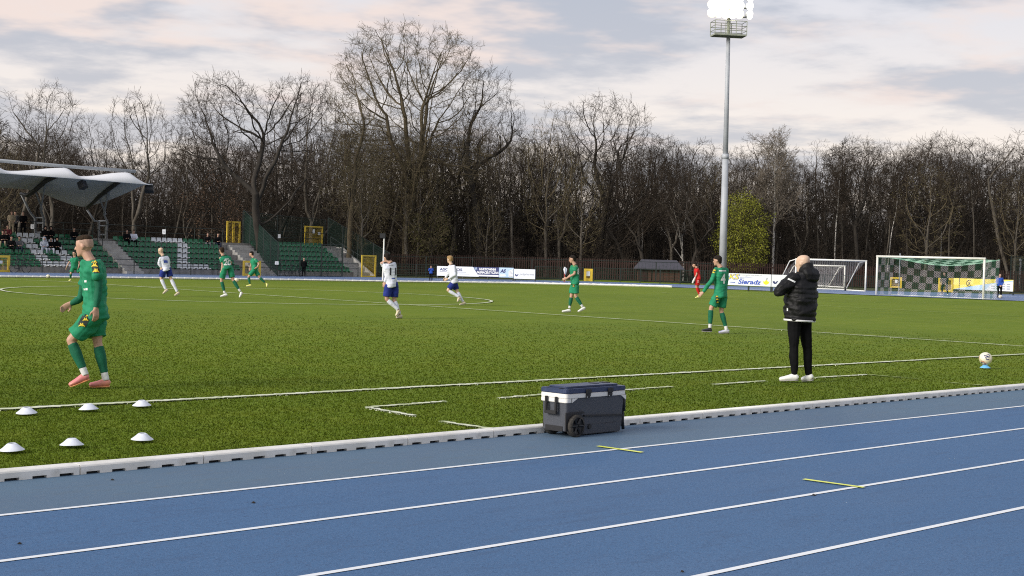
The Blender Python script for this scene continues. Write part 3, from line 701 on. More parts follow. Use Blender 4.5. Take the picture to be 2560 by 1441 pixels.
railing('boundary_fence', 'higher black wire fence on the verge before the brown hut', [foot(x, D) for x, D in ((950, 131), (1180, 129), (1480, 127), (1800, 126))], 1.75, 5.0, (1.0, .04), mesh=(.04, 1.0), mesh_rows=(.5,), cat='fence', pr=.05, mesh_step=.3)

def board(label, p0, p1, H, z0, m='banner_white', legs=3, th=0.06):
    p0 = Vector(p0); p1 = Vector(p1); W = (p1-p0).length
    root = empty('advertising_board', p0, 0, label, 'advertising board', 'advertising boards on the far fence'); mx = frame_mtx((0, 0, z0), p1-p0)
    b = MB(); b.box(0, W, 0, th, 0, H, mx); b.build('panel', m, root)
    for i in range(legs):
        b = MB(); x = W*(i+.02)/(legs-.96 if legs > 1 else 1); b.box(x-.04, x+.04, th+.004, th+.08, -z0, H*.9, mx); b.build('post', 'dark_steel', root)
    def put(me, x, z, mm, d=.006, name='lettering'):
        o = link(name, me, mm, root); o.matrix_local = mx @ Matrix.Translation((x, -d, z)) @ Matrix.Rotation(R(90), 4, 'X'); return o
    def fit(txt, xa, xb, z, h, mm, bold=0.0, shear=0.0, d=.008):
        me = text_mesh(txt, 1.0, bold, shear); n = len(me.vertices); co = np.empty(n*3, np.float32); me.vertices.foreach_get('co', co); co = co.reshape(-1, 3); lo, hi = co.min(0), co.max(0)
        co[:, 0] = (co[:, 0]-lo[0])*(xb-xa)/(hi[0]-lo[0]); co[:, 1] = (co[:, 1]-lo[1])*h/(hi[1]-lo[1]); me.vertices.foreach_set('co', co.ravel()); me.update(); return put(me, xa, z, mm, d)
    put.fit = fit
    def poly(pts, mm, d=.004, name='print'):
        me = bpy.data.meshes.new(name); me.from_pydata([mx @ Vector((x, -d, z)) for x, z in pts], [], [tuple(range(len(pts)))]); me.update(); return link(name, me, mm, root)
    return W, put, poly
# long board: white / navy / pale blue thirds
q0 = at(1092, 697.5); q1 = at(1283, 702.8); H = height_to(q0, 665.5)-.27
W, put, poly = board('long advertising board with a white left part and a navy centre', q0, q1, H, .27, legs=4)
poly([(W*.555, 0), (W*.815, 0), (W*.815, H), (W*.475, H)], 'navy', .004)
poly([(W*.815, 0), (W, 0), (W, H), (W*.815, H)], 'print_pale', .005)
put.fit('ASCLEPIOS', W*.035, W*.335, H*.54, H*.27, 'navy', .03)
poly([(W*.035, H*.42), (W*.385, H*.42), (W*.385, H*.45), (W*.035, H*.45)], 'navy', .008)
poly([(W*.29, H*.22), (W*.43, H*.22), (W*.43, H*.26), (W*.29, H*.26)], 'print_grey', .008)
put.fit('HURTOWNIA', W*.555, W*.775, H*.66, H*.26, 'print_white', .04, .2, .008)
put.fit('FARMACEUTYCZNA', W*.525, W*.810, H*.33, H*.25, 'print_white', .035, .2, .009)
poly([(W*.505+W*.035, H*.06), (W*.81, H*.06), (W*.81, H*.22), (W*.525, H*.22)], 'print_white', .009)
for i in range(3): poly([(W*(.49+.017*i), H*.72), (W*(.497+.017*i), H*.72), (W*(.489+.017*i), H*.95), (W*(.482+.017*i), H*.95)], 'print_pale', .008)
put(text_mesh('AS', H*.46, .022, .25), W*.835, H*.50, 'navy', .010)
poly([(W*.835, H*.14), (W*.90, H*.14), (W*.90, H*.30), (W*.835, H*.30)], 'print_white', .009)
poly([(W*.94, H*.05), (W*.995, H*.05), (W*.995, H*.86), (W*.94, H*.66)], 'print_white', .008)
for i in range(5): poly([(W*.945, H*(.12+.11*i)), (W*.993, H*(.12+.145*i)), (W*.993, H*(.17+.145*i)), (W*.945, H*(.17+.11*i))], 'print_black' if i == 0 else 'print_grey', .011)
q2 = at(1337, 704.6); 
def pharma(label, a, b, H, z0, legs=2):
    W, put, poly = board(label, a, b, H, z0, legs=legs)
    c = (W*.13, H*.36)
    poly([(c[0]-.21*H*1.0, c[1]+.10*H), (c[0]-.05*H, c[1]+.10*H), (c[0]+.02*H, c[1]-.02*H), (c[0]+.12*H, c[1]+.10*H), (c[0]+.26*H, c[1]+.14*H), (c[0]+.10*H, c[1]-.10*H), (c[0]-.05*H, c[1]-.14*H), (c[0]-.17*H, c[1]-.04*H)], 'navy', .006)
    return W, put, poly
W, put, poly = pharma('white advertising board right of the navy one, with one grey word', q1+(q2-q1).normalized()*.05, q2, H*.98, .20)
put.fit('polpharma', W*.27, W*.95, H*.30, H*.30, 'print_grey', .02, .15)
# club board
q0 = at(1813, 726); q1 = at(1926, 731.2); H = height_to(q0, 683)-.36
W, put, poly = board('white board with bold yellow letters and blue italic town name', q0, q1, H, .36, legs=3)
for dx, mm, bo, d in ((0, 'print_blue', .055, .006), (0, 'print_yellow', .012, .010)):
    put.fit('KS', W*(.085-bo*.3), W*(.305+bo*.3), H*(.50-bo*.6), H*(.42+bo*1.2), mm, bo, .22, d)
put.fit('Sieradz', W*.285, W*.80, H*.12, H*.40, 'print_blue', .03, .25)
put.fit('www.pks.sieradz.pl', W*.32, W*.80, H*.82, H*.12, 'print_grey', .01, .2)
poly([(W*.31, H*.58), (W*.33, H*.56), (W*.62, H*.74), (W*.60, H*.74)], 'print_blue', .007); poly([(W*.31, H*.66), (W*.33, H*.65), (W*.50, H*.75), (W*.48, H*.76)], 'print_blue', .007)
poly([(W*.09, H*.22), (W*.22, H*.20), (W*.22, H*.27), (W*.10, H*.27)], 'print_blue', .007)
poly([(W*.85, H*.22), (W*.90, H*.12), (W*.95, H*.22), (W*.975, H*.42), (W*.94, H*.40), (W*.905, H*.62), (W*.875, H*.40), (W*.83, H*.44)], 'print_yellow', .007)
poly([(W*.90, H*.48), (W*.935, H*.62), (W*.93, H*.75), (W*.90, H*.66)], 'print_grey', .009)
q2 = at(1999, 733.8)
W, put, poly = pharma('white advertising board half hidden by the man in black', q1+(q2-q1).normalized()*.05, q2, H, .36)
put(text_mesh('polpharma', H*.40, .004, .12), W*.30, H*.33, 'print_grey', .008)
# yellow board behind the goal
q0 = at(2383, 733); q1 = at(2532, 739.5); H = height_to(q0, 695.5)-.30
W, put, poly = board('yellow and white advertising board with a round monogram behind the netted goal', q0, q1, H, .30, 'banner_yellow', legs=3)
poly([(0, 0.004), (W-.004, 0.004), (W-.004, H*.96), (W*.62, H*.62), (W*.30, H*.32)], 'print_pale', .004)
poly([(W*.55, 0.006), (W-.006, .006), (W-.006, H*.86), (W*.62, H*.50)], 'banner_white', .006)
ring = MB(); c = Vector((W*.27, 0, H*.58)); mxr = None
pts = [(c.x+H*.30*math.cos(a), c.z+H*.30*math.sin(a)) for a in [R(x) for x in range(40, 321, 14)]]; inn = [(c.x+H*.02+H*.24*math.cos(a), c.z+H*.24*math.sin(a)) for a in [R(x) for x in range(320, 39, -14)]]
n_ = len(pts)
for i in range(n_-1): poly([pts[i], pts[i+1], inn[n_-2-i], inn[n_-1-i]], 'print_black', .008, 'monogram_ring') if i % 2 == 9 else None
me = bpy.data.meshes.new('monogram_ring'); allp = pts+inn
put_ring = poly(pts[:1]+pts[1:]+inn, 'print_black', .008, 'monogram_ring')
put(text_mesh('B', H*.40, .008), W*.255, H*.43, 'print_black', .009)
for i in range(3):
    for j in range(4): poly([(W*(.64+.085*j), H*(.14+.20*i)), (W*(.70+.085*j), H*(.14+.20*i)), (W*(.70+.085*j), H*(.26+.20*i)), (W*(.64+.085*j), H*(.26+.20*i))], 'print_grey', .009) if j*0.2+.1 > i*.2-.2 else None

# hut beyond the verge
hb = foot(1645, 130); hut = empty('hut', hb, 0, 'low brown wooden hut with a grey pitched roof behind the fence', 'hut')
mx = frame_mtx((0, 0, 0), _r0)
px2m = 130/FPX
wl, wr_ = (1588-1645)*px2m, (1704-1645)*px2m
Hh_ = height_to(hb, 650)
b = MB(); b.box(wl+.3, wr_-.3, -1.6, 1.6, -.1, Hh_*.62, mx); b.build('wall', 'hutwood', hut)
for i in range(7):
    b = MB(); x = wl+.3+(wr_-wl-.6)*(i+.5)/7; b.box(x-.30, x+.30, -1.63, -1.602, 0.0, Hh_*.60, mx); b.build('plank', 'hutwood', hut)
b = MB(); b.add([mx @ Vector(v) for v in ((wl, -2.0, Hh_*.60), (wr_, -2.0, Hh_*.60), (wr_-.5, 0, Hh_), (wl+.5, 0, Hh_), (wl, 2.0, Hh_*.60), (wr_, 2.0, Hh_*.60), (wl, -2, Hh_*.55), (wr_, -2, Hh_*.55), (wl, 2, Hh_*.55), (wr_, 2, Hh_*.55))],
    [(0, 1, 2, 3), (3, 2, 5, 4), (0, 3, 4), (1, 5, 2), (0, 6, 7, 1), (4, 5, 9, 8), (6, 8, 9, 7), (0, 4, 8, 6), (1, 7, 9, 5)]); b.build('roof', 'shingle', hut)
b = MB(); b.box(wl+.1, wl+.9, -1.7, -1.62, 0, Hh_*.55, mx); b.build('door', 'redfence', hut)

# right-hand ball net and its pale post
pz = at(2549, 725); root = empty('ball_net_post', pz, 0, 'pale grey steel post before the green ball net by the right edge', 'post')
b = MB(); hp = height_to(pz, 647); b.tube([(0, 0, -.1), (0, 0, hp)], .09, 8); b.build('shaft', 'galv', root); b = MB(); b.box(-.16, .14, -.08, .08, hp-.25, hp); b.build('head', 'galv', root)
railing('ball_net', 'dark green ball net on posts at the right edge', [foot(2526, 119), foot(2700, 122)], 3.1, 4.0, (1.0, .02), mesh=(0, 1.0), mesh_rows=[i/16 for i in range(1, 16)], cat='net', pr=.04, mesh_step=.12)

# ---------------------------------------------------------------- floodlight mast
MB_D = 128.0
mb = foot(1806, MB_D); mast = empty('floodlight_mast', mb, 0, 'tall tapered floodlight mast with its lamps lit', 'floodlight mast')
px2m = MB_D/FPX
Hpl = height_to(mb, 92); topx = (1821-project(mb+Vector((0, 0, Hpl)))[0])*px2m
lean = Vector((_r0.x*topx, _r0.y*topx, 0))
b = MB(); b.tube([(0, 0, -.3), tuple(lean*.5+Vector((0, 0, Hpl*.52)))], [.36, .27], 14); b.build('lower_shaft', 'galv', mast, True)
b = MB(); b.tube([tuple(lean*.5+Vector((0, 0, Hpl*.50))), tuple(lean+Vector((0, 0, Hpl)))], [.235, .17], 14); b.build('upper_shaft', 'galv', mast, True)
b = MB(); b.tube([tuple(lean*.5+Vector((0, 0, Hpl*.505))), tuple(lean*.5+Vector((0, 0, Hpl*.525)))], .30, 14); b.build('collar', 'galv', mast, True)
mx = Matrix.Translation(lean+Vector((0, 0, Hpl))) @ frame_mtx((0, 0, 0), _r0*math.cos(R(8))+Vector((_f.x, _f.y, 0))*math.sin(R(8)))
M['olive_steel'] = mat('platform_steel', (0.30, 0.32, 0.25), 0.5, (0.24, 0.26, 0.20), 2)
pw, pd, ph = 1.45, 0.75, 1.30
b = MB(); b.box(-pw, pw, -pd, pd, 0, .14, mx); b.build('platform', 'olive_steel', mast)
b = MB()
for x in (-pw, -pw*.33, pw*.33, pw):
    for y in (-pd, pd): b.bar(mx @ Vector((x, y, .14)), mx @ Vector((x, y, ph)), .06)
for z in (.45, .85, ph):
    for y in (-pd, pd): b.bar(mx @ Vector((-pw, y, z)), mx @ Vector((pw, y, z)), .045)
    for x in (-pw, pw): b.bar(mx @ Vector((x, -pd, z)), mx @ Vector((x, pd, z)), .045)
b.build('guard_rail', 'olive_steel', mast)
b = MB(); b.tube([mx @ Vector((0, 0, .1)), mx @ Vector((0, 0, 3.9))], .16, 8); b.build('mast_head', 'olive_steel', mast)
b = MB()
for z in (1.75, 2.55, 3.35): b.bar(mx @ Vector((-1.75, -.2, z)), mx @ Vector((1.75, -.2, z)), .09)
b.build('lamp_bar', 'olive_steel', mast)
M['lamp_glow'] = mat('lamp_glow', (1, .95, .8), 0.4, emit=((1.0, 0.93, 0.72), 9.0))
M['lamp_glare_edge'] = mat('lamp_glare_yellow', (1, 1, 1), 0.4, emit=((1.0, 0.84, 0.42), .85))  # outer lamps dimmed and yellowed to imitate the glare fringe round the cluster
lb = MB(); lb.lathe([(.30, .10), (.26, -.02), (.18, -.16), (.08, -.2), (0.001, -.2)], 14); lamp_body = lb.mesh('lamp_housing'); lamp_body.materials.append(M['galv'])
lg = [MB(), MB()]
gl = []
for i in range(2):
    lg[i].lathe([(.0, .125), (.29, .125), (.30, .105)], 16); me = lg[i].mesh('lamp_glass'); me.materials.append(M['lamp_glare_edge' if i == 0 else 'lamp_glow']); gl.append(me)
rm = random.Random(4)
for zi, z in enumerate((1.95, 2.70, 3.45)):
    for xi in range(6):
        x = -1.72+xi*.62+(.28 if xi == 5 else 0); yaw = R((-8, -4, 0, 2, 10, 42)[xi]); pit = R(100)
        loc = mx @ Matrix.Translation((x, -.45, z)) @ Matrix.Rotation(yaw, 4, 'Z') @ Matrix.Rotation(pit, 4, 'X') @ Matrix.Scale(1.42, 4)
        h = bpy.data.objects.new('lamp', lamp_body); COL.objects.link(h); h.parent = mast; h.matrix_local = loc
        g = bpy.data.objects.new('lamp_glass', gl[0 if (xi == 0 or (zi == 0 and xi in (1, 4))) else 1]); COL.objects.link(g); g.parent = h
sp = bpy.data.lights.new('floodlight_beam', 'SPOT'); sp.energy = 7000; sp.color = (1.0, .95, .82); sp.spot_size = R(75); sp.spot_blend = .6; sp.shadow_soft_size = 3.0
so = bpy.data.objects.new('floodlight_beam', sp); COL.objects.link(so); so.location = mb+lean+Vector((0, 0, Hpl+2.6))-Vector((_f.x, _f.y, 0))*2.2
so.rotation_euler = (Vector((28, 30, 0))-so.location).to_track_quat('-Z', 'Y').to_euler()
# small lamp post beside the caged stand
lp = foot(957, 112); root = empty('lamp_post', lp, 0, 'thin white lamp post with a dark flood lamp beside the caged stand', 'lamp post')
hp = height_to(lp, 592); b = MB(); b.tube([(0, 0, -.2), (0.02, 0, hp)], [.075, .055], 8); b.build('pole', 'white_metal', root); mx = frame_mtx((0, 0, hp), _r0); b = MB(); b.box(-.32, .12, -.15, .15, -.12, .25, mx); b.build('lamp_head', 'speaker', root, bevel=.02)

# ---------------------------------------------------------------- goals
def net_panel(P, nu, nv, rad, blk, mats, root, diag=True, phase=0):
    """knotted net over a patch: P(u,v) -> point; cords change colour in blocks"""
    out = {m: MB() for m in mats}
    def colour(u, v): return mats[(int(u*blk[0])+int(v*blk[1])+phase) % len(mats)]
    def cord(a, b, m): out[m].tube([P(*a), P(*b)], rad[m], 3, False)
    for i in range(nu):
        for j in range(nv):
            u0, u1, v0, v1 = i/nu, (i+1)/nu, j/nv, (j+1)/nv; m = colour((u0+u1)/2, (v0+v1)/2)
            if diag: cord((u0, v0), (u1, v1), m); cord((u1, v0), (u0, v1), m)
            else: cord((u0, v0), (u1, v0), m); cord((u0, v0), (u0, v1), m)
    for m in mats:
        if out[m].v: out[m].build('net', m, root)
GX, GY = 81.36, 46.60
goal = empty('football_goal', (GX, GY, gz(GX, GY)), 0, 'white full size goal with a green and white chequered net', 'goal', 'football goals')
b = MB()
for s in (-1, 1):
    pb = MB(); pb.tube([(0, s*3.72, -.05), (0, s*3.72, 2.44)], .068, 12); pb.build('post', 'white_metal', goal, True)
b.tube([(0, -3.785, 2.50), (0, 3.785, 2.50)], .068, 12); b.build('crossbar', 'white_metal', goal, True)
DB = 2.0
sag = lambda u: 0.42*math.sin(math.pi*u)
bk = lambda u, v: Vector((DB-0.35*(1-v)**2+.12*math.sin(math.pi*u)*(v), 3.66-7.32*u, (2.44-sag(u))*v+.02))
rad = {'net_white': .0042, 'net_green': .0042, 'net_pale': .007}
net_panel(bk, 62, 20, rad, (15.5, 5), ['net_green', 'net_white'], goal)
net_panel(lambda u, v: Vector((DB*u*(1-.09*(1-v)), -3.70, (2.44-.0*u)*v+.02)), 17, 20, rad, (4, 5), ['net_green', 'net_white'], goal)
net_panel(lambda u, v: Vector((DB*u*(1-.09*(1-v)), 3.70, (2.44-.0*u)*v+.02)), 17, 20, rad, (4, 5), ['net_green', 'net_white'], goal)
net_panel(lambda u, v: Vector((DB*v, 3.66-7.32*u, 2.44-sag(u)*v)), 60, 16, rad, (15, 4), ['net_pale', 'net_green'], goal)
b = MB(); b.tube([bk(i/20, 1.0) for i in range(21)], .024, 4); b.build('net_rope', 'net_pale', goal)
b = MB(); b.tube([(0.05, -3.7, .02), (DB*.9, -3.7, .02), (DB*.9, 3.7, .02), (0.05, 3.7, .02)], .03, 6); b.build('ground_bar', 'white_metal', goal)
for s in (1,):
    b = MB(); b.tube([(DB+.45, s*3.55, 0), (DB+.45, s*3.55, 2.75)], .03, 6); b.build('net_support', 'galv', goal)

def training_goal(label, pr, pl, H, depth, dirv, whl=True, nm='portable_goal'):
    pr = Vector(pr); root = empty(nm, pr, 0, label, 'goal', 'portable training goals'); L = Vector(pl)-pr; L.z = 0; d = Vector(dirv).normalized(); up = Vector((0, 0, 1))
    for q, n in ((Vector((0, 0, 0)), 'post'), (L, 'post')):
        b = MB(); b.tube([q, q+up*H], .065, 10); b.build(n, 'white_metal', root, True)
    b = MB(); b.tube([up*H-L.normalized()*.06, L+up*H+L.normalized()*.06], .065, 10); b.build('crossbar', 'white_metal', root, True)
    for q in (Vector((0, 0, 0)), L):
        b = MB(); b.tube([q+up*H, q+up*(H*.93)+d*depth*.35, q+d*depth+up*.12], .04, 8); b.build('stay', 'white_metal', root, True)
        b = MB(); b.tube([q+up*.05, q+d*depth+up*.08], .045, 6); b.build('ground_bar', 'white_metal', root)
        if whl:
            b = MB(); b.lathe([(.03, -.05), (.16, -.05), (.17, 0), (.16, .05), (.03, .05)], 14, Matrix.Translation(q+d*(depth+.05)+up*.15) @ Matrix.Rotation(math.atan2(L.y, L.x), 4, 'Z') @ Matrix.Rotation(R(90), 4, 'Y'), True); b.build('wheel', 'black', root, True)
    b = MB(); b.tube([d*depth+up*.1, L+d*depth+up*.1], .04, 6); b.build('back_bar', 'white_metal', root)
    P = lambda u, v: L*u+(d*depth*(1-(v-.08)/.92)+up*H*v if v > .08 else d*depth+up*H*v)
    net_panel(lambda u, v: L*u+d*(depth*min(1, max(.02, 1-max(0, v-.25)/.75)))+up*(H*v), 40, 16, {'net_grey': .0055}, (1, 1), ['net_grey'], root)
M['net_grey'] = mat('net_grey', (0.42, 0.42, 0.43), 0.8)
gr = at(2163, 730); H = height_to(gr, 653); Dg = depth_of(gr)
training_goal('white portable goal on wheels, partly behind the man in black', gr, foot(1989, Dg+1.6), H, 1.7, Vector((_f.x, _f.y, 0))*.75-_r0*.66)
g2 = foot(2111, 122); H2 = height_to(g2, 666)
training_goal('smaller white goal standing behind the portable goal on wheels', g2, foot(1996, 124), H2, 1.4, Vector((_f.x, _f.y, 0))*.6-_r0*.8, False)
# ================================================================ TREES
M['bark'] = layered('bark_grey', (0.105, 0.092, 0.076), [((0.050, 0.042, 0.032), 2.2, .42, .65, .9, (1, 1, .35)), ((0.125, 0.108, 0.080), 6, .55, .75, .6, (1, 1, .3))], .95)
M['bark_dark'] = layered('bark_dark', (0.040, 0.034, 0.028), [((0.022, 0.019, 0.016), 2.2, .42, .65, .9, (1, 1, .35))], .95)
M['bark_warm'] = layered('bark_tan', (0.105, 0.084, 0.052), [((0.058, 0.046, 0.031), 1.6, .42, .65, .9, (1, 1, .35))], .95)
M['birch'] = layered('bark_birch', (0.44, 0.42, 0.39), [((0.030, 0.027, 0.025), 3.2, .50, .60, .95, (1, 1, 1.6)), ((0.26, 0.25, 0.23), 1.2, .5, .65, .7, (1, 1, .5))], .85)
M['twig'] = mat('twig_brown', (0.043, 0.034, 0.026), .95, (0.060, 0.047, 0.036), .4, spec=.1)
M['twig_dark'] = mat('twig_dark', (0.033, 0.027, 0.022), .95, (0.047, 0.039, 0.031), .4, spec=.1)
M['twig_tan'] = mat('twig_tan', (0.120, 0.094, 0.050), .95, (0.082, 0.064, 0.037), .4)
M['twig_pale'] = mat('twig_pale', (0.20, 0.17, 0.135), .95, (0.14, 0.115, 0.09), .4)
M['bud'] = mat('young_bud', (0.155, 0.135, 0.040), .8, (0.115, 0.105, 0.035), .6)
M['dead_leaf'] = mat('dead_leaf', (0.130, 0.075, 0.042), .9, (0.085, 0.050, 0.030), .6)
M['spring_leaf'] = layered('spring_leaf', (0.190, 0.198, 0.018), [((0.110, 0.125, 0.012), .9, .42, .62, .9, I3), ((0.30, 0.29, 0.028), 3, .5, .7, .6, I3)], .7)
M['olive_leaf'] = layered('olive_leaf', (0.085, 0.082, 0.022), [((0.050, 0.052, 0.016), .9, .42, .62, .9, I3), ((0.12, 0.11, 0.030), 3, .5, .7, .7, I3)], .8)

def grow_tree(seed, H, spec):
    """returns segment lists per level: (p0, p1, t0, t1, r0, r1, level)"""
    rnd = random.Random(seed); g = rnd.gauss; segs = []; tips = []
    stack = [((0.0, 0.0, -0.15), spec.get('dir', (0, 0, 1.0)), spec['trunk']*H, spec['r']*H, 0)]
    nsegs = spec.get('nsegs', (9, 7, 5, 3, 2)); maxl = spec['levels']-1
    while stack:
        p, d, L, r, lv = stack.pop()
        n = nsegs[lv]; st = L/n; dx, dy, dz = d; wob = spec['wob'][lv]; trop = spec['trop'][lv]; tipr = spec.get('tip', (.35, .30, .25, .35, .5))[lv]
        pts = [p]; dirs = [d]; rr = [r]
        for i in range(n):
            dx += g(0, wob); dy += g(0, wob); dz += g(0, wob)+trop
            q = math.sqrt(dx*dx+dy*dy+dz*dz); dx /= q; dy /= q; dz /= q
            p = (p[0]+dx*st, p[1]+dy*st, p[2]+dz*st); pts.append(p); dirs.append((dx, dy, dz)); rr.append(r*(1-(1-tipr)*(i+1)/n))
        for i in range(n): segs.append((pts[i], pts[i+1], dirs[i], dirs[i+1], max(rr[i], spec['minr']), max(rr[i+1], spec['minr']), lv))
        if lv == maxl:
            tips.append((pts[-1], dirs[-1]))
            for kk in range(spec.get('spray', 2)):
                b0 = pts[-1] if kk == 0 else pts[-2]; e = (dx+g(0, .55), dy+g(0, .55), dz+g(0, .5)+.1); q = math.sqrt(e[0]**2+e[1]**2+e[2]**2); l2 = L*(.45+.4*rnd.random())
                segs.append((b0, (b0[0]+e[0]/q*l2, b0[1]+e[1]/q*l2, b0[2]+e[2]/q*l2), dirs[-1], (e[0]/q, e[1]/q, e[2]/q), spec['minr']*.95, spec['minr']*.75, lv))
            continue
        nc = spec['n'][lv]; nc = max(1, int(round(nc*(0.75+.5*rnd.random())))) if lv else nc
        a0 = rnd.random()*6.28; t0 = spec['start'][lv]
        for c in range(nc):
            t = t0+(1-t0)*((c+rnd.random()*.9)/nc); t = min(t, 1.0); k = min(n-1, int(t*n)); f = t*n-k
            A, B = pts[k], pts[k+1]; q = tuple(A[i]+(B[i]-A[i])*f for i in range(3)); D = Vector(dirs[k+1])
            ang = R(spec['ang'][lv])*(0.7+.6*rnd.random()); 
            if c == nc-1: ang *= .4; t = 1.0; q = pts[-1]
            az = a0+c*2.4+g(0, .4); o = D.orthogonal().normalized(); o2 = D.cross(o)
            nd = D*math.cos(ang)+(o*math.cos(az)+o2*math.sin(az))*math.sin(ang)
            shape = spec['shape'](t) if lv == 0 else 1-.45*t
            nl = L*spec['ratio'][lv]*shape*(0.75+.5*rnd.random()) if lv else H*spec['ratio'][0]*shape*(0.8+.4*rnd.random())
            rc = rr[k]*spec['rr'][lv]*(.75+.4*rnd.random())
            stack.append((q, tuple(nd), nl, rc, lv+1))
    return segs, tips
def seg_mesh(name, segs, ks):
    """tubes for all segments, ks = sides per level"""
    Vs = []; Fs = []; base = 0
    by = {}
    for s in segs: by.setdefault(ks[s[6]], []).append(s)
    for k, ss in by.items():
        P0 = np.array([s[0] for s in ss]); P1 = np.array([s[1] for s in ss]); T0 = np.array([s[2] for s in ss]); T1 = np.array([s[3] for s in ss]); r0 = np.array([s[4] for s in ss]); r1 = np.array([s[5] for s in ss])
        def ring(P, T, r):
            ref = np.where(np.abs(T[:, 0:1]) < .8, np.array([[1., 0, 0]]), np.array([[0, 1., 0]]))
            a = np.cross(T, ref); a /= np.linalg.norm(a, axis=1, keepdims=True)+1e-9; b = np.cross(T, a)
            g = 2*np.pi*np.arange(k)/k
            return P[:, None]+(a[:, None]*np.cos(g)[None, :, None]+b[:, None]*np.sin(g)[None, :, None])*r[:, None, None]
        n = len(ss); V = np.concatenate([ring(P0, T0, r0), ring(P1, T1, r1)], 1).reshape(-1, 3)
        j = np.arange(k); F = np.stack([j, (j+1) % k, (j+1) % k+k, j+k], 1)[None]+(np.arange(n)*2*k)[:, None, None]
        Vs.append(V); Fs.append(F.reshape(-1, 4)+base); base += len(V)
    return np_mesh(name, np.concatenate(Vs), np.concatenate(Fs))
def leaf_mesh(name, pts, n_per, spread, size, rnd, droop=0.0):
    pts = np.array(pts); m = len(pts)*n_per; c = np.repeat(pts, n_per, 0)+rnd.normal(0, spread, (m, 3)); c[:, 2] -= abs(rnd.normal(0, 1, m))*droop
    a = rnd.normal(0, 1, (m, 3)); a /= np.linalg.norm(a, axis=1, keepdims=True); b = rnd.normal(0, 1, (m, 3)); b -= a*(a*b).sum(1, keepdims=True); b /= np.linalg.norm(b, axis=1, keepdims=True)
    s = size*rnd.uniform(.6, 1.4, (m, 1))
    V = np.stack([c-a*s*.6, c+b*s*.45, c+a*s*.75, c-b*s*.45], 1).reshape(-1, 3)
    return np_mesh(name, V, np.arange(4*m).reshape(-1, 4))
def colonize(seed, H, env, n_attr, base=.35, step=.40, kill=.75, r_tip=.011, r_trunk=.016, lean=(0, 0), wob=.10, up=.18, twig=(2, .75), extra=(), expo=2.35, leaders=1, sub=1):
    """crown grown by space colonisation inside ellipsoids given in units of H; returns segments and twig tips"""
    rr = np.random.default_rng(seed); rnd = random.Random(seed); g = rnd.gauss
    vol = np.array([e[3]*e[4]*e[5] for e in env])**.75; att = []
    for e, k in zip(env, (vol/vol.sum()*n_attr).astype(int)):
        u = rr.normal(0, 1, (k, 3)); u /= np.linalg.norm(u, axis=1, keepdims=True); rad = rr.uniform(0, 1, (k, 1))**(1/3.6)
        att.append((np.array(e[:3])+u*rad*np.array(e[3:6]))*H)
    att = np.concatenate(att)
    nodes = [(0., 0., -.15)]; par = [-1]; dirs = [(0., 0., 1.)]
    n = int(base*H/step*.7)+1; d = Vector((lean[0], lean[1], 1)).normalized(); p = Vector(nodes[0])
    for i in range(n):
        d = (d+Vector((g(0, wob*.4), g(0, wob*.4), .02))).normalized(); p = p+d*(base*H/n); nodes.append(tuple(p)); par.append(len(nodes)-2); dirs.append(tuple(d))
    for (t, ang, az, L) in extra:                       # given limbs: where on the trunk, how far they fork, towards where, how long
        k = max(1, min(n, int(t*n))); q = Vector(nodes[k]); e = Vector((math.sin(ang)*math.cos(az), math.sin(ang)*math.sin(az), math.cos(ang))); pi = k
        for i in range(int(L*H/step)):
            e = (e+Vector((g(0, wob), g(0, wob), .05+g(0, wob*.5)))).normalized(); q = q+e*step; nodes.append(tuple(q)); par.append(pi); dirs.append(tuple(e)); pi = len(nodes)-1
    P = np.array(nodes); cap = len(P)
    d2 = np.full(len(att), 1e9); near = np.zeros(len(att), int)
    def update(i0):
        for s in range(i0, len(nodes), 256):
            blk = np.array(nodes[s:s+256]); dd = ((att[:, None, :]-blk[None])**2).sum(2); j = dd.argmin(1); m = dd[np.arange(len(att)), j]; b = m < d2; d2[b] = m[b]; near[b] = j[b]+s
    update(0)
    for it in range(140):
        if not len(att): break
        alive = d2 > kill*kill; att = att[alive]; d2 = d2[alive]; near = near[alive]
        if not len(att): break
        act, inv = np.unique(near, return_inverse=True); N_ = np.array([nodes[i] for i in act]); D = att-N_[inv]; D /= np.linalg.norm(D, axis=1, keepdims=True)+1e-9
        S = np.zeros((len(act), 3)); np.add.at(S, inv, D); i0 = len(nodes)
        for a, s in zip(act, S):
            q = math.sqrt(s[0]**2+s[1]**2+s[2]**2)+1e-9; pd = dirs[a]; e = (s[0]/q+pd[0]*.45+g(0, wob*1.6), s[1]/q+pd[1]*.45+g(0, wob*1.6), s[2]/q+pd[2]*.45+up+g(0, wob*1.6)); q = math.sqrt(e[0]**2+e[1]**2+e[2]**2)
            e = (e[0]/q, e[1]/q, e[2]/q); b = nodes[a]; nodes.append((b[0]+e[0]*step, b[1]+e[1]*step, b[2]+e[2]*step)); par.append(int(a)); dirs.append(e)
        update(i0)
        if len(nodes) > 9000: break
    n = len(nodes); acc = np.zeros(n); kids = np.zeros(n, int)
    for i in range(n-1, 0, -1):
        if acc[i] == 0: acc[i] = r_tip**expo
        acc[par[i]] += acc[i]; kids[par[i]] += 1
    r = acc**(1/expo); r = r*1.0; sc = (r_trunk*H)/max(r[1], 1e-6); r = np.where(r > r_tip*1.5, r_tip+(r-r_tip)*np.maximum(.15, (sc*r[1]-r_tip)/max(r[1]-r_tip, 1e-6)), r)
    r[0] = r[1]*1.25
    segs = []; tips = []; nt, tl = twig
    lev = lambda x: 0 if x > .11 else (1 if x > .05 else (2 if x > .022 else 3))
    cdir = {}
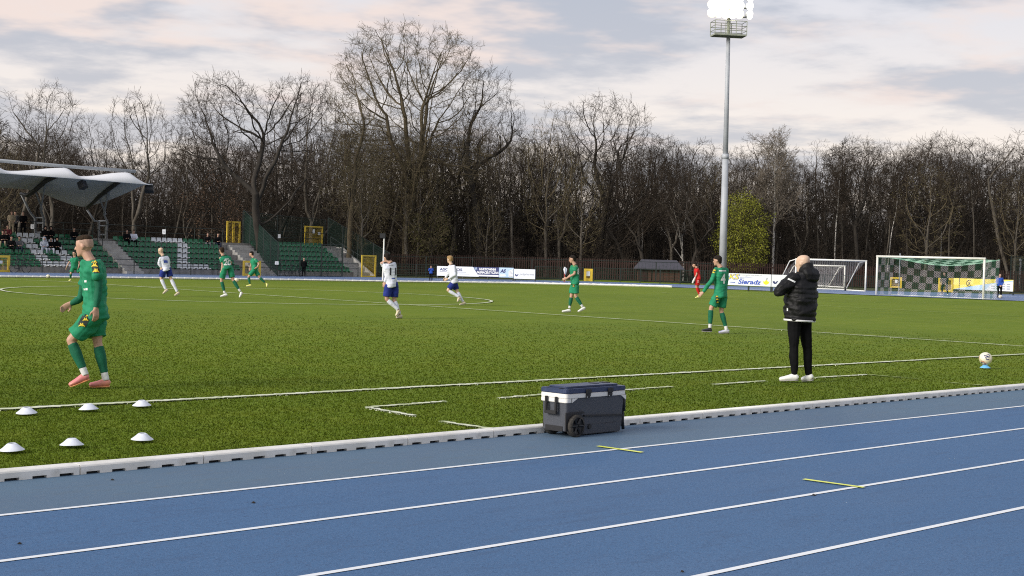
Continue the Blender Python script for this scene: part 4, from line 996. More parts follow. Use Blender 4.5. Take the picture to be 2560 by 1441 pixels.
    for i in range(1, n):
        p_ = par[i]; r0 = min(r[p_], r[i]*1.35); segs.append((nodes[p_], nodes[i], dirs[p_] if p_ else dirs[i], dirs[i], max(r0, r_tip), max(r[i], r_tip), lev(r[i])))
        if r[i] < .030 and nt:
            for k in range(nt+(2 if kids[i] == 0 else 0)):
                D = dirs[i]; e = (D[0]+g(0, .75), D[1]+g(0, .75), D[2]+g(0, .65)+.12); q = math.sqrt(e[0]**2+e[1]**2+e[2]**2); e = (e[0]/q, e[1]/q, e[2]/q); l = tl*rnd.uniform(.45, 1.15); b = nodes[i]
                m = (b[0]+e[0]*l*.5, b[1]+e[1]*l*.5, b[2]+e[2]*l*.5); e2 = (e[0]+g(0, .25), e[1]+g(0, .25), e[2]+g(0, .2)+.1); t_ = (m[0]+e2[0]*l*.5, m[1]+e2[1]*l*.5, m[2]+e2[2]*l*.5)
                segs.append((b, m, e, e2, r_tip*.9, r_tip*.8, 4)); segs.append((m, t_, e2, e2, r_tip*.8, r_tip*.6, 4)); tips.append((t_, e2))
                for w in range(sub):
                    e3 = (e[0]+g(0, .6), e[1]+g(0, .6), e[2]+g(0, .5)); l3 = l*rnd.uniform(.35, .6); s_ = m if w % 2 == 0 else b; segs.append((s_, (s_[0]+e3[0]*l3, s_[1]+e3[1]*l3, s_[2]+e3[2]*l3), e3, e3, r_tip*.75, r_tip*.6, 4))
    return segs, tips
SH = {'round': lambda t: .45+.55*math.sin(math.pi*min(1, t*.75+.15)), 'cone': lambda t: 1.05-.75*t, 'vase': lambda t: .75+.35*t}
BASE = dict(levels=5, n=(14, 8, 7, 5), start=(.33, .22, .15, .10), ang=(52, 46, 46, 46), ratio=(.37, .52, .48, .55), rr=(.60, .62, .58, .6), wob=(.05, .10, .14, .16, .18), trop=(.02, .06, .05, .03, .02), trunk=.80, r=.0125, minr=.0165, shape=SH['round'])
def spec(**k): d = dict(BASE); d.update(k); return d
PROTO = {}
def proto(key, seed, H, sp, bark, twig, leaves=None, split=2):
    if 'env' in sp: segs, tips = colonize(seed, H, **sp)
    else: segs, tips = grow_tree(seed, H, sp)
    zmax = max(s[1][2] for s in segs)
    ks = (9, 6, 4, 3, 3)
    tm = seg_mesh('trunk', [s for s in segs if s[6] < split], ks); tm.materials.append(M[bark]); tm.polygons.foreach_set('use_smooth', [True]*len(tm.polygons))
    cm = seg_mesh('crown', [s for s in segs if s[6] >= split], ks); cm.materials.append(M[twig])
    lm = None
    if leaves:
        lv, n_per, spread, size, droop = leaves; rr = np.random.default_rng(seed)
        lm = leaf_mesh('foliage', [t[0] for t in tips], n_per, spread, size, rr, droop); lm.materials.append(M[lv])
    PROTO[key] = (tm, cm, lm, zmax)
BALL = lambda cz, rx, rz, cx=0, cy=0: (cx, cy, cz, rx, rx, rz)
# trees of the wood
proto('oak', 1, 20, dict(env=[BALL(.68, .25, .31), BALL(.45, .16, .16, .08)], n_attr=1150, base=.30, r_trunk=.0135, extra=((.8, .5, 1, .22), (.9, .6, 3.4, .2)), twig=(3, .95), kill=.8, step=.45), 'bark_dark', 'twig')
proto('oak2', 2, 20, dict(env=[BALL(.72, .22, .26, .04), BALL(.55, .16, .16, -.12), BALL(.52, .14, .14, .13, .05)], n_attr=1050, base=.34, r_trunk=.013, extra=((.7, .8, 0, .2), (.9, .5, 2.6, .26), (1, .6, 4.4, .2)), twig=(3, .95), wob=.14, kill=.8, step=.45), 'bark_dark', 'twig')
proto('ash', 3, 20, dict(env=[BALL(.70, .20, .30), BALL(.5, .12, .16, -.1)], n_attr=1050, base=.28, r_trunk=.012, extra=((.9, .3, 0, .3), (1, .32, 2.2, .3), (.95, .35, 4.2, .28)), twig=(3, .95), up=.32, kill=.8, step=.45), 'bark', 'twig')
proto('slim', 4, 18, dict(env=[BALL(.74, .13, .26), BALL(.5, .08, .16)], n_attr=480, base=.62, r_trunk=.0085, twig=(2, .8), kill=.85, step=.5), 'bark_dark', 'twig')
proto('slim2', 5, 18, dict(env=[BALL(.78, .11, .22), BALL(.56, .07, .12, .04)], n_attr=420, base=.70, r_trunk=.008, twig=(2, .8), kill=.85, step=.5, up=.28), 'bark', 'twig')
proto('slim3', 6, 18, dict(env=[BALL(.66, .15, .34), BALL(.35, .12, .18)], n_attr=620, base=.60, r_trunk=.0085, twig=(2, .85), kill=.85, step=.5), 'bark_dark', 'twig_dark')
proto('dense', 7, 16, dict(env=[BALL(.62, .25, .36), BALL(.32, .22, .18)], n_attr=1100, base=.22, r_trunk=.012, extra=((.9, .5, 1, .2), (1, .5, 3.3, .2)), twig=(3, .9), kill=.75, step=.45), 'bark_dark', 'twig_dark')
proto('dense2', 8, 16, dict(env=[BALL(.64, .22, .35, .03), BALL(.36, .20, .16, -.05)], n_attr=1000, base=.25, r_trunk=.012, extra=((.9, .4, 0, .2), (1, .5, 2.3, .2)), twig=(3, .9), up=.26, kill=.75, step=.45), 'bark_dark', 'twig')
proto('budding', 9, 17, dict(env=[BALL(.60, .22, .36), BALL(.36, .18, .2)], n_attr=800, base=.30, r_trunk=.011, twig=(2, .8), kill=.8, step=.45), 'bark', 'twig_tan', ('bud', 1, .12, .07, 0))
proto('pole_trunk', 12, 17, dict(env=[BALL(.82, .11, .18)], n_attr=300, base=.74, r_trunk=.0075, twig=(2, .8), kill=.85, step=.5), 'bark', 'twig')
proto('birch_thin', 10, 17, spec(levels=4, n=(22, 8, 7), ang=(40, 45, 50), ratio=(.17, .5, .55), r=.0058, trunk=.95, start=(.50, .2, .1), trop=(.008, .02, -.06, -.10), nsegs=(12, 5, 4, 3), wob=(.055, .1, .14, .16)), 'birch', 'twig', split=1)
proto('pole_trunk', 12, 17, spec(levels=4, n=(12, 6, 5), ang=(40, 45, 50), ratio=(.15, .5, .55), r=.0070, trunk=.95, start=(.62, .2, .1), trop=(.006, .05, .03, .02), nsegs=(10, 4, 3, 2), wob=(.022, .1, .14, .16)), 'bark', 'twig')
# the individual trees of the skyline
proto('giant', 21, 25, dict(env=[BALL(.70, .31, .29), BALL(.80, .18, .19, -.12), BALL(.82, .17, .17, .13), BALL(.46, .24, .16, -.14), BALL(.42, .20, .14, .18), BALL(.30, .14, .12, -.10)], n_attr=3000, base=.36, r_trunk=.0195, extra=((1, .30, 0, .34), (1, .42, 3.1, .34), (.97, .62, .3, .34), (.95, .70, 3.4, .32), (1, .15, 1.6, .36), (.9, .6, 4.6, .26), (.9, .6, 1.4, .26)), twig=(2, .95), r_tip=.0115, wob=.08, up=.22, kill=.75, step=.42, sub=2), 'bark_warm', 'twig_tan', ('bud', 1, .12, .055, 0))
proto('leaning', 22, 20, dict(env=[BALL(.82, .20, .18, -.22), BALL(.84, .18, .16, .14), BALL(.60, .16, .14, -.32), BALL(.55, .13, .12, .22)], n_attr=1800, base=.42, lean=(-.28, 0), r_trunk=.020, extra=((1, .42, 3.14, .36), (.85, .34, .15, .40), (1, .95, 3.0, .22), (.6, 1.15, .2, .24), (.75, .7, 1.9, .2)), twig=(3, .95), wob=.11, up=.2, kill=.75, step=.42, r_tip=.0115), 'bark_dark', 'twig')
proto('spire', 23, 22, dict(env=[BALL(.74, .15, .26), BALL(.52, .17, .16, -.06), BALL(.36, .15, .12, .05)], n_attr=1300, base=.34, r_trunk=.012, extra=((1, .16, 0, .4), (1, .4, 2.8, .3), (.9, .45, .4, .26), (.8, .5, 4.4, .24)), twig=(2, .85), up=.34, kill=.75, step=.42), 'bark_warm', 'twig_tan', ('bud', 1, .12, .055, 0))
proto('fork', 24, 21, dict(env=[BALL(.86, .17, .14, .02), BALL(.72, .19, .15, .10), BALL(.66, .12, .12, -.12)], n_attr=1300, base=.52, lean=(.03, 0), r_trunk=.0155, extra=((.98, .35, .2, .3), (1, .2, 2.6, .3), (.85, .7, 0, .24), (.8, .6, 3.2, .18)), twig=(2, .85), wob=.17, kill=.75, step=.42), 'bark_dark', 'twig')
proto('fan', 25, 19, dict(env=[BALL(.82, .27, .17), BALL(.64, .22, .16), BALL(.5, .14, .12, .1)], n_attr=1700, base=.42, r_trunk=.015, extra=((1, .25, 0, .3), (1, .42, 3.1, .32), (.97, .6, .4, .3), (.95, .65, 2.9, .28), (.9, .5, 4.7, .26), (.9, .5, 1.5, .26)), twig=(2, .85), up=.3, kill=.75, step=.42), 'bark_dark', 'twig')
proto('birch', 26, 19, spec(levels=4, n=(34, 10, 9), ang=(44, 45, 46), ratio=(.25, .46, .5), r=.0105, trunk=.96, start=(.36, .2, .1), trop=(.004, .05, .02, -.04), nsegs=(14, 6, 4, 3), wob=(.02, .1, .14, .16), minr=.016), 'birch', 'twig_pale', split=1)
proto('birch_fork', 27, 11, spec(levels=4, n=(5, 4, 3), ang=(42, 40, 46), ratio=(.62, .42, .5), r=.013, trunk=.62, start=(.35, .35, .3), trop=(.0, .03, .02, .0), nsegs=(8, 7, 4, 3), wob=(.03, .06, .12, .16), minr=.016), 'birch', 'twig_pale')
proto('deadleaf', 28, 12, spec(levels=4, n=(16, 7, 6), ang=(62, 46, 44), ratio=(.34, .46, .5), start=(.22, .25, .1), trop=(.01, .0, .0, -.03), nsegs=(8, 6, 4, 3)), 'bark_dark', 'twig', ('dead_leaf', 5, .30, .10, .25))
def leafy(key, seed, H, n, sp, leafm, n_per, spread, size, bark, twig):
    proto(key, seed, H, sp, bark, twig, (leafm, n_per, spread, size, 0))
proto('maple', 31, 9, dict(env=[BALL(.60, .26, .36), BALL(.38, .30, .26, .12, .05), BALL(.34, .26, .24, -.16), BALL(.66, .18, .2, -.14, .1), BALL(.78, .14, .18, .08)], n_attr=900, base=.12, step=.32, kill=.5, r_trunk=.012, extra=((.9, .6, 1, .25), (1, .7, 3.2, .25)), twig=(2, .55), r_tip=.008), 'bark_dark', 'twig', ('spring_leaf', 9, .20, .095, 0))
leafy('olive_bush', 32, 6, 0, spec(levels=4, n=(16, 8, 6), ang=(55, 46, 44), ratio=(.42, .46, .5), start=(.05, .2, .1), trop=(.02, .03, .03, .0), nsegs=(6, 5, 3, 2), trunk=.8), 'olive_leaf', 4, .25, .075, 'bark', 'twig_tan')
TREES = []
def tree(key, px, ytop, D, label, group=None, rz=None, wide=1.0, name='bare_tree', ybase=None):
    p = foot(px, D); h = height_to(p, ytop); tm, cm, lm, z0 = PROTO[key]; s = h/z0
    root = empty(name, p, rz if rz is not None else random.Random(int(px*7+D)).random()*6.28, label, 'tree' if 'bush' not in name else 'bush', group); root.scale = (s*wide, s*wide, s)
    for nm, me in (('trunk', tm), ('crown', cm), ('foliage', lm)):
        if me is None: continue
        q = bpy.data.objects.new(nm, me); COL.objects.link(q); q.parent = root
    TREES.append(root); return root
VW = math.atan2(_r0.y, _r0.x)      # rotating by this puts a tree's x axis along the picture
tree('giant', 1015, 42, 140, 'giant bare tree with a wide tan crown, tallest in the picture', rz=VW+.4, wide=1.0, name='giant_tree')
tree('spire', 868, 128, 128, 'tall loose budding tree left of the giant tree', rz=1.0, wide=.95)
tree('ash', 780, 190, 134, 'pale slanting bare tree left of the loose budding tree', rz=.3, wide=.95)
tree('fork', 1195, 135, 141, 'dark crooked tree right of the giant tree, crown overlapping it', rz=VW+.8, wide=.85)
tree('leaning', 655, 165, 122, 'big dark tree leaning left, forked high, behind the double yellow gate', rz=VW, wide=1.0)
tree('oak2', 500, 215, 140, 'bare tree with a round top left of the big leaning tree', rz=2.0, wide=.8)
tree('oak', 700, 250, 140, 'dense round bare tree right of the big leaning tree', rz=4.1, wide=1.0)
tree('ash', 335, 215, 122, 'bare tree with many upright limbs above the canopy tip', rz=2.6, wide=1.0)
tree('ash', 118, 192, 126, 'tall bare tree above the canopy ridge pipe, many fine upright branches', rz=5.0, wide=.95)
tree('oak2', 212, 272, 130, 'lower crooked bare tree between the two tall ones above the canopy', rz=1.2, wide=.85)
tree('slim2', 22, 225, 128, 'slim bare tree at the left edge above the canopy', rz=.6, wide=1.3)
tree('fan', 1500, 222, 142, 'fan shaped bare tree left of the floodlight mast', rz=VW+.3, wide=1.0)
tree('budding', 1365, 248, 140, 'pale tan tree between the dark crooked tree and the fan shaped one', rz=.8, wide=.8)
tree('birch', 1932, 308, 138, 'tall white birch right of the yellow green bush', rz=1.4, wide=1.0, name='birch_tree')
tree('birch_fork', 1708, 470, 140, 'forked white birch with two long bare limbs left of the mast', rz=VW+.2, wide=1.25, name='birch_tree')
tree('birch_thin', 2085, 345, 140, 'slender leaning birch right of the tall white birch', rz=.5, name='birch_tree')
tree('fan', 2142, 330, 140, 'reddish bare tree with a clear domed crown right of the birches', rz=2.2, wide=.85)
tree('oak', 2330, 328, 142, 'broad dense bare tree above the netted goal', rz=.9, wide=1.15)
tree('slim2', 2525, 318, 139, 'thin tall tree rising at the right edge', rz=3.3, wide=1.25)
tree('deadleaf', 560, 410, 127, 'low tree still holding brown dead leaves beside the double yellow gate', rz=1.1, wide=1.15)
tree('budding', 905, 330, 128, 'olive budding tree with a pale trunk behind the caged stand', rz=2.1, wide=.75)
tree('budding', 1040, 350, 139, 'olive budding tree in front of the giant trunk', rz=4.4, wide=.9)
tree('budding', 1215, 480, 138, 'small tan budding tree hanging over the long advertising board', rz=.4, wide=1.1)
tree('maple', 1858, 472, 136, 'round yellow green bush in fresh leaf behind the mast', rz=.7, wide=.95, name='leafy_bush')
tree('olive_bush', 1075, 500, 138, 'tall olive bush with small leaves left of the boy in blue', rz=.7, wide=.95, name='leafy_bush')
for px, yt, lab in ((1604, 480, 'short white birch trunk right of the hut roof line'), (1745, 560, 'thin white birch stub between the forked birch and the mast'), (648, 420, 'white birch trunk behind the double yellow gate'), (2352, 440, 'white birch trunk above the middle of the netted goal'),
                     (2215, 460, 'pale birch trunk above the left post of the netted goal')):
    tree('birch_thin', px, yt-60, 139+rl.random()*6, lab, rz=rl.random()*6, wide=.9, name='birch_tree')
# the wood behind: trees nothing tells apart share a label by stretch of the wood
rt = random.Random(77)
KEYS = ['slim', 'slim2', 'slim3', 'slim3', 'oak', 'oak', 'oak', 'oak2', 'oak2', 'oak2', 'ash', 'ash', 'dense', 'dense', 'dense', 'dense2', 'dense2', 'pole_trunk', 'budding']
SKY = [(-80, 300), (30, 300), (110, 330), (250, 380), (330, 380), (430, 350), (560, 340), (690, 330), (760, 330), (850, 300), (1000, 300), (1150, 290), (1280, 330), (1400, 330), (1520, 330), (1620, 345), (1720, 360), (1800, 365), (1900, 360), (2000, 370), (2090, 385), (2200, 370), (2300, 345), (2420, 345), (2500, 370), (2640, 380)]
def skyl(x):
    for (a, b), (c, d) in zip(SKY[:-1], SKY[1:]):
        if a <= x <= c: return b+(d-b)*(x-a)/(c-a)
    return 370
stretches = [(-90, 420, 'bare tree in the dark wood behind the canopied stand', 'trees of the wood behind the canopy'), (420, 900, 'bare tree in the dark wood behind the caged stand', 'trees of the wood behind the caged stand'),
             (900, 1420, 'bare tree in the dark wood behind the advertising boards', 'trees of the wood behind the boards'), (1420, 1980, 'bare tree in the dark wood around the floodlight mast', 'trees of the wood around the mast'),
             (1980, 2650, 'bare tree in the dark wood behind the goals', 'trees of the wood behind the goals')]
KIND = {'slim': 'slim dark bare tree', 'slim2': 'slim grey bare tree', 'slim3': 'slim dark tree branched low', 'oak': 'broad dark bare tree', 'oak2': 'broad dark bare tree', 'ash': 'grey bare tree with upright limbs', 'dense': 'dense bushy bare tree', 'dense2': 'dense bushy bare tree', 'pole_trunk': 'pole straight grey tree', 'budding': 'tan budding tree'}
for i in range(200):
    px = -80+2720*(i+rt.random())/200; row = i % 4; D = 136+row*13+rt.random()*12
    yt = skyl(px)+rt.uniform(-32, 50)+(30 if row == 0 else 0); key = KEYS[rt.randrange(len(KEYS))] if row else ('pole_trunk', 'slim2', 'pole_trunk', 'oak2', 'budding', 'ash')[rt.randrange(6)]
    for a, b, lab, grp in stretches:
        if a <= px < b: tree(key, px, yt, D, KIND[key]+lab[len('bare tree'):], KIND[key]+', '+grp, rt.random()*6.28, .9+.45*rt.random())
# saplings and undergrowth: one mass nobody could count
def mass(name, label, n, dmin, dmax, hmin, hmax, m, k=3, seed=0, xs=(-150, 2700), branch=6, r=.022):
    rr = random.Random(seed); segs = []
    for i in range(n):
        px = rr.uniform(*xs); D = rr.uniform(dmin, dmax)
        if D < 137 and 1570 < px < 1720: D += 8
        p = foot(px, D); h = rr.uniform(hmin, hmax); d = Vector((rr.gauss(0, .08), rr.gauss(0, .08), 1)).normalized(); pts = [p]
        for j in range(4):
            d = (d+Vector((rr.gauss(0, .07), rr.gauss(0, .07), .05))).normalized(); pts.append(pts[-1]+d*h/4)
        r0 = r*(.6+h/hmax)
        for j in range(4): t = tuple((pts[j+1]-pts[j]).normalized()); segs.append((tuple(pts[j]), tuple(pts[j+1]), t, t, r0*(1-.2*j), r0*(.8-.2*j)+.004, 0))
        for j in range(branch):
            q = pts[1].lerp(pts[4], rr.random()) if rr.random() < .7 else pts[0].lerp(pts[2], rr.random()); e = Vector((rr.gauss(0, 1), rr.gauss(0, 1), rr.uniform(.2, 1.3))).normalized(); L = h*rr.uniform(.12, .34)
            q2 = q+e*L*.5; e2 = (e+Vector((rr.gauss(0, .3), rr.gauss(0, .3), .3))).normalized(); q3 = q2+e2*L*.5
            segs.append((tuple(q), tuple(q2), tuple(e), tuple(e2), .016, .013, 0)); segs.append((tuple(q2), tuple(q3), tuple(e2), tuple(e2), .013, .010, 0))
            for w in range(2):
                e3 = (e2+Vector((rr.gauss(0, .7), rr.gauss(0, .7), rr.gauss(0, .5)))).normalized(); s = q.lerp(q3, rr.uniform(.3, 1)); segs.append((tuple(s), tuple(s+e3*L*.4), tuple(e3), tuple(e3), .011, .009, 0))
    o = link(name, seg_mesh(name, segs, (3,)), m); tag(o, label, 'undergrowth', kind='stuff'); return o
mass('undergrowth', 'dark tangle of saplings and brush on the floor of the wood', 3800, 138, 190, 2.0, 9.5, 'twig_dark', seed=1, branch=10)
mass('undergrowth', 'brown brush along the near edge of the wood', 700, 133, 144, 1.0, 4.0, 'twig', seed=2, branch=8)
mass('far_wood', 'deep dark wood of thin trunks far behind', 1900, 190, 260, 7.0, 11.5, 'twig_dark', seed=3, branch=14, r=.085)
mass('far_wood', 'dense dark brush deep in the wood', 1300, 186, 225, 4.0, 9.5, 'twig_dark', seed=4, branch=16, r=.13)
# floor of the wood
V = []; F = []
xs = list(range(-400, 2961, 60)); ds = [131, 150, 180, 230, 300]
for x in xs:
    for D in ds: p = foot(x, D); V.append((p.x, p.y, p.z-.01))
for i in range(len(xs)-1):
    for j in range(len(ds)-1): n = len(ds); F.append((i*n+j, (i+1)*n+j, (i+1)*n+j+1, i*n+j+1))
tag(link('forest_floor', np_mesh('forest_floor', np.array(V), np.array(F)), 'litter'), kind='structure')
# ================================================================ PROPS
# ---- cool box
cb = at(1436, 1094); box = empty('cool_box', (cb.x, cb.y, 0.0), R(2.0), 'large wheeled grey cool box with a navy lid on the track', 'cool box')
M['cool_grey'] = mat('cool_box_grey', (0.050, 0.056, 0.070), .55, (0.062, 0.068, 0.084), 60, bump=.25, bscale=220)
M['cool_white'] = mat('cool_box_white', (0.74, 0.72, 0.68), .45)
M['cool_navy'] = mat('cool_box_navy', (0.020, 0.034, 0.088), .45, (0.028, 0.044, 0.105), 30, bump=.15, bscale=200)
M['rubber'] = mat('tyre_rubber', (0.020, 0.018, 0.016), .8, (0.050, 0.044, 0.036), 40, bump=.5, bscale=60)
CLx, CWy, CH = 0.87, 0.335, 0.475          # length along the kerb, depth, height
x0, x1, y0, y1 = -0.105, CLx-.105, 0.02, 0.02+CWy
def rbox(ax0, ax1, ay0, ay1, z0, z1, r, taper=0.0, seg=4):
    """box with rounded upright edges, bottom narrower by taper"""
    b = MB(); ring = []
    for (cx, cy, a0) in ((ax1-r, ay1-r, 0), (ax0+r, ay1-r, 90), (ax0+r, ay0+r, 180), (ax1-r, ay0+r, 270)):
        for i in range(seg+1): a = R(a0+90*i/seg); ring.append((cx+r*math.cos(a), cy+r*math.sin(a)))
    mx_, my_ = (ax0+ax1)/2, (ay0+ay1)/2; n = len(ring)
    vs = [((x-mx_)*(1-taper)+mx_, (y-my_)*(1-taper)+my_, z0) for x, y in ring]+[(x, y, z1) for x, y in ring]
    b.add(vs, [tuple(reversed(range(n))), tuple(range(n, 2*n))]+[(j, (j+1) % n, (j+1) % n+n, j+n) for j in range(n)]); return b
rbox(x0+.012, x1-.012, y0+.012, y1-.012, .055, .36, .022, .035).build('body', 'cool_grey', box, bevel=.006)
# white collar: deep at the left end, thin along the front, with the slanted step seen in the photo
b = rbox(x0, x1, y0, y1, .362, .405, .026); b.build('collar', 'cool_white', box, bevel=.005)
b = rbox(x0, x0+.085, y0, y1, .322, .3605, .026); b.build('collar_end', 'cool_white', box, bevel=.004)
for xa, sgn in ((x0+.085, 1), (x1-.0, -1)):
    b = MB(); b.prism([(xa-.0, .3605), (xa+sgn*.075, .3605), (xa, .322 if sgn > 0 else .315)], y0, y0+.016)
    me = b.build('collar_step', 'cool_white', box)
rbox(x0-.004, x1+.004, y0-.004, y1+.004, .407, .452, .034).build('lid', 'cool_navy', box, bevel=.010)
rbox(x0+.05, x1-.05, y0+.045, y1-.045, .452, .470, .04).build('lid_panel', 'cool_navy', box, bevel=.006)
for yy in (y0+.08, y1-.10):
    b = MB(); b.box(x0-.001, x0+.10, yy, yy+.02, .453, .458); b.build('lid_groove', 'black', box)
for xx in (x1-.30, x1-.14):
    b = MB(); b.box(xx, xx+.07, y1-.19, y1-.10, .4705, .476); b.build('lid_recess', 'black', box, bevel=.003)
for xx in (.30, .62):
    b = MB(); b.box(x0+xx-.036, x0+xx+.036, y0-.022, y0-.0045, .398, .440); b.build('latch', 'black', box, bevel=.005)
    b = MB(); b.box(x0+xx-.030, x0+xx+.030, y0-.016, y0-.002, .358, .397); b.build('latch_catch', 'black', box, bevel=.004)
    for dx in (-.024, .024):
        b = MB(); b.lathe([(0.0, .004), (.005, .003), (.006, 0)], 8, Matrix.Translation((x0+xx+dx, y0-.016, .368)) @ Matrix.Rotation(R(90), 4, 'X')); b.build('rivet', 'galv', box)
# side handle on the left end
hy0, hy1 = y0+.10, y0+.25
b = MB(); b.box(x0-.030, x0-.006, hy0, hy0+.026, .235, .375); b.box(x0-.030, x0-.006, hy1-.026, hy1, .235, .375); b.box(x0-.032, x0-.008, hy0, hy1, .212, .244); b.build('side_handle', 'black', box, bevel=.004)
# wheel arch, skirt and foot
b = MB(); b.box(x0-.004, x0+.255, y0-.006, y0+.010, .215, .232); b.build('arch_lip', 'black', box, bevel=.004)
b = MB(); b.prism([(x0+.20, .215), (x0+.26, .165), (x0+.26, .06), (x0-.0, .06), (x0-.0, .215)], y0-.002, y0+.012); b.build('wheel_arch', 'black', box)
b = MB(); b.prism([(x0+.26, .185), (x1-.02, .160), (x1-.02, .172), (x0+.26, .198)], y0-.004, y0+.02); b.build('skirt_line', 'black', box)
rbox(x0+.24, x1-.03, y0+.004, y1-.004, .012, .105, .03, .05).build('skirt', 'cool_grey', box, bevel=.006)
b = MB(); b.lathe([(0.0, .012), (.022, .012), (.026, 0)], 12, Matrix.Translation((x0+.34, y0+.005, .085)) @ Matrix.Rotation(R(90), 4, 'X')); b.build('drain_plug', 'black', box)
b = MB(); b.box(x0+.02, x0+.22, y0+.06, y1-.06, .05, .10); b.build('axle_box', 'black', box)
# pull handle folded against the right end
b = MB()
for yy in (y0+.05, y1-.05): b.tube([(x1+.012, yy, .372), (x1+.016, yy, .10), (x1+.030, yy, .02)], .016, 6)
b.tube([(x1+.014, y0+.05, .37), (x1+.014, y1-.05, .37)], .015, 6); b.tube([(x1+.014, y0+.04, .2), (x1+.014, y0+.04, .37)], .02, 6); b.build('pull_handle', 'black', box, True)
for yy in (y0-.006, y1-.045):
    s = -1 if yy < .2 else 1
    mt = Matrix.Translation((x0+.130, yy, .105)) @ Matrix.Rotation(R(90)*(-s), 4, 'X')
    b = MB(); b.lathe([(.078, -.040), (.098, -.036), (.105, -.020), (.105, .020), (.098, .030), (.080, .034)], 28, mt); w_ = b.build('wheel', 'rubber', box, True)
    b = MB(); b.lathe([(.080, .030), (.076, .020), (.030, .012), (.020, .022), (0.001, .024)], 20, mt); b.build('rim', 'black', w_)
    for i in range(6):
        b = MB(); a = i*math.pi/3; b.bar(mt @ Vector((.02*math.cos(a), .02*math.sin(a), .024)), mt @ Vector((.078*math.cos(a), .078*math.sin(a), .028)), .016); b.build('spoke', 'black', w_)

# ---- marker discs
def disc_mesh(m):
    b = MB(); b.lathe([(.024, .052), (.030, .056), (.040, .050), (.070, .024), (.098, .004), (.100, .0), (.096, .001), (.068, .019), (.038, .044), (.024, .050)], 24); me = b.mesh('marker_disc'); me.materials.append(M[m]); me.polygons.foreach_set('use_smooth', [True]*len(me.polygons)); return me
dw = disc_mesh('cone_white'); db_ = disc_mesh('cone_blue')
labs = ['white marker disc in the back row, nearest the left edge', 'white marker disc in the middle of the back row by the touchline', 'white marker disc at the right end of the back row, on the touchline',
        'white marker disc in the front row, cut by the left edge', 'white marker disc in the middle of the front row', 'white marker disc at the right end of the front row with a dark speck']
for (px, py, wpx), lab in zip(((66.5, 1039, 52), (221.5, 1029.5, 49), (354.5, 1020, 47), (30, 1132.5, 62), (179.5, 1119.5, 60), (355.5, 1105.5, 56)), labs):
    p = at(px, py-3); o = link('marker_disc', dw, None, None, (p.x, p.y, .012)); s = wpx*depth_of(p)/FPX/.2; o.scale = (s, s, s*1.02); o.rotation_euler = (R(rl.uniform(-3, 3)), R(rl.uniform(-3, 3)), rl.random()*6); tag(o, lab, 'marker disc', 'white marker discs on the grass')
p = at(2463, 921.5); o = link('marker_disc', db_, None, None, (p.x, p.y, .010)); tag(o, 'light blue marker disc under the football on the grass', 'marker disc'); o.scale = (.92, .92, .92)

# ---- footballs
def ball(p, r, label, cols, seed):
    M_ = [M[c] for c in cols]; b = MB(); me = bpy.data.meshes.new('football'); bm = bmesh.new(); bmesh.ops.create_icosphere(bm, subdivisions=4, radius=r)
    rr = random.Random(seed); seedsd = [Vector((rr.gauss(0, 1), rr.gauss(0, 1), rr.gauss(0, 1))).normalized() for _ in range(7)]
    for f in bm.faces:
        f.smooth = True; d = f.calc_center_median().normalized(); f.material_index = 0
        for k, s in enumerate(seedsd):
            a = d.angle(s); wob = .10*math.sin(3*math.atan2(d.z-s.z, d.x-s.x))
            if .30+wob < a < .44+wob or (k % 3 == 0 and a < .16): f.material_index = 1+k % (len(cols)-1)
    bm.to_mesh(me); bm.free(); o = link('football', me, None, None, p)
    for m in M_: me.materials.append(m)
    return tag(o, label, 'football', 'footballs')
M['ball_white'] = mat('ball_white', (0.74, 0.70, 0.56), .4, (.70, .55, .30), 6, ramp=(.5, .7)); M['ball_navy'] = mat('ball_navy', (0.02, 0.03, 0.12), .4); M['ball_red'] = mat('ball_red', (0.55, .22, .16), .4); M['ball_gold'] = mat('ball_gold', (0.60, .45, .12), .4); M['ball_green'] = mat('ball_green', (0.30, .36, .18), .4)
ball((p.x, p.y, .010+.056*.92+.106), .112, 'white football with navy and red swirls balanced on the blue disc', ('ball_white', 'ball_navy', 'ball_red', 'ball_gold', 'ball_green'), 5)
p = at(591, 707); ball((p.x, p.y, p.z+.13), .125, 'football in play just right of the green player seen from behind', ('ball_white', 'ball_red', 'ball_gold'), 2)
p = at(120, 696.5); ball((p.x, p.y, p.z+.12), .12, 'white football by the far kerb near the left edge', ('ball_white', 'ball_navy'), 3)
p = at(2501, 747); ball((p.x, p.y, p.z+.12), .125, 'white football at the feet of the boy right of the netted goal', ('ball_white', 'ball_navy'), 4)

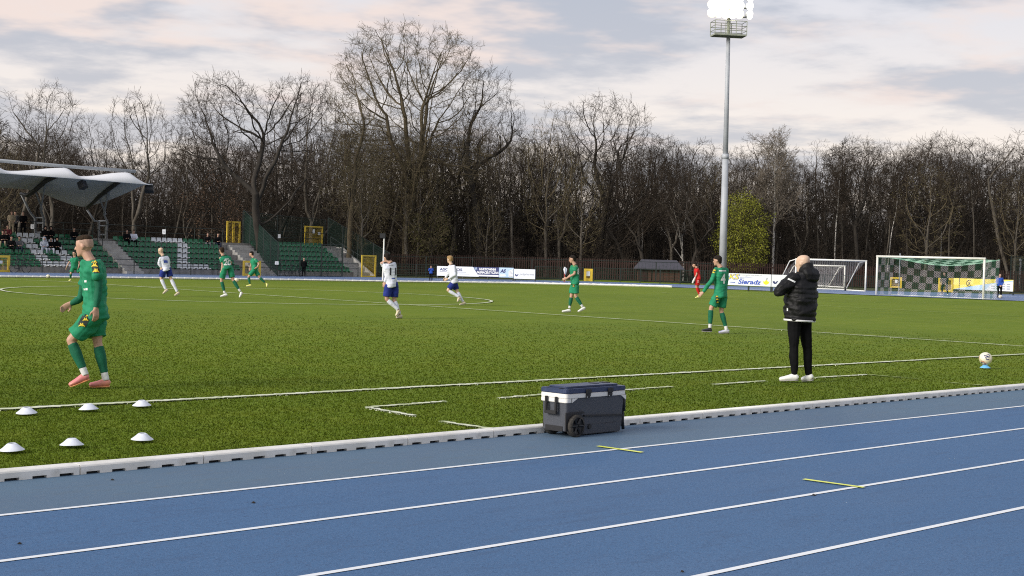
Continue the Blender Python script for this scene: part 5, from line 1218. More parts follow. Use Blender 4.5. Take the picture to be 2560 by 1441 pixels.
# ---- yellow tape marks and bits of dirt on the track
def tape(label, a, b, w):
    a = at(*a); b = at(*b); o = strip('tape_mark', [a, b], w, 'yellow_tape', .009, rl, .004, .1); del o['kind']; return tag(o, label, 'tape mark', 'yellow tape marks on the track')
tape('yellow tape strip across the lane line in front of the cool box', (1494, 1117.5), (1606, 1133.5), .055)
tape('yellow tape strip touching the third lane line, right of the other strip', (2009, 1200.5), (2160, 1221.5), .05)
M['dirt'] = mat('dirt', (.05, .04, .03), .9)
for (px, py, s), lab in zip(((634, 1259, .035), (2035, 1240, .05), (49, 1362, .03), (281, 1202, .03), (1706, 1432, .03)), ('dark scrap lying on the second lane', 'dark leaf lying beside the third lane line', 'dark scrap in the lane near the left edge', 'dark scrap near the kerb at the left', 'small dark scrap at the bottom edge of the picture')):
    p = at(px, py); s *= .62; b = MB(); b.add([(-s, 0, .004), (0, -s*.35, .008), (s, .1*s, .005), (.1*s, s*.4, .014)], [(0, 1, 2, 3)]); b.add([(-s*.5, -.2*s, .003), (.6*s, -.3*s, .003), (.2*s, .3*s, .012)], [(0, 1, 2)]); o = b.build('leaf_scrap', 'dirt', None, loc=(p.x, p.y, 0)); tag(o, lab, 'leaf')

# ---- corner flag
p = at(1411, 706); h = height_to(p, 667.5); root = empty('corner_flag', p, 0, 'white corner flag on a red and white pole beside the boards', 'corner flag')
M['flag_red'] = mat('flag_red', (.42, .05, .04), .6)
b = MB(); b.tube([(0, 0, 0), (0, 0, h*.55)], .03, 6); b.build('pole', 'flag_red', root); b = MB(); b.tube([(0, 0, h*.55), (0, 0, h)], .028, 6); b.build('pole_top', 'white_metal', root)
b = MB(); b.tube([(0, 0, h*.98), (.05, 0, h*.85), (.10, .02, h*.5)], [(.02, .05), (.02, .16), (.02, .05)], 6); b.build('flag', 'sign_white', root)

# ---- microphone tripod behind the goal
p = at(2397, 741); h = height_to(p, 694); root = empty('tripod', p, 0, 'thin black tripod stand behind the netted goal', 'tripod')
b = MB(); b.tube([(0, 0, .25), (0, 0, h)], .025, 5); b.build('pole', 'black', root)
for a in (90, 210, 330):
    b = MB(); b.tube([(0, 0, .5), (.5*math.cos(R(a)), .5*math.sin(R(a)), 0)], .02, 4); b.build('leg', 'black', root)

# ---- bicycles
def bicycle(label, pa, pb, R_=.34):
    pa = Vector(pa); pb = Vector(pb); root = empty('bicycle', pa, 0, label, 'bicycle', 'bicycles leaning by the stand'); mx = frame_mtx((0, 0, 0), Vector((pb.x-pa.x, pb.y-pa.y, 0))); L = Vector((pb.x-pa.x, pb.y-pa.y)).length
    P = lambda x, z, y=0: mx @ Vector((x, y, z))
    for x in (0, L):
        b = MB(); n = 24; b.tube([P(x+R_*math.cos(2*math.pi*i/n), R_+R_*math.sin(2*math.pi*i/n)) for i in range(n+1)], .024, 5, False); w = b.build('wheel', 'black', root, True)
        b = MB()
        for i in range(8): b.tube([P(x, R_), P(x+R_*math.cos(math.pi*i/4), R_+R_*math.sin(math.pi*i/4))], .006, 3, False)
        b.build('spokes', 'steel_grey', w)
    s, hd, bb = P(L*.36, R_+.55), P(L*.84, R_+.52), P(L*.42, R_*.85)
    b = MB()
    for q in ((s, hd), (bb, s), (bb, hd), (P(0, R_), bb), (P(0, R_), s), (hd, P(L, R_)), (hd, P(L*.82, R_+.66))): b.tube(q, .026, 6)
    b.build('frame', 'dark_steel', root)
    b = MB(); b.tube([P(L*.36-.13, R_+.63), P(L*.36+.12, R_+.62)], [(.07, .03), (.03, .03)], 6); b.build('saddle', 'black', root)
    b = MB(); b.tube([P(L*.80, R_+.70, -.26), P(L*.82, R_+.66, 0), P(L*.80, R_+.70, .26)], .018, 5); b.build('handlebar', 'black', root)
    b = MB(); b.tube([bb, P(L*.47, R_*.45)], .02, 4); b.box(-.05, .05, -.05, .05, -.01, .01, Matrix.Translation(P(L*.47, R_*.45))); b.build('pedal', 'black', root)
ya = YF-.45
g_ = lambda px: Vector((at_y(px, 680, ya).x, ya, gz(at_y(px, 680, ya).x, ya)))
bicycle('dark bicycle leaning beside the low yellow gate at the left edge', g_(35), g_(66))
bicycle('dark bicycle leaning on the cage fence beside the man in black', g_(720), g_(747))
# ================================================================ PEOPLE
def cloth(name, c, c2=None, rough=.75, sc=9, bump=.35): return mat(name, c, rough, c2 or tuple(x*.78 for x in c), sc, bump=bump, bscale=sc*2.2, spec=.25)
M['skin'] = mat('skin', (0.52, 0.31, 0.225), .55, (0.46, 0.265, 0.19), 9); M['skin_fair'] = mat('skin_fair', (0.62, 0.44, 0.32), .5, (0.56, 0.38, 0.27), 9)
M['kit_green'] = cloth('kit_green', (0.020, 0.250, 0.125), (0.014, 0.190, 0.096)); M['kit_green_dark'] = cloth('kit_green_dark', (0.012, 0.135, 0.072)); M['kit_white'] = cloth('kit_white', (0.72, 0.74, 0.82), (0.64, 0.66, 0.76)); M['kit_blue'] = cloth('kit_blue', (0.018, 0.035, 0.235))
M['kit_red'] = cloth('kit_red', (0.60, 0.020, 0.020)); M['kit_black'] = mat('kit_black', (0.005, 0.005, 0.006), .85, (.008, .008, .009), 9, bump=.35, bscale=20, spec=.08); M['puffer'] = mat('puffer_black', (0.006, 0.006, 0.007), .55, (0.009, 0.009, 0.010), 14, bump=.5, bscale=24, spec=.22)
M['sock_white'] = cloth('sock_white', (0.74, 0.74, 0.74)); M['boot_pink'] = mat('boot_pink', (0.64, 0.20, 0.23), .4, (0.70, 0.28, 0.18), 5); M['boot_white'] = mat('boot_white', (0.76, 0.76, 0.74), .45); M['boot_black'] = mat('boot_black', (0.02, 0.02, 0.025), .45)
M['boot_yellow'] = mat('boot_yellow', (0.75, 0.72, 0.22), .45); M['boot_cream'] = mat('boot_cream', (0.60, 0.52, 0.36), .45); M['boot_lilac'] = mat('boot_lilac', (0.28, 0.26, 0.55), .4, (.66, .66, .70), 5)
M['patch_dark'] = mat('patch_dark', (.010, .022, .018), .7); M['emblem_yellow'] = mat('emblem_yellow', (.70, .52, .03), .6); M['emblem_white'] = mat('emblem_white', (.72, .74, .74), .6)
M['boot_sole'] = mat('boot_sole', (.30, .29, .27), .6); M['sole_orange'] = mat('sole_orange', (.62, .27, .10), .5)
M['hair_dark'] = mat('hair_dark', (0.012, 0.009, 0.008), .8, (0.022, 0.016, 0.012), 40, bump=.4, bscale=80, spec=.15); M['hair_brown'] = mat('hair_brown', (0.040, 0.024, 0.014), .8, (0.024, 0.015, 0.009), 40, bump=.4, bscale=80, spec=.15); M['hair_fair'] = mat('hair_fair', (0.36, 0.22, 0.085), .6, (0.26, 0.15, 0.055), 40, bump=.4, bscale=80)
M['hair_fade'] = mat('hair_fade', (0.40, 0.26, 0.195), .7, (0.32, 0.20, 0.15), 60)
M['cloth_navy'] = cloth('cloth_navy', (0.015, 0.02, 0.045)); M['cloth_beige'] = cloth('cloth_beige', (0.36, 0.29, 0.20)); M['cloth_wine'] = cloth('cloth_wine', (0.13, 0.022, 0.028)); M['cloth_pale'] = cloth('cloth_pale', (0.48, 0.52, 0.62)); M['cloth_royal'] = cloth('cloth_royal', (0.025, 0.085, 0.42)); M['cloth_grey'] = cloth('cloth_grey', (.14, .14, .15))

def remesh(mb, vox, smooth=4, wrinkle=0.0, wsc=9.0, seed=0):
    me = mb.mesh('shape'); ob = bpy.data.objects.new('shape', me); COL.objects.link(ob)
    m = ob.modifiers.new('r', 'REMESH'); m.mode = 'VOXEL'; m.voxel_size = vox; m.use_smooth_shade = True
    if smooth: s = ob.modifiers.new('s', 'SMOOTH'); s.factor = .5; s.iterations = smooth
    dg = bpy.context.evaluated_depsgraph_get(); dg.update(); out = bpy.data.meshes.new_from_object(ob.evaluated_get(dg)); bpy.data.objects.remove(ob); bpy.data.meshes.remove(me); out.materials.clear()
    if wrinkle and len(out.vertices):
        n = len(out.vertices); co = np.empty(n*3, np.float32); out.vertices.foreach_get('co', co); co = co.reshape(-1, 3); no = np.empty(n*3, np.float32); out.vertices.foreach_get('normal', no); no = no.reshape(-1, 3)
        rr = np.random.default_rng(seed); d = np.zeros(n)
        for k in range(7):
            v = rr.normal(0, 1, 3)*wsc*(1+.5*k); v[2] *= 1.4; d += np.sin(co @ v+rr.uniform(0, 6.28))/(1+.5*k)
        d = np.where(d > 0, d, d*.5); co = co+no*(d*wrinkle/2.2)[:, None]; out.vertices.foreach_set('co', co.astype(np.float32).ravel()); out.update()
    out.polygons.foreach_set('use_smooth', [True]*len(out.polygons)); return out
def limb(b, pts, rads, k=10):
    """tapered limb with round ends through the points"""
    pts = [Vector(p) for p in pts]; rads = list(rads)
    d0 = (pts[0]-pts[1]).normalized(); d1 = (pts[-1]-pts[-2]).normalized()
    P = [pts[0]+d0*rads[0]*.8, pts[0]+d0*rads[0]*.45]+pts+[pts[-1]+d1*rads[-1]*.45, pts[-1]+d1*rads[-1]*.8]; Q = [rads[0]*.5, rads[0]*.86]+rads+[rads[-1]*.86, rads[-1]*.5]
    b.tube(P, Q, k)
def flat_limb(b, pts, rads, k=10, flat=None): b.tube(pts, rads, k, True, flat)
def torso_rings(J, S, grow=0.0, lo=0.0, hi=1.0):
    """list of (centre, lateral axis, front axis, half width, half depth) from crotch to neck"""
    hc = (J['hipL']+J['hipR'])/2; sc_ = (J['shL']+J['shR'])/2; up = (sc_-hc).normalized()
    lh = (J['hipL']-J['hipR']).normalized(); ls = (J['shL']-J['shR']).normalized(); T = (sc_-hc).length
    prof = [(-.20, .070, .080), (-.10, .150, .112), (0.0, .170, .120), (.18, .158, .112), (.42, .146, .105), (.66, .165, .118), (.86, .182, .114), (.97, .166, .096), (1.06, .112, .078), (1.13, .072, .064), (1.18, .054, .056)]
    out = []
    for t, w, d in prof:
        if t < lo or t > hi: continue
        tt = min(1, max(0, t)); l = lh.lerp(ls, tt); l = (l-up*l.dot(up)).normalized(); f = l.cross(up)*-1
        c = hc+up*(T*t)
        if t > 1.0: c = c.lerp(J['neck'], (t-1.0)/.2)
        out.append((c, l, f, w*S+grow, d*S+grow))
    return out
def loft(b, rings, k=16):
    vs = []; fs = []; n = len(rings)
    for c, l, f, w, d in rings:
        for j in range(k):
            g = 2*math.pi*j/k; cx, sx = math.cos(g), math.sin(g); e = .8
            vs.append(c+l*(w*math.copysign(abs(cx)**e, cx))+f*(d*math.copysign(abs(sx)**e, sx)))
    for i in range(n-1):
        for j in range(k): fs.append((i*k+j, i*k+(j+1) % k, (i+1)*k+(j+1) % k, (i+1)*k+j))
    fs.append(tuple(reversed(range(k)))); fs.append(tuple((n-1)*k+j for j in range(k))); b.add(vs, fs)
HEAD = [(-.50, .022, .022, .062), (-.46, .038, .036, .056), (-.36, .052, .062, .030), (-.22, .062, .082, .012), (-.05, .070, .092, .004), (.10, .075, .097, .000), (.25, .074, .096, -.004), (.37, .064, .084, -.008), (.45, .044, .058, -.010), (.495, .018, .024, -.010)]
def head(b, c, f, u, S, nose=True):
    s = u.cross(f).normalized(); f = s.cross(u).normalized(); h = .236*S
    loft(b, [(c+u*(h*t)+f*(o*S), s, f, w*S, d*S) for t, w, d, o in HEAD], 14)
    if nose:
        b.tube([c+u*(.07*h)+f*(.088*S), c-u*(.03*h)+f*(.106*S), c-u*(.11*h)+f*(.116*S), c-u*(.15*h)+f*(.090*S)], [.009*S, .012*S, .015*S, .010*S], 6)
        b.tube([c-u*(.25*h)+f*(.090*S)-s*.02*S, c-u*(.25*h)+f*(.096*S), c-u*(.25*h)+f*(.090*S)+s*.02*S], [.007*S, .010*S, .007*S], 6)
        for sg in (-1, 1): b.tube([c-u*(.14*h)+s*(sg*.071*S)-f*.004*S, c-u*(.02*h)+s*(sg*.080*S)-f*.010*S, c+u*(.08*h)+s*(sg*.078*S)-f*.014*S], [(.013*S, .010*S), (.027*S, .012*S), (.018*S, .010*S)], 8, True, f)
def hand(b, w, tip, S, palm_n, curl=.35, r=1.0):
    """palm, four unequal fingers and a thumb from the wrist towards the tip"""
    d = (tip-w).normalized(); n = palm_n-d*palm_n.dot(d); n = n.normalized() if n.length > 1e-4 else d.orthogonal().normalized(); s = d.cross(n)
    L = .19*S
    b.tube([w-d*.01, w+d*.03*S, w+d*.085*S, w+d*.10*S], [(.022*S, .028*S), (.018*S, .038*S), (.016*S, .043*S), (.012*S, .040*S)], 10, True, n)
    for i, (o, fl) in enumerate(((-.031, .072), (-.011, .084), (.010, .078), (.029, .060))):
        q = w+d*.088*S+s*o*S; pts = [q]; dd = d.copy()
        for k in range(3): dd = (dd*math.cos(curl*(.6+.4*k))+n*math.sin(curl*(.6+.4*k))).normalized(); pts.append(pts[-1]+dd*fl*S*(.42, .32, .26)[k])
        b.tube(pts, [.0105*S*r, .0098*S*r, .009*S*r, .0065*S*r], 6)
    q = w+d*.03*S-s*.030*S; b.tube([q, q+(d*.55-s*.65+n*.3).normalized()*.038*S, q+(d*.8-s*.45+n*.35).normalized()*.070*S], [.014*S, .012*S, .009*S], 6)
class Person:
    def __init__(s, label, J, facing, S=1.0, vox=.014, skin='skin', name='person', group=None, up=None, cat='person'):
        s.J = {k: Vector(v) for k, v in J.items()}; s.S = S; s.vox = vox; s.skin = skin; J = s.J
        z = min(v.z for v in s.J.values()); c = (J['hipL']+J['hipR'])/2; s.o = Vector((c.x, c.y, z))
        for k in s.J: s.J[k] -= s.o
        s.face = Vector(facing).normalized(); s.up = Vector(up) if up else (Vector((0, 0, 1))*.75+(J['head']-J['neck']).normalized()*.25); s.up = s.up.normalized(); s.face = (s.face-s.up*s.face.dot(s.up)).normalized()
        s.view = (s.o+Vector((0, 0, 1.0))-CAM).normalized()
        s.root = empty(name, s.o, 0, label, cat, group)
    def part(s, nm, b, m, vox=None, smooth=4, wr=0.0, wsc=9, label=None):
        me = remesh(b, vox or s.vox, smooth, wr, wsc, len(nm)); o = link(nm, me, m, s.root); 
        if label: o['label'] = label
        return o
    def body(s, curl=.35, hands=True, thin=1.0):
        J, S = s.J, s.S; b = MB(); loft(b, torso_rings(J, S, -.012))
        b.tube([J['neck'].lerp(J['head'], -.25), J['neck'], J['head']-s.up*.05*S], [.070*S, .060*S, .055*S], 10); head(b, J['head'], s.face, s.up, S)
        for q in 'LR':
            limb(b, [J['sh'+q], J['sh'+q].lerp(J['el'+q], .5), J['el'+q]], [.054*S, .047*S, .038*S]); limb(b, [J['el'+q], J['el'+q].lerp(J['wr'+q], .3), J['wr'+q]], [.039*S, .041*S, .026*S])
            limb(b, [J['hip'+q], J['hip'+q].lerp(J['kn'+q], .5), J['kn'+q]], [.088*S, .076*S, .055*S]); limb(b, [J['kn'+q], J['kn'+q].lerp(J['an'+q], .33), J['an'+q]], [.053*S, .056*S, .036*S])
            if hands: hand(b, J['wr'+q], J['ha'+q], S, s.palm(q), curl, 1.25 if s.vox > .01 else 1.0)
            t, h_ = J['to'+q], J['he'+q]; limb(b, [h_.lerp(t, .1)+Vector((0, 0, .03)), h_.lerp(t, .8)+Vector((0, 0, .02))], [.018*S, .013*S])
        return s.part('body', b, s.skin, smooth=2)
    def palm(s, q):
        c = (s.J['hipL']+s.J['hipR'])/2; v = c-s.J['wr'+q]; v.z = 0
        return v.normalized()*.6+s.face*.4 if v.length > .01 else s.face
    def hair(s, m, kind='short'):
        J, S = s.J, s.S; c, f, u = J['head'], s.face, s.up; sd = u.cross(f).normalized(); f = sd.cross(u).normalized(); h = .236*S; b = MB()
        if kind == 'bald': return
        if kind in ('short', 'full'):
            ks = [(-.30, .045, .030, -.062), (-.16, .062, .044, -.056), (-.02, .074, .060, -.044), (.12, .081, .082, -.026), (.24, .080, .098, -.012), (.36, .072, .094, -.008), (.46, .054, .074, -.008), (.54, .024, .034, -.010)] if kind == 'short' else [(-.22, .064, .045, -.055), (-.05, .078, .068, -.040), (.12, .084, .086, -.026), (.26, .086, .108, -.008), (.40, .080, .104, -.004), (.50, .060, .082, -.004), (.575, .026, .038, -.008)]
            loft(b, [(c+u*(h*t)+f*(o*S), sd, f, w*S, d*S) for t, w, d, o in ks], 14); s.part('hair', b, m, min(s.vox, .013), 2, .006, 40); s.face_marks(m)
        elif kind == 'fade':
            loft(b, [(c+u*(h*t)+f*(o*S), sd, f, w*S, d*S) for t, w, d, o in [(-.10, .062, .040, -.056), (.04, .0765, .066, -.036), (.16, .0785, .082, -.022), (.26, .0775, .088, -.014), (.34, .070, .084, -.012)]], 14); s.part('hair_sides', b, 'hair_fade', s.vox, 2)
            b = MB(); loft(b, [(c+u*(h*t)+f*(o*S), sd, f, w*S, d*S) for t, w, d, o in [(.27, .068, .090, -.006), (.35, .070, .094, -.002), (.44, .066, .089, -.004), (.52, .052, .072, -.004), (.57, .026, .040, -.008)]], 14); s.part('hair', b, m, s.vox, 2, .006, 40)
            b = MB(); b.tube([c-u*(.30*h)+sd*.050*S+f*.045*S, c-u*(.44*h)+f*.078*S, c-u*(.30*h)-sd*.050*S+f*.045*S], [.010*S, .022*S, .010*S], 8); s.part('beard', b, 'hair_brown', s.vox, 2)
            for sg in (-1, 1):
                b = MB(); b.tube([c+u*(.09*h)+sd*(sg*.018*S)+f*.094*S, c+u*(.10*h)+sd*(sg*.045*S)+f*.083*S], .0055*S, 5); b.build('eyebrow', 'hair_brown', s.root)
                b = MB(); b.sphere(c+u*(.02*h)+sd*(sg*.033*S)+f*.084*S, .0105*S, 8); b.build('eye', 'hair_dark', s.root)
    def face_marks(s, m):
        S = s.S; c, f, u = s.J['head'], s.face, s.up; sd = u.cross(f).normalized(); f = sd.cross(u).normalized(); h = .236*S
        for sg in (-1, 1):
            b = MB(); b.sphere(c+u*(.02*h)+sd*(sg*.033*S)+f*.084*S, .011*S, 8); b.build('eye', 'hair_dark', s.root)
            b = MB(); b.tube([c+u*(.09*h)+sd*(sg*.018*S)+f*.094*S, c+u*(.10*h)+sd*(sg*.046*S)+f*.083*S], .006*S, 5); b.build('eyebrow', m, s.root)
    def torso_cloth(s, nm, m, grow=.022, lo=-.12, hi=1.1, sleeve=.55, long=False, srad=1.28, wr=.009, collar=True, lower=None, label=None):
        J, S = s.J, s.S; b = MB(); R_ = torso_rings(J, S, grow*S, lo, hi)
        if lower is not None and R_: c, l, f, w, d = R_[0]; R_[0] = (c, l, f, max(w, .172*S+grow), max(d, .12*S+grow))
        loft(b, R_)
        for q in 'LR':
            if long: limb(b, [J['sh'+q], J['sh'+q].lerp(J['el'+q], .5), J['el'+q]], [.062*S*srad/1.2, .056*S*srad/1.2, .050*S*srad/1.2]); limb(b, [J['el'+q], J['el'+q].lerp(J['wr'+q], .35), J['el'+q].lerp(J['wr'+q], .94)], [.050*S*srad/1.2, .048*S*srad/1.2, .036*S*srad/1.2])
            else: b.tube([J['sh'+q].lerp(J['el'+q], -.12), J['sh'+q], J['sh'+q].lerp(J['el'+q], sleeve*.5), J['sh'+q].lerp(J['el'+q], sleeve)], [.04*S, .060*S*srad/1.2, .060*S*srad/1.2, .062*S*srad/1.2], 12)
        return s.part(nm, b, m, None, 3, wr*S, 9, label)
    def sleeves(s, m, a=.5, z=.93, rad=1.12):
        J, S = s.J, s.S
        for q in 'LR':
            b = MB(); limb(b, [J['sh'+q].lerp(J['el'+q], a), J['el'+q], J['el'+q].lerp(J['wr'+q], .3), J['el'+q].lerp(J['wr'+q], z)], [.046*S*rad, .040*S*rad, .042*S*rad, .029*S*rad]); s.part('sleeve', b, m, None, 2, .004)
    def shorts(s, m, end=.80, flare=1.0, wr=.008):
        J, S = s.J, s.S; b = MB(); loft(b, torso_rings(J, S, .018*S, -.12, .2))
        for q in 'LR': b.tube([J['hip'+q].lerp(J['kn'+q], -.05), J['hip'+q].lerp(J['kn'+q], .3), J['hip'+q].lerp(J['kn'+q], end*.75), J['hip'+q].lerp(J['kn'+q], end)], [.098*S, .104*S*flare, .103*S*flare, .101*S*flare], 14)
        return s.part('shorts', b, m, None, 3, wr*S, 8)
    def trousers(s, m, wide=1.0, nm='trousers'):
        J, S = s.J, s.S; b = MB(); loft(b, torso_rings(J, S, .014*S, -.12, .2))
        for q in 'LR':
            limb(b, [J['hip'+q], J['hip'+q].lerp(J['kn'+q], .5), J['kn'+q]], [.102*S, .092*S*wide, .070*S*wide]); limb(b, [J['kn'+q], J['kn'+q].lerp(J['an'+q], .35), J['kn'+q].lerp(J['an'+q], .97)], [.070*S*wide, .070*S*wide, .050*S*wide])
        return s.part(nm, b, m, None, 3, .007*S, 8)
    def socks(s, m, m2='sock_white', top=.10, split=.82):
        J, S = s.J, s.S
        for q in 'LR':
            k, a = J['kn'+q], J['an'+q]; b = MB(); b.tube([k.lerp(a, top), k.lerp(a, top+.06), k.lerp(a, .38), k.lerp(a, .7), k.lerp(a, split if m2 else 1.0)], [.054*S, .061*S, .065*S, .050*S, .045*S], 12); s.part('sock', b, m, None, 2, .003)
            if m2: b = MB(); b.tube([k.lerp(a, split-.03), k.lerp(a, .95), k.lerp(a, 1.06)], [.043*S, .042*S, .042*S], 10); s.part('sock_cuff', b, m2, None, 2)
    def boots(s, m, m2=None, big=1.0, sole='boot_sole'):
        J, S = s.J, s.S
        for i, q in enumerate('LR'):
            h_, t, a = J['he'+q], J['to'+q], J['an'+q]; d = (t-h_).normalized(); L = (t-h_).length; n = (a-h_.lerp(t, .25)); n = (n-d*n.dot(d)).normalized(); sd = d.cross(n)
            P = [h_+n*.030*S, h_+d*L*.10+n*.042*S, h_+d*L*.30+n*.046*S, h_+d*L*.52+n*.036*S, h_+d*L*.75+n*.029*S, h_+d*L*.93+n*.025*S, t+n*.020*S]; b = MB()
            b.tube(P, [(.020*S*big, .022*S*big), (.040*S*big, .034*S*big), (.044*S*big, .038*S*big), (.036*S*big, .044*S*big), (.029*S*big, .048*S*big), (.025*S*big, .042*S*big), (.016*S, .026*S)], 12, True, n)
            b.tube([h_+d*L*.16+n*.05*S, a.lerp(h_+d*L*.2, .35)], [.036*S*big, .034*S*big], 10); bo = s.part('boot', b, m if not (m2 and q == 'R') else m2, min(s.vox, .012), 2)
            if s.vox < .02:
                b = MB(); b.tube([h_-n*.002+d*.004, h_+d*L*.25-n*.001, h_+d*L*.5-n*.001, h_+d*L*.78-n*.001, t-d*.004+n*.004], [(.011*S, .028*S), (.012*S, .037*S*big), (.011*S, .038*S*big), (.011*S, .046*S*big), (.010*S, .026*S)], 10, True, n); link('sole', b.mesh('sole'), sole, bo, smooth=True)
    def stick(s, o, polys, view, m, name, dist=.004):
        """flat print laid on the cloth: polygons on a plane through origin, pressed along view onto the cloth"""
        me = o.data; n = len(me.vertices); co = np.empty(n*3, np.float32); me.vertices.foreach_get('co', co); tree_ = BVHTree.FromPolygons([tuple(v) for v in co.reshape(-1, 3)], [tuple(p.vertices) for p in me.polygons])
        vs = []; fs = []
        for poly in polys:
            b0 = len(vs); ok = True; tmp = []
            for p in poly:
                hit = tree_.ray_cast(p-view*1.2, view)
                if hit[0] is None: ok = False; break
                tmp.append(hit[0]-view*dist)
            if ok: vs += tmp; fs.append(tuple(range(b0, b0+len(poly))))
        if not fs: return None
        me = bpy.data.meshes.new(name); me.from_pydata([tuple(v) for v in vs], [], fs); me.update(); return link(name, me, m, o)
    def stick_text(s, o, txt, c, xdir, ydir, view, size, m, bold=0.0):
        me = text_mesh(txt, size, bold, 0, 'CENTER'); bm = bmesh.new(); bm.from_mesh(me); bmesh.ops.triangulate(bm, faces=bm.faces); bmesh.ops.subdivide_edges(bm, edges=list(bm.edges), cuts=3, use_grid_fill=True); bmesh.ops.triangulate(bm, faces=bm.faces)
        polys = [[c+xdir*v.co.x+ydir*v.co.y for v in f.verts] for f in bm.faces]; bm.free(); bpy.data.meshes.remove(me)
        return s.stick(o, polys, view, m, 'lettering')

class Px:
    """joints read from an enlarged crop of the photograph: origin, scale, and distance from the camera"""
    def __init__(s, ox, oy, k, D): s.ox, s.oy, s.k, s.D = ox, oy, k, D
    def __call__(s, x, y, dd=0.0): return at_depth(s.ox+x/s.k, s.oy+y/s.k, s.D+dd)
def ground_snap(J):
    """lower or raise the whole figure so that its lowest sole rests on the ground"""
    low = min(('toL', 'toR', 'heL', 'heR'), key=lambda k: J[k].z-gz(J[k].x, J[k].y)); dz = gz(J[low].x, J[low].y)-J[low].z+.004
    for k in J: J[k] = J[k]+Vector((0, 0, dz))
    for k in ('toL', 'toR', 'heL', 'heR'): J[k].z = max(J[k].z, gz(J[k].x, J[k].y)+.004)
    return J
LEFT = -_r0; AWAY = Vector((_f.x, _f.y, 0)).normalized()
def emblem(c, x, y, s):          # two seated figures back to back
    pts = [(-1, -.55), (-.80, -.2), (-.45, .1), (-.42, .5), (-.2, .55), (0, .12), (.2, .55), (.42, .5), (.45, .1), (.80, -.2), (1, -.55), (.62, -.42), (.3, -.3), (.15, -.5), (0, -.25), (-.15, -.5), (-.3, -.3), (-.62, -.42)]
    return [[c+x*(a*s)+y*(b*s) for a, b in q] for q in ([pts[0], pts[1], pts[2], pts[17]], [pts[2], pts[3], pts[4], pts[5], pts[16], pts[17]], [pts[5], pts[14], pts[15], pts[16]], [pts[5], pts[6], pts[7], pts[8], pts[11], pts[12]], [pts[5], pts[12], pts[13], pts[14]], [pts[8], pts[9], pts[10], pts[11]])]
def quad_grid(a, b, c, d, n=4, m=4): return [[a.lerp(b, i/n).lerp(d.lerp(c, i/n), j/m), a.lerp(b, (i+1)/n).lerp(d.lerp(c, (i+1)/n), j/m), a.lerp(b, (i+1)/n).lerp(d.lerp(c, (i+1)/n), (j+1)/m), a.lerp(b, i/n).lerp(d.lerp(c, i/n), (j+1)/m)] for i in range(n) for j in range(m)]

# ---- the near player walking left
D0 = depth_of(at(228, 970)); q = Px(120, 570, 3.35, D0)
J = dict(head=q(305, 168), neck=q(345, 272), shL=q(404, 316, -.17), shR=q(345, 322, .20), elL=q(424, 520, -.20), wrL=q(401, 688, -.22), haL=q(402, 800, -.22), elR=q(272, 605, .22), wrR=q(196, 645, .20), haR=q(92, 708, .18),
         hipL=q(410, 735, -.09), hipR=q(392, 735, .11), knL=q(192, 955, -.08), anL=q(308, 1232, -.08), toL=q(182, 1346, -.10), heL=q(352, 1280, -.06), knR=q(415, 975, .10), anR=q(482, 1275, .10), toR=q(345, 1346, .06), heR=q(522, 1340, .12))
J = ground_snap(J); P = Person('player in green striding left in pink boots, nearest of the footballers', J, LEFT*.97+AWAY*.10-Vector((0, 0, .16)), 1.0, .0085, 'skin', group='players in green')
P.body(.45); P.hair('hair_brown', 'fade'); sh = P.torso_cloth('shirt', 'kit_green', .022, -.10, 1.12, .62, wr=.034, lower=1); P.sleeves('kit_green_dark', .5, .92); so_ = P.shorts('kit_green', .80, 1.12, .026); P.socks('kit_green_dark', 'sock_white', .10, .84); P.boots('boot_pink', None, 1.08, 'sole_orange')
for qq in 'LR':
    h_, t_, a_ = P.J['he'+qq], P.J['to'+qq], P.J['an'+qq]; d_ = (t_-h_).normalized(); n_ = (a_-h_.lerp(t_, .25)); n_ = (n_-d_*n_.dot(d_)).normalized(); c_ = h_.lerp(t_, .42)+n_*.045; b = MB(); b.tube([c_-d_*.05+n_*.022, c_+d_*.02+n_*.006], [(.012, .022), (.010, .018)], 8, True, n_); b.build('lacing', 'emblem_white', P.root, True)
V_ = P.view; L_ = lambda x, y, dd=-.45: q(x, y, dd)-P.o
P.stick(sh, quad_grid(L_(362, 285), L_(412, 270), L_(440, 372), L_(372, 382), 4, 6), V_, 'patch_dark', 'shoulder_band', .004)
for (x, y, s_) in ((387, 276, .034), (390, 308, .040), (402, 354, .042)): P.stick(sh, emblem(L_(x, y), _r0, Vector((0, 0, 1)), s_), V_, 'emblem_yellow', 'emblem', .008)
P.stick(so_, quad_grid(L_(292, 722), L_(372, 728), L_(312, 836), L_(246, 812), 4, 5), V_, 'patch_dark', 'side_panel', .004)
for (x, y, s_) in ((338, 733, .036), (312, 768, .036), (280, 815, .040)): P.stick(so_, emblem(L_(x, y), _r0, Vector((0, 0, 1)), s_), V_, 'emblem_yellow', 'emblem', .008)
P.stick(so_, [[L_(190+20*math.cos(a), 835+26*math.sin(a)) for a in [i*math.pi/6 for i in range(12)]]], V_, 'emblem_yellow', 'crest', .005)
for (x, y) in ((303, 445), (312, 512)): P.stick(sh, quad_grid(L_(x-16, y-9), L_(x+18, y-9), L_(x+18, y+9), L_(x-16, y+9), 2, 1), V_, 'emblem_white', 'chest_print', .006)

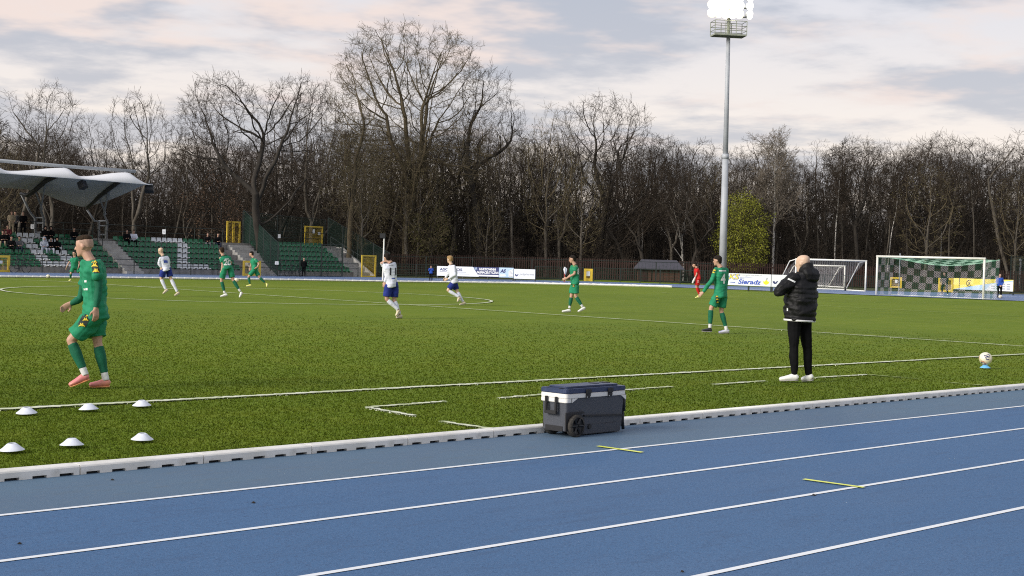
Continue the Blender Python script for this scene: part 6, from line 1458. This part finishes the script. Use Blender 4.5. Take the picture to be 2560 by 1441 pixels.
# ---- the man in black on the touchline, arms folded
D0 = depth_of(at(1990, 955)); q = Px(1880, 620, 4.004, D0)
J = dict(head=q(510, 172), neck=q(535, 262), shL=q(412, 325, -.12), shR=q(592, 330, .12), elL=q(276, 442, -.16), wrL=q(372, 380, .12), haL=q(450, 350, .20), elR=q(560, 470, .28), wrR=q(430, 430, .34), haR=q(360, 420, .34),
         hipL=q(425, 735, -.07), hipR=q(525, 735, .08), knL=q(418, 1010, -.07), anL=q(424, 1275, -.07), toL=q(272, 1346, -.05), heL=q(466, 1340, -.08), knR=q(553, 1030, .08), anR=q(565, 1275, .08), toR=q(500, 1346, .16), heR=q(612, 1338, .05))
J = ground_snap(J); P = Person('bald man in a black puffer jacket and white trainers standing on the touchline', J, LEFT*.72+AWAY*.62-Vector((0, 0, .1)), 1.04, .010, 'skin_fair')
P.body(.6); P.trousers('kit_black', .92); P.boots('boot_white', None, 1.15)
# quilted jacket: rings swell between the seams
b = MB(); Jp, S = P.J, P.S; base = torso_rings(Jp, S, .0, -.2, 1.2); hc = (Jp['hipL']+Jp['hipR'])/2; scn = (Jp['shL']+Jp['shR'])/2; up_ = (scn-hc).normalized(); T = (scn-hc).length
lat = (Jp['shL']-Jp['shR']).normalized(); lat = (lat-up_*lat.dot(up_)).normalized(); fr_ = lat.cross(up_)*-1; rings = []
wid = [(-.02, .205, .185), (.2, .225, .205), (.5, .228, .200), (.75, .226, .188), (.90, .212, .165), (1.0, .165, .135), (1.10, .110, .112), (1.16, .100, .105)]
n_ = 78
for i in range(n_+1):
    t = -.02+1.18*i/n_
    for (a, w1, d1), (b2, w2, d2) in zip(wid[:-1], wid[1:]):
        if a <= t <= b2: k = (t-a)/(b2-a); w = w1+(w2-w1)*k; d = d1+(d2-d1)*k
    if t < .86: bl = abs(math.sin(math.pi*((t+.02)*T/.075+.16*math.sin(t*9)+.1*math.sin(t*23)))); g_r = .012*bl**.6-.006
    else: g_r = 0
    c = hc+up_*(T*t)+(Jp['neck']-scn-up_*((Jp['neck']-scn).dot(up_)))*max(0, t-.9)*2
    rings.append((c, lat, fr_, (w+g_r)*S*.98, (d+g_r)*S*.98))
loft(b, rings, 24)
for qq in 'LR':
    limb(b, [Jp['sh'+qq], Jp['sh'+qq].lerp(Jp['el'+qq], .5), Jp['el'+qq]], [.098*S, .092*S, .082*S]); limb(b, [Jp['el'+qq], Jp['el'+qq].lerp(Jp['wr'+qq], .5), Jp['wr'+qq]], [.082*S, .070*S, .050*S])
jk = P.part('jacket', b, 'puffer', .010, 2, .020, 11)
b = MB(); nk = Jp['neck']; hd = Jp['head']; bk_ = -(P.face); b.tube([nk-up_*.02+bk_*.02, nk+up_*.05+bk_*.012, nk+up_*.135-bk_*.005], [(.104, .112), (.104, .112), (.096, .104)], 14, True, lat); loft(b, [(nk+bk_*.085+up_*-.16*1.0, lat, bk_, .070, .035), (nk+bk_*.11-up_*.11, lat, bk_, .120, .06), (nk+bk_*.105-up_*.03, lat, bk_, .150, .072), (nk+bk_*.07+up_*.04, lat, bk_, .130, .06), (nk+bk_*.05+up_*.075, lat, bk_, .09, .04)], 16)
P.part('hood', b, 'puffer', .010, 3, .008, 12)
b = MB(); loft(b, [(rings[0][0]-up_*.012, lat, fr_, rings[1][3]+.014, rings[1][4]+.012), (rings[0][0]+up_*.014, lat, fr_, rings[1][3]+.016, rings[1][4]+.014)], 24); b.build('hem_trim', 'sock_white', P.root, True)
V_ = P.view; L_ = lambda x, y, dd=-.6: q(x, y, dd)-P.o
P.stick(jk, quad_grid(L_(352, 308), L_(364, 297), L_(436, 330), L_(428, 345), 14, 4), V_, 'emblem_white', 'shoulder_stripe', .014)
P.stick(jk, quad_grid(L_(344, 602), L_(358, 602), L_(357, 632), L_(345, 632), 1, 2), V_, 'emblem_white', 'logo_tab', .006)

def player(label, px, D, J, facing, kit, boots='boot_white', hair=('hair_dark', 'short'), long=False, skin='skin', S=1.0, vox=.015, group=None, boots2=None, sleeve=.62, cuff='sock_white', gloves=None, end=.8):
    J = ground_snap(J); P = Person(label, J, facing, S, vox, skin, group=group); P.body(.4)
    P.hair(*hair); sh = P.torso_cloth('shirt', kit[0], .020, -.10, 1.12, sleeve, long, wr=.024, lower=1); so_ = P.shorts(kit[1], end, 1.05); P.socks(kit[2], cuff, .08, .84 if cuff else 1.0); P.boots(boots, boots2)
    if gloves:
        for qq, gm in gloves.items(): b = MB(); limb(b, [P.J['wr'+qq].lerp(P.J['ha'+qq], -.2), P.J['wr'+qq].lerp(P.J['ha'+qq], .4), P.J['ha'+qq]], [.035*S, .055*S, .045*S]); P.part('glove', b, gm)
    return P, sh, so_
GREEN = ('kit_green', 'kit_green', 'kit_green_dark'); WHITE_K = ('kit_white', 'kit_blue', 'kit_white'); Z = Vector((0, 0, 1))
# number 11
D0 = depth_of(at(995, 796)); q = Px(900, 600, 4.267, D0)
J = dict(head=q(288, 206), neck=q(318, 250), shL=q(262, 292, -.08), shR=q(362, 285, .10), elL=q(286, 388, -.10), wrL=q(264, 462, -.12), haL=q(248, 520, -.12), elR=q(240, 292, .30), wrR=q(222, 262, .22), haR=q(272, 232, .14),
         hipL=q(300, 500, -.08), hipR=q(372, 500, .09), knL=q(285, 648, -.06), anL=q(405, 758, .0), toL=q(388, 832, -.02), heL=q(432, 775, .02), knR=q(365, 660, .06), anR=q(420, 806, .08), toR=q(385, 848, .02), heR=q(452, 846, .1))
P, sh, so_ = player('white shirted player number 11, wiping his face with a raised arm', q, D0, J, LEFT*.6+AWAY*.8, WHITE_K, 'boot_cream', long=True, group='players in white', cuff=None)
V_ = P.view; L_ = lambda x, y, dd=-.5: q(x, y, dd)-P.o
P.stick_text(sh, '11', L_(352, 375), _r0, Z, V_, .27, 'print_black', .008); 
for x in (300,): P.stick(sh, quad_grid(L_(306, 264), L_(356, 262), L_(356, 274), L_(306, 276), 4, 1), V_, 'print_grey', 'name_print', .006)
P.stick(sh, quad_grid(L_(338, 408), L_(376, 406), L_(376, 416), L_(338, 418), 3, 1), V_, 'print_blue', 'back_print', .006)
# fair haired player in white
D0 = depth_of(at(1150, 764)); q = Px(900, 600, 4.267, D0)
J = dict(head=q(958, 234), neck=q(968, 278), shL=q(1003, 312, -.14), shR=q(955, 312, .12), elL=q(1008, 395, -.2), wrL=q(940, 440, -.2), haL=q(885, 465, -.2), elR=q(945, 380, .25), wrR=q(918, 425, .25), haR=q(900, 440, .25),
         hipL=q(1010, 470, -.09), hipR=q(1000, 470, .09), knL=q(938, 562, -.06), anL=q(1052, 632, -.05), toL=q(1042, 690, -.05), heL=q(1072, 645, -.05), knR=q(1035, 575, .07), anR=q(1098, 685, .07), toR=q(1060, 722, .05), heR=q(1128, 706, .08))
P, sh, so_ = player('fair haired player in white sprinting left past the boards', q, D0, J, LEFT*.75+AWAY*.6, WHITE_K, 'boot_cream', ('hair_fair', 'full'), long=True, group='players in white', cuff=None, skin='skin_fair')
# bald player in white
D0 = depth_of(at(428, 741)); q = Px(400, 500, 4.571, D0)
J = dict(head=q(8, 582), neck=q(28, 625), shL=q(8, 668, -.12), shR=q(72, 660, .12), elL=q(-12, 730, -.16), wrL=q(8, 765, -.16), haL=q(20, 790, -.16), elR=q(100, 720, .2), wrR=q(70, 765, .2), haR=q(50, 780, .2),
         hipL=q(45, 795, -.09), hipR=q(98, 795, .09), knL=q(12, 898, -.06), anL=q(66, 1020, -.05), toL=q(36, 1076, -.05), heL=q(96, 1030, -.05), knR=q(122, 895, .06), anR=q(196, 1048, .07), toR=q(168, 1098, .05), heR=q(228, 1066, .08))
P, sh, so_ = player('bald player in white running left before the seats', q, D0, J, LEFT*.75+AWAY*.6, WHITE_K, 'boot_cream', ('hair_dark', 'bald'), long=True, group='players in white', cuff=None, skin='skin_fair')
P.stick(sh, quad_grid(q(40, 690, -.5)-P.o, q(85, 690, -.5)-P.o, q(90, 720, -.5)-P.o, q(45, 720, -.5)-P.o, 3, 2), P.view, 'print_blue', 'back_print', .006)
# number 20
D0 = depth_of(at(580, 745)); q = Px(400, 500, 4.571, D0)
J = dict(head=q(705, 598), neck=q(716, 645), shL=q(692, 685, -.1), shR=q(782, 678, .12), elL=q(716, 755, -.12), wrL=q(702, 825, -.14), haL=q(692, 870, -.14), elR=q(808, 735, .22), wrR=q(790, 790, .28), haR=q(770, 810, .28),
         hipL=q(735, 800, -.09), hipR=q(800, 800, .09), knL=q(702, 940, -.06), anL=q(738, 1080, -.06), toL=q(690, 1128, -.06), heL=q(772, 1112, -.05), knR=q(832, 930, .06), anR=q(912, 1058, .07), toR=q(912, 1138, .05), heR=q(948, 1082, .08))
P, sh, so_ = player('player in green with a white back number, running away near the ball', q, D0, J, LEFT*.6+AWAY*.8, GREEN, 'boot_white', ('hair_brown', 'short'), group='players in green')
P.stick_text(sh, '20', q(770, 745, -.5)-P.o, _r0, Z, P.view, .26, 'emblem_white', .010); P.stick(sh, quad_grid(q(738, 672, -.5)-P.o, q(785, 668, -.5)-P.o, q(786, 680, -.5)-P.o, q(739, 684, -.5)-P.o, 3, 1), P.view, 'emblem_white', 'name_print', .006)
# green runner beyond the ball
D0 = depth_of(at(645, 718)); q = Px(400, 500, 4.571, D0)
J = dict(head=q(1045, 632), neck=q(1062, 668), shL=q(1088, 696, -.14), shR=q(1052, 694, .14), elL=q(1132, 748, -.2), wrL=q(1108, 785, -.2), haL=q(1080, 808, -.2), elR=q(1040, 755, .25), wrR=q(1030, 790, .25), haR=q(1026, 812, .25),
         hipL=q(1088, 800, -.09), hipR=q(1076, 800, .09), knL=q(1012, 892, -.06), anL=q(1026, 975, -.06), toL=q(984, 1004, -.06), heL=q(1046, 1000, -.05), knR=q(1136, 898, .06), anR=q(1198, 960, .07), toR=q(1222, 1012, .05), heR=q(1236, 976, .08))
P, sh, so_ = player('dark haired player in green running left in yellow boots beyond the ball', q, D0, J, LEFT*.9+AWAY*.1, GREEN, 'boot_yellow', vox=.018, group='players in green', cuff=None)
# far green player half hidden by the near player's head
D0 = depth_of(at(180, 704)); q = Px(0, 380, 4.2375, D0)
J = dict(head=q(788, 1078), neck=q(790, 1112), shL=q(762, 1130, -.03), shR=q(818, 1130, .0), elL=q(728, 1178, 0), wrL=q(706, 1222, -.1), haL=q(698, 1246, -.1), elR=q(842, 1182, 0), wrR=q(832, 1218, -.1), haR=q(826, 1240, -.1),
         hipL=q(776, 1228, -.05), hipR=q(808, 1228, .05), knL=q(750, 1288, -.1), anL=q(746, 1340, 0), toL=q(732, 1372, -.1), heL=q(750, 1364, .05), knR=q(852, 1284, 0), anR=q(880, 1336, .1), toR=q(890, 1368, .1), heR=q(896, 1350, .2))
P, sh, so_ = player('distant player in green with yellow boots, left of the nearest player', q, D0, J, -AWAY*.8-_r0*.3, GREEN, 'boot_yellow', ('hair_dark', 'short'), vox=.018, S=.92, group='players in green', cuff=None)
# number 8 side on
D0 = depth_of(at(1436, 782)); q = Px(1380, 600, 4.923, D0)
J = dict(head=q(252, 238), neck=q(274, 294), shL=q(292, 335, -.16), shR=q(262, 330, .16), elL=q(276, 418, -.2), wrL=q(186, 470, -.2), haL=q(112, 492, -.2), elR=q(250, 415, .22), wrR=q(182, 472, .22), haR=q(130, 500, .22),
         hipL=q(290, 525, -.09), hipR=q(276, 525, .09), knL=q(292, 692, -.07), anL=q(372, 818, -.07), toL=q(320, 890, -.08), heL=q(416, 846, -.06), knR=q(238, 695, .08), anR=q(216, 835, .08), toR=q(122, 888, .06), heR=q(232, 884, .1))
P, sh, so_ = player('player in green walking left in white boots, forearms held forward', q, D0, J, LEFT*.95+AWAY*.25, GREEN, 'boot_white', vox=.014, group='players in green')
P.stick_text(sh, '8', q(322, 420, -.5)-P.o, _r0*.45+AWAY*.6, Z, P.view, .24, 'emblem_white', .010)
P.stick(so_, quad_grid(q(252, 535, -.5)-P.o, q(284, 535, -.5)-P.o, q(278, 585, -.5)-P.o, q(246, 585, -.5)-P.o, 3, 3), P.view, 'patch_dark', 'side_panel', .006)
for y in (547, 570): P.stick(so_, emblem(q(264, y, -.5)-P.o, _r0, Z, .032), P.view, 'emblem_yellow', 'emblem', .010)
for y in (308, 318): P.stick(sh, emblem(q(270, y, -.5)-P.o, _r0, Z, .032), P.view, 'emblem_yellow', 'emblem', .010)
# number 4
D0 = depth_of(at(1795, 834)); q = Px(1640, 630, 6.266, D0)
J = dict(head=q(965, 140), neck=q(1002, 228), shL=q(932, 290, -.10), shR=q(1085, 285, .12), elL=q(866, 452, -.14), wrL=q(742, 632, -.16), haL=q(680, 690, -.16), elR=q(1098, 490, .14), wrR=q(1092, 680, .10), haR=q(1078, 780, .10),
         hipL=q(968, 680, -.08), hipR=q(1052, 680, .09), knL=q(862, 890, -.07), anL=q(846, 1180, -.07), toL=q(715, 1246, -.09), heL=q(876, 1252, -.05), knR=q(1022, 930, .08), anR=q(1102, 1212, .08), toR=q(980, 1276, .05), heR=q(1148, 1268, .1))
P, sh, so_ = player('player in green with a white number 4, walking left before the mast', q, D0, J, LEFT*.85+AWAY*.5, GREEN, 'boot_black', vox=.012, long=True, group='players in green', boots2='boot_lilac', gloves={'R': 'kit_black'})
V_ = P.view; L_ = lambda x, y, dd=-.5: q(x, y, dd)-P.o
P.stick_text(sh, '4', L_(1052, 490), (_r0*.75+AWAY*.5), Z, V_, .31, 'emblem_white', .012); P.stick(sh, quad_grid(L_(985, 284), L_(1100, 284), L_(1100, 304), L_(988, 304), 5, 1), V_, 'emblem_white', 'name_print', .006)
P.stick(so_, quad_grid(L_(928, 690), L_(984, 690), L_(994, 806), L_(940, 812), 3, 5), V_, 'patch_dark', 'side_panel', .006)
for x, y in ((955, 700), (960, 744), (968, 792)): P.stick(so_, emblem(L_(x, y), _r0, Z, .036), V_, 'emblem_yellow', 'emblem', .010)
P.stick(sh, quad_grid(L_(880, 275), L_(930, 262), L_(920, 330), L_(880, 335), 3, 3), V_, 'patch_dark', 'shoulder_band', .006)
for x, y in ((914, 283), (898, 318)): P.stick(sh, emblem(L_(x, y), _r0, Z, .040), V_, 'emblem_yellow', 'emblem', .010)
# goalkeeper in red
D0 = depth_of(at(1746, 746)); q = Px(1640, 630, 6.266, D0)
J = dict(head=q(604, 210), neck=q(632, 248), shL=q(648, 284, -.14), shR=q(628, 282, .14), elL=q(634, 365, -.18), wrL=q(606, 420, -.2), haL=q(574, 490, -.2), elR=q(625, 370, .2), wrR=q(604, 420, .2), haR=q(575, 480, .2),
         hipL=q(660, 425, -.09), hipR=q(650, 425, .09), knL=q(632, 555, -.06), anL=q(676, 672, -.06), toL=q(612, 730, -.08), heL=q(690, 724, -.05), knR=q(655, 560, .10), anR=q(684, 660, .2), toR=q(640, 712, .25), heR=q(698, 700, .25))
P, sh, so_ = player('goalkeeper in red with a big white glove, right of the hut', q, D0, J, LEFT*.95+AWAY*.1, ('kit_red', 'kit_red', 'kit_red'), 'boot_yellow', vox=.018, gloves={'L': 'sock_white'}, cuff=None)
for y in (455, 475): P.stick(so_, emblem(q(660, y, -.5)-P.o, _r0, Z, .04), P.view, 'emblem_white', 'emblem', .010)

# ---- bystanders: pose templates, x to their left, y forward, z up, for a height of 1.78 m
STAND = dict(head=(0, .02, 1.66), neck=(0, -.01, 1.50), shL=(.19, 0, 1.42), shR=(-.19, 0, 1.42), elL=(.25, .0, 1.14), elR=(-.25, .0, 1.14), wrL=(.20, .16, .98), wrR=(-.20, .16, .98), haL=(.12, .26, .98), haR=(-.12, .26, .98),
             hipL=(.10, 0, .92), hipR=(-.10, 0, .92), knL=(.11, .03, .50), knR=(-.11, .03, .50), anL=(.12, -.02, .10), anR=(-.12, -.02, .10), toL=(.15, .18, .01), toR=(-.15, .18, .01), heL=(.12, -.07, .01), heR=(-.12, -.07, .01))
SIT = dict(head=(0, .10, 1.20), neck=(0, .04, 1.04), shL=(.19, .03, .96), shR=(-.19, .03, .96), elL=(.25, .16, .72), elR=(-.25, .16, .72), wrL=(.12, .36, .66), wrR=(-.12, .36, .66), haL=(.02, .44, .66), haR=(-.02, .44, .66),
           hipL=(.10, 0, .46), hipR=(-.10, 0, .46), knL=(.15, .44, .50), knR=(-.15, .44, .50), anL=(.14, .46, .09), anR=(-.14, .46, .09), toL=(.16, .66, .01), toR=(-.16, .66, .01), heL=(.14, .40, .01), heR=(-.14, .40, .01))
def bystander(label, base, facing, tpl, top, legs, hair=('hair_dark', 'short'), k=1.0, skin='skin', shoes='boot_black', group=None, hood=False, mod=None, vox=.022, long=True):
    f = Vector((facing.x, facing.y, 0)).normalized(); l = Vector((-f.y, f.x, 0)); T = dict(tpl); T.update(mod or {}); base = Vector(base)
    J = {n: base+l*(v[0]*k)+f*(v[1]*k)+Vector((0, 0, v[2]*k)) for n, v in T.items()}
    P = Person(label, J, f-Vector((0, 0, .05)), k, vox*max(.7, k), skin, group=group); P.body(.4); P.torso_cloth('jacket', top, .030, -.12, 1.12, .6, long, srad=1.4, wr=.010, lower=1); P.trousers(legs); P.boots(shoes)
    if hood:
        b = MB(); c = P.J['head']; b.sphere(c+Vector((0, 0, .01))-P.face*.02, .135*k, 12, None, (1, 1, 1.12)); limb(b, [P.J['neck']-P.up*.06, P.J['neck']+P.up*.06], [.11*k, .11*k]); o = P.part('hood', b, top, .02, 2)
        b = MB(); b.sphere(c+P.face*.075*k-P.up*.01, .075*k, 10, None, (1, 1, 1.3)); P.part('face', b, skin, .015, 2)
    else: P.hair(*hair)
    return P
TC = -AWAY     # towards the camera
def at_foot(px, py): return at(px, py)
# ball boys and people at the far side
b0 = at(1077, 703.5); bystander('boy in a blue jacket, hands at his face, left of the long board', b0, TC, STAND, 'cloth_royal', 'kit_black', k=height_to(b0, 664)/1.78, mod=dict(elL=(.26, .1, 1.2), elR=(-.26, .1, 1.2), wrL=(.10, .22, 1.46), wrR=(-.10, .22, 1.46), haL=(.04, .20, 1.58), haR=(-.04, .20, 1.58)))
P = bystander('boy in a royal blue bib standing right of the netted goal', at(2498, 745.5), TC, STAND, 'cloth_royal', 'kit_black', k=height_to(at(2498, 745.5), 684)/1.78, mod=dict(wrL=(.06, .22, .92), wrR=(-.06, .22, .92), haL=(.0, .26, .84), haR=(.0, .26, .84)))
P = bystander('person in black leaning forward behind the goal net', at(2362, 738), TC*.8+LEFT*.6, STAND, 'kit_black', 'kit_black', k=height_to(at(2362, 738), 679)/1.72, shoes='boot_white', mod=dict(head=(0, .22, 1.56), neck=(0, .14, 1.42), shL=(.2, .12, 1.34), shR=(-.2, .12, 1.34), elL=(.27, .18, 1.05), elR=(-.27, .18, 1.05), wrL=(.2, .3, .85), wrR=(-.2, .3, .85), haL=(.16, .34, .75), haR=(-.16, .34, .75), knL=(.17, .12, .5), knR=(-.17, .12, .5), anL=(.22, -.02, .1), anR=(-.22, -.02, .1), toL=(.25, .18, .01), toR=(-.25, .18, .01), heL=(.22, -.07, .01), heR=(-.22, -.07, .01)))
fm = Vector((at_y(759, 690, YF-.5).x, YF-.5, GZ)); bystander('man in black standing at the cage fence beside a bicycle', fm, AWAY*.9+LEFT*.2, STAND, 'kit_black', 'kit_black', ('hair_dark', 'bald'), k=height_to(fm, 645)/1.78)
# spectators in the stand
def row_seat(px, i): p = at_y(px, 620, rowY[i]+.18); return Vector((p.x, rowY[i]+.18, rowZ[i]-.46))
SEATED = 'spectators on the seats'
for px, i, lab, top, legs, kw in (
    (18, 5, 'spectator in a wine red jacket seated near the left edge', 'cloth_wine', 'cloth_navy', {}),
    (6, 4, 'spectator in black cut by the left edge, with pale trousers', 'kit_black', 'cloth_beige', {}),
    (13, 4, 'spectator in black seated below the wine red jacket', 'kit_black', 'cloth_navy', {}),
    (28, 3, 'spectator in black in the fourth row, left of the one in dark grey', 'kit_black', 'kit_black', {}),
    (48, 3, 'spectator in dark grey in the fourth row, right of a black one', 'cloth_grey', 'cloth_navy', {}),
    (112, 5, 'hooded spectator in black in the top row, left of another hood', 'kit_black', 'kit_black', {'hood': True}),
    (126, 5, 'hooded spectator in black in the top row, right of another hood', 'kit_black', 'kit_black', {'hood': True}),
    (110, 3, 'spectator in a pale blue hooded top beside the white seats', 'cloth_pale', 'cloth_pale', {'hood': True}),
    (127, 3, 'spectator in black with pale trousers beside the pale blue top', 'kit_black', 'kit_white', {}),
    (142, 3, 'spectator in black bending forward right of the pale trousers', 'kit_black', 'kit_black', {'hood': True}),
    (184, 5, 'broad spectator in black alone near the stairs', 'kit_black', 'cloth_navy', {}),
    (316, 5, 'spectator in black right of the stairs beside a white top', 'kit_black', 'kit_black', {}),
    (333, 5, 'spectator in a white top right of the stairs', 'kit_white', 'kit_black', {}),
    (518, 5, 'spectator in black with grey trousers left of the double gate', 'kit_black', 'cloth_grey', {}),
    (544, 5, 'spectator in black closest to the double yellow gate', 'kit_black', 'cloth_navy', {})):
    bystander(lab, row_seat(px, i), Vector((-.35, -.93, 0)), SIT, top, legs, group=SEATED, vox=.03, k=1.08, **kw)
for px, lab, top in ((28, 'standing spectator in a beige jacket behind the top row', 'cloth_beige'), (37, 'standing spectator half hidden behind the beige jacket', 'cloth_grey'), (57, 'standing spectator in black behind the top row railing', 'kit_black')):
    p = at_y(px, 600, YB-.6 if px != 37 else YB-.1); bystander(lab, (p.x, p.y, top_z+.02), Vector((-.35, -.93, 0)), STAND, top, 'cloth_beige' if px == 28 else 'kit_black', group='spectators standing behind the seats', vox=.03, k=1.05)
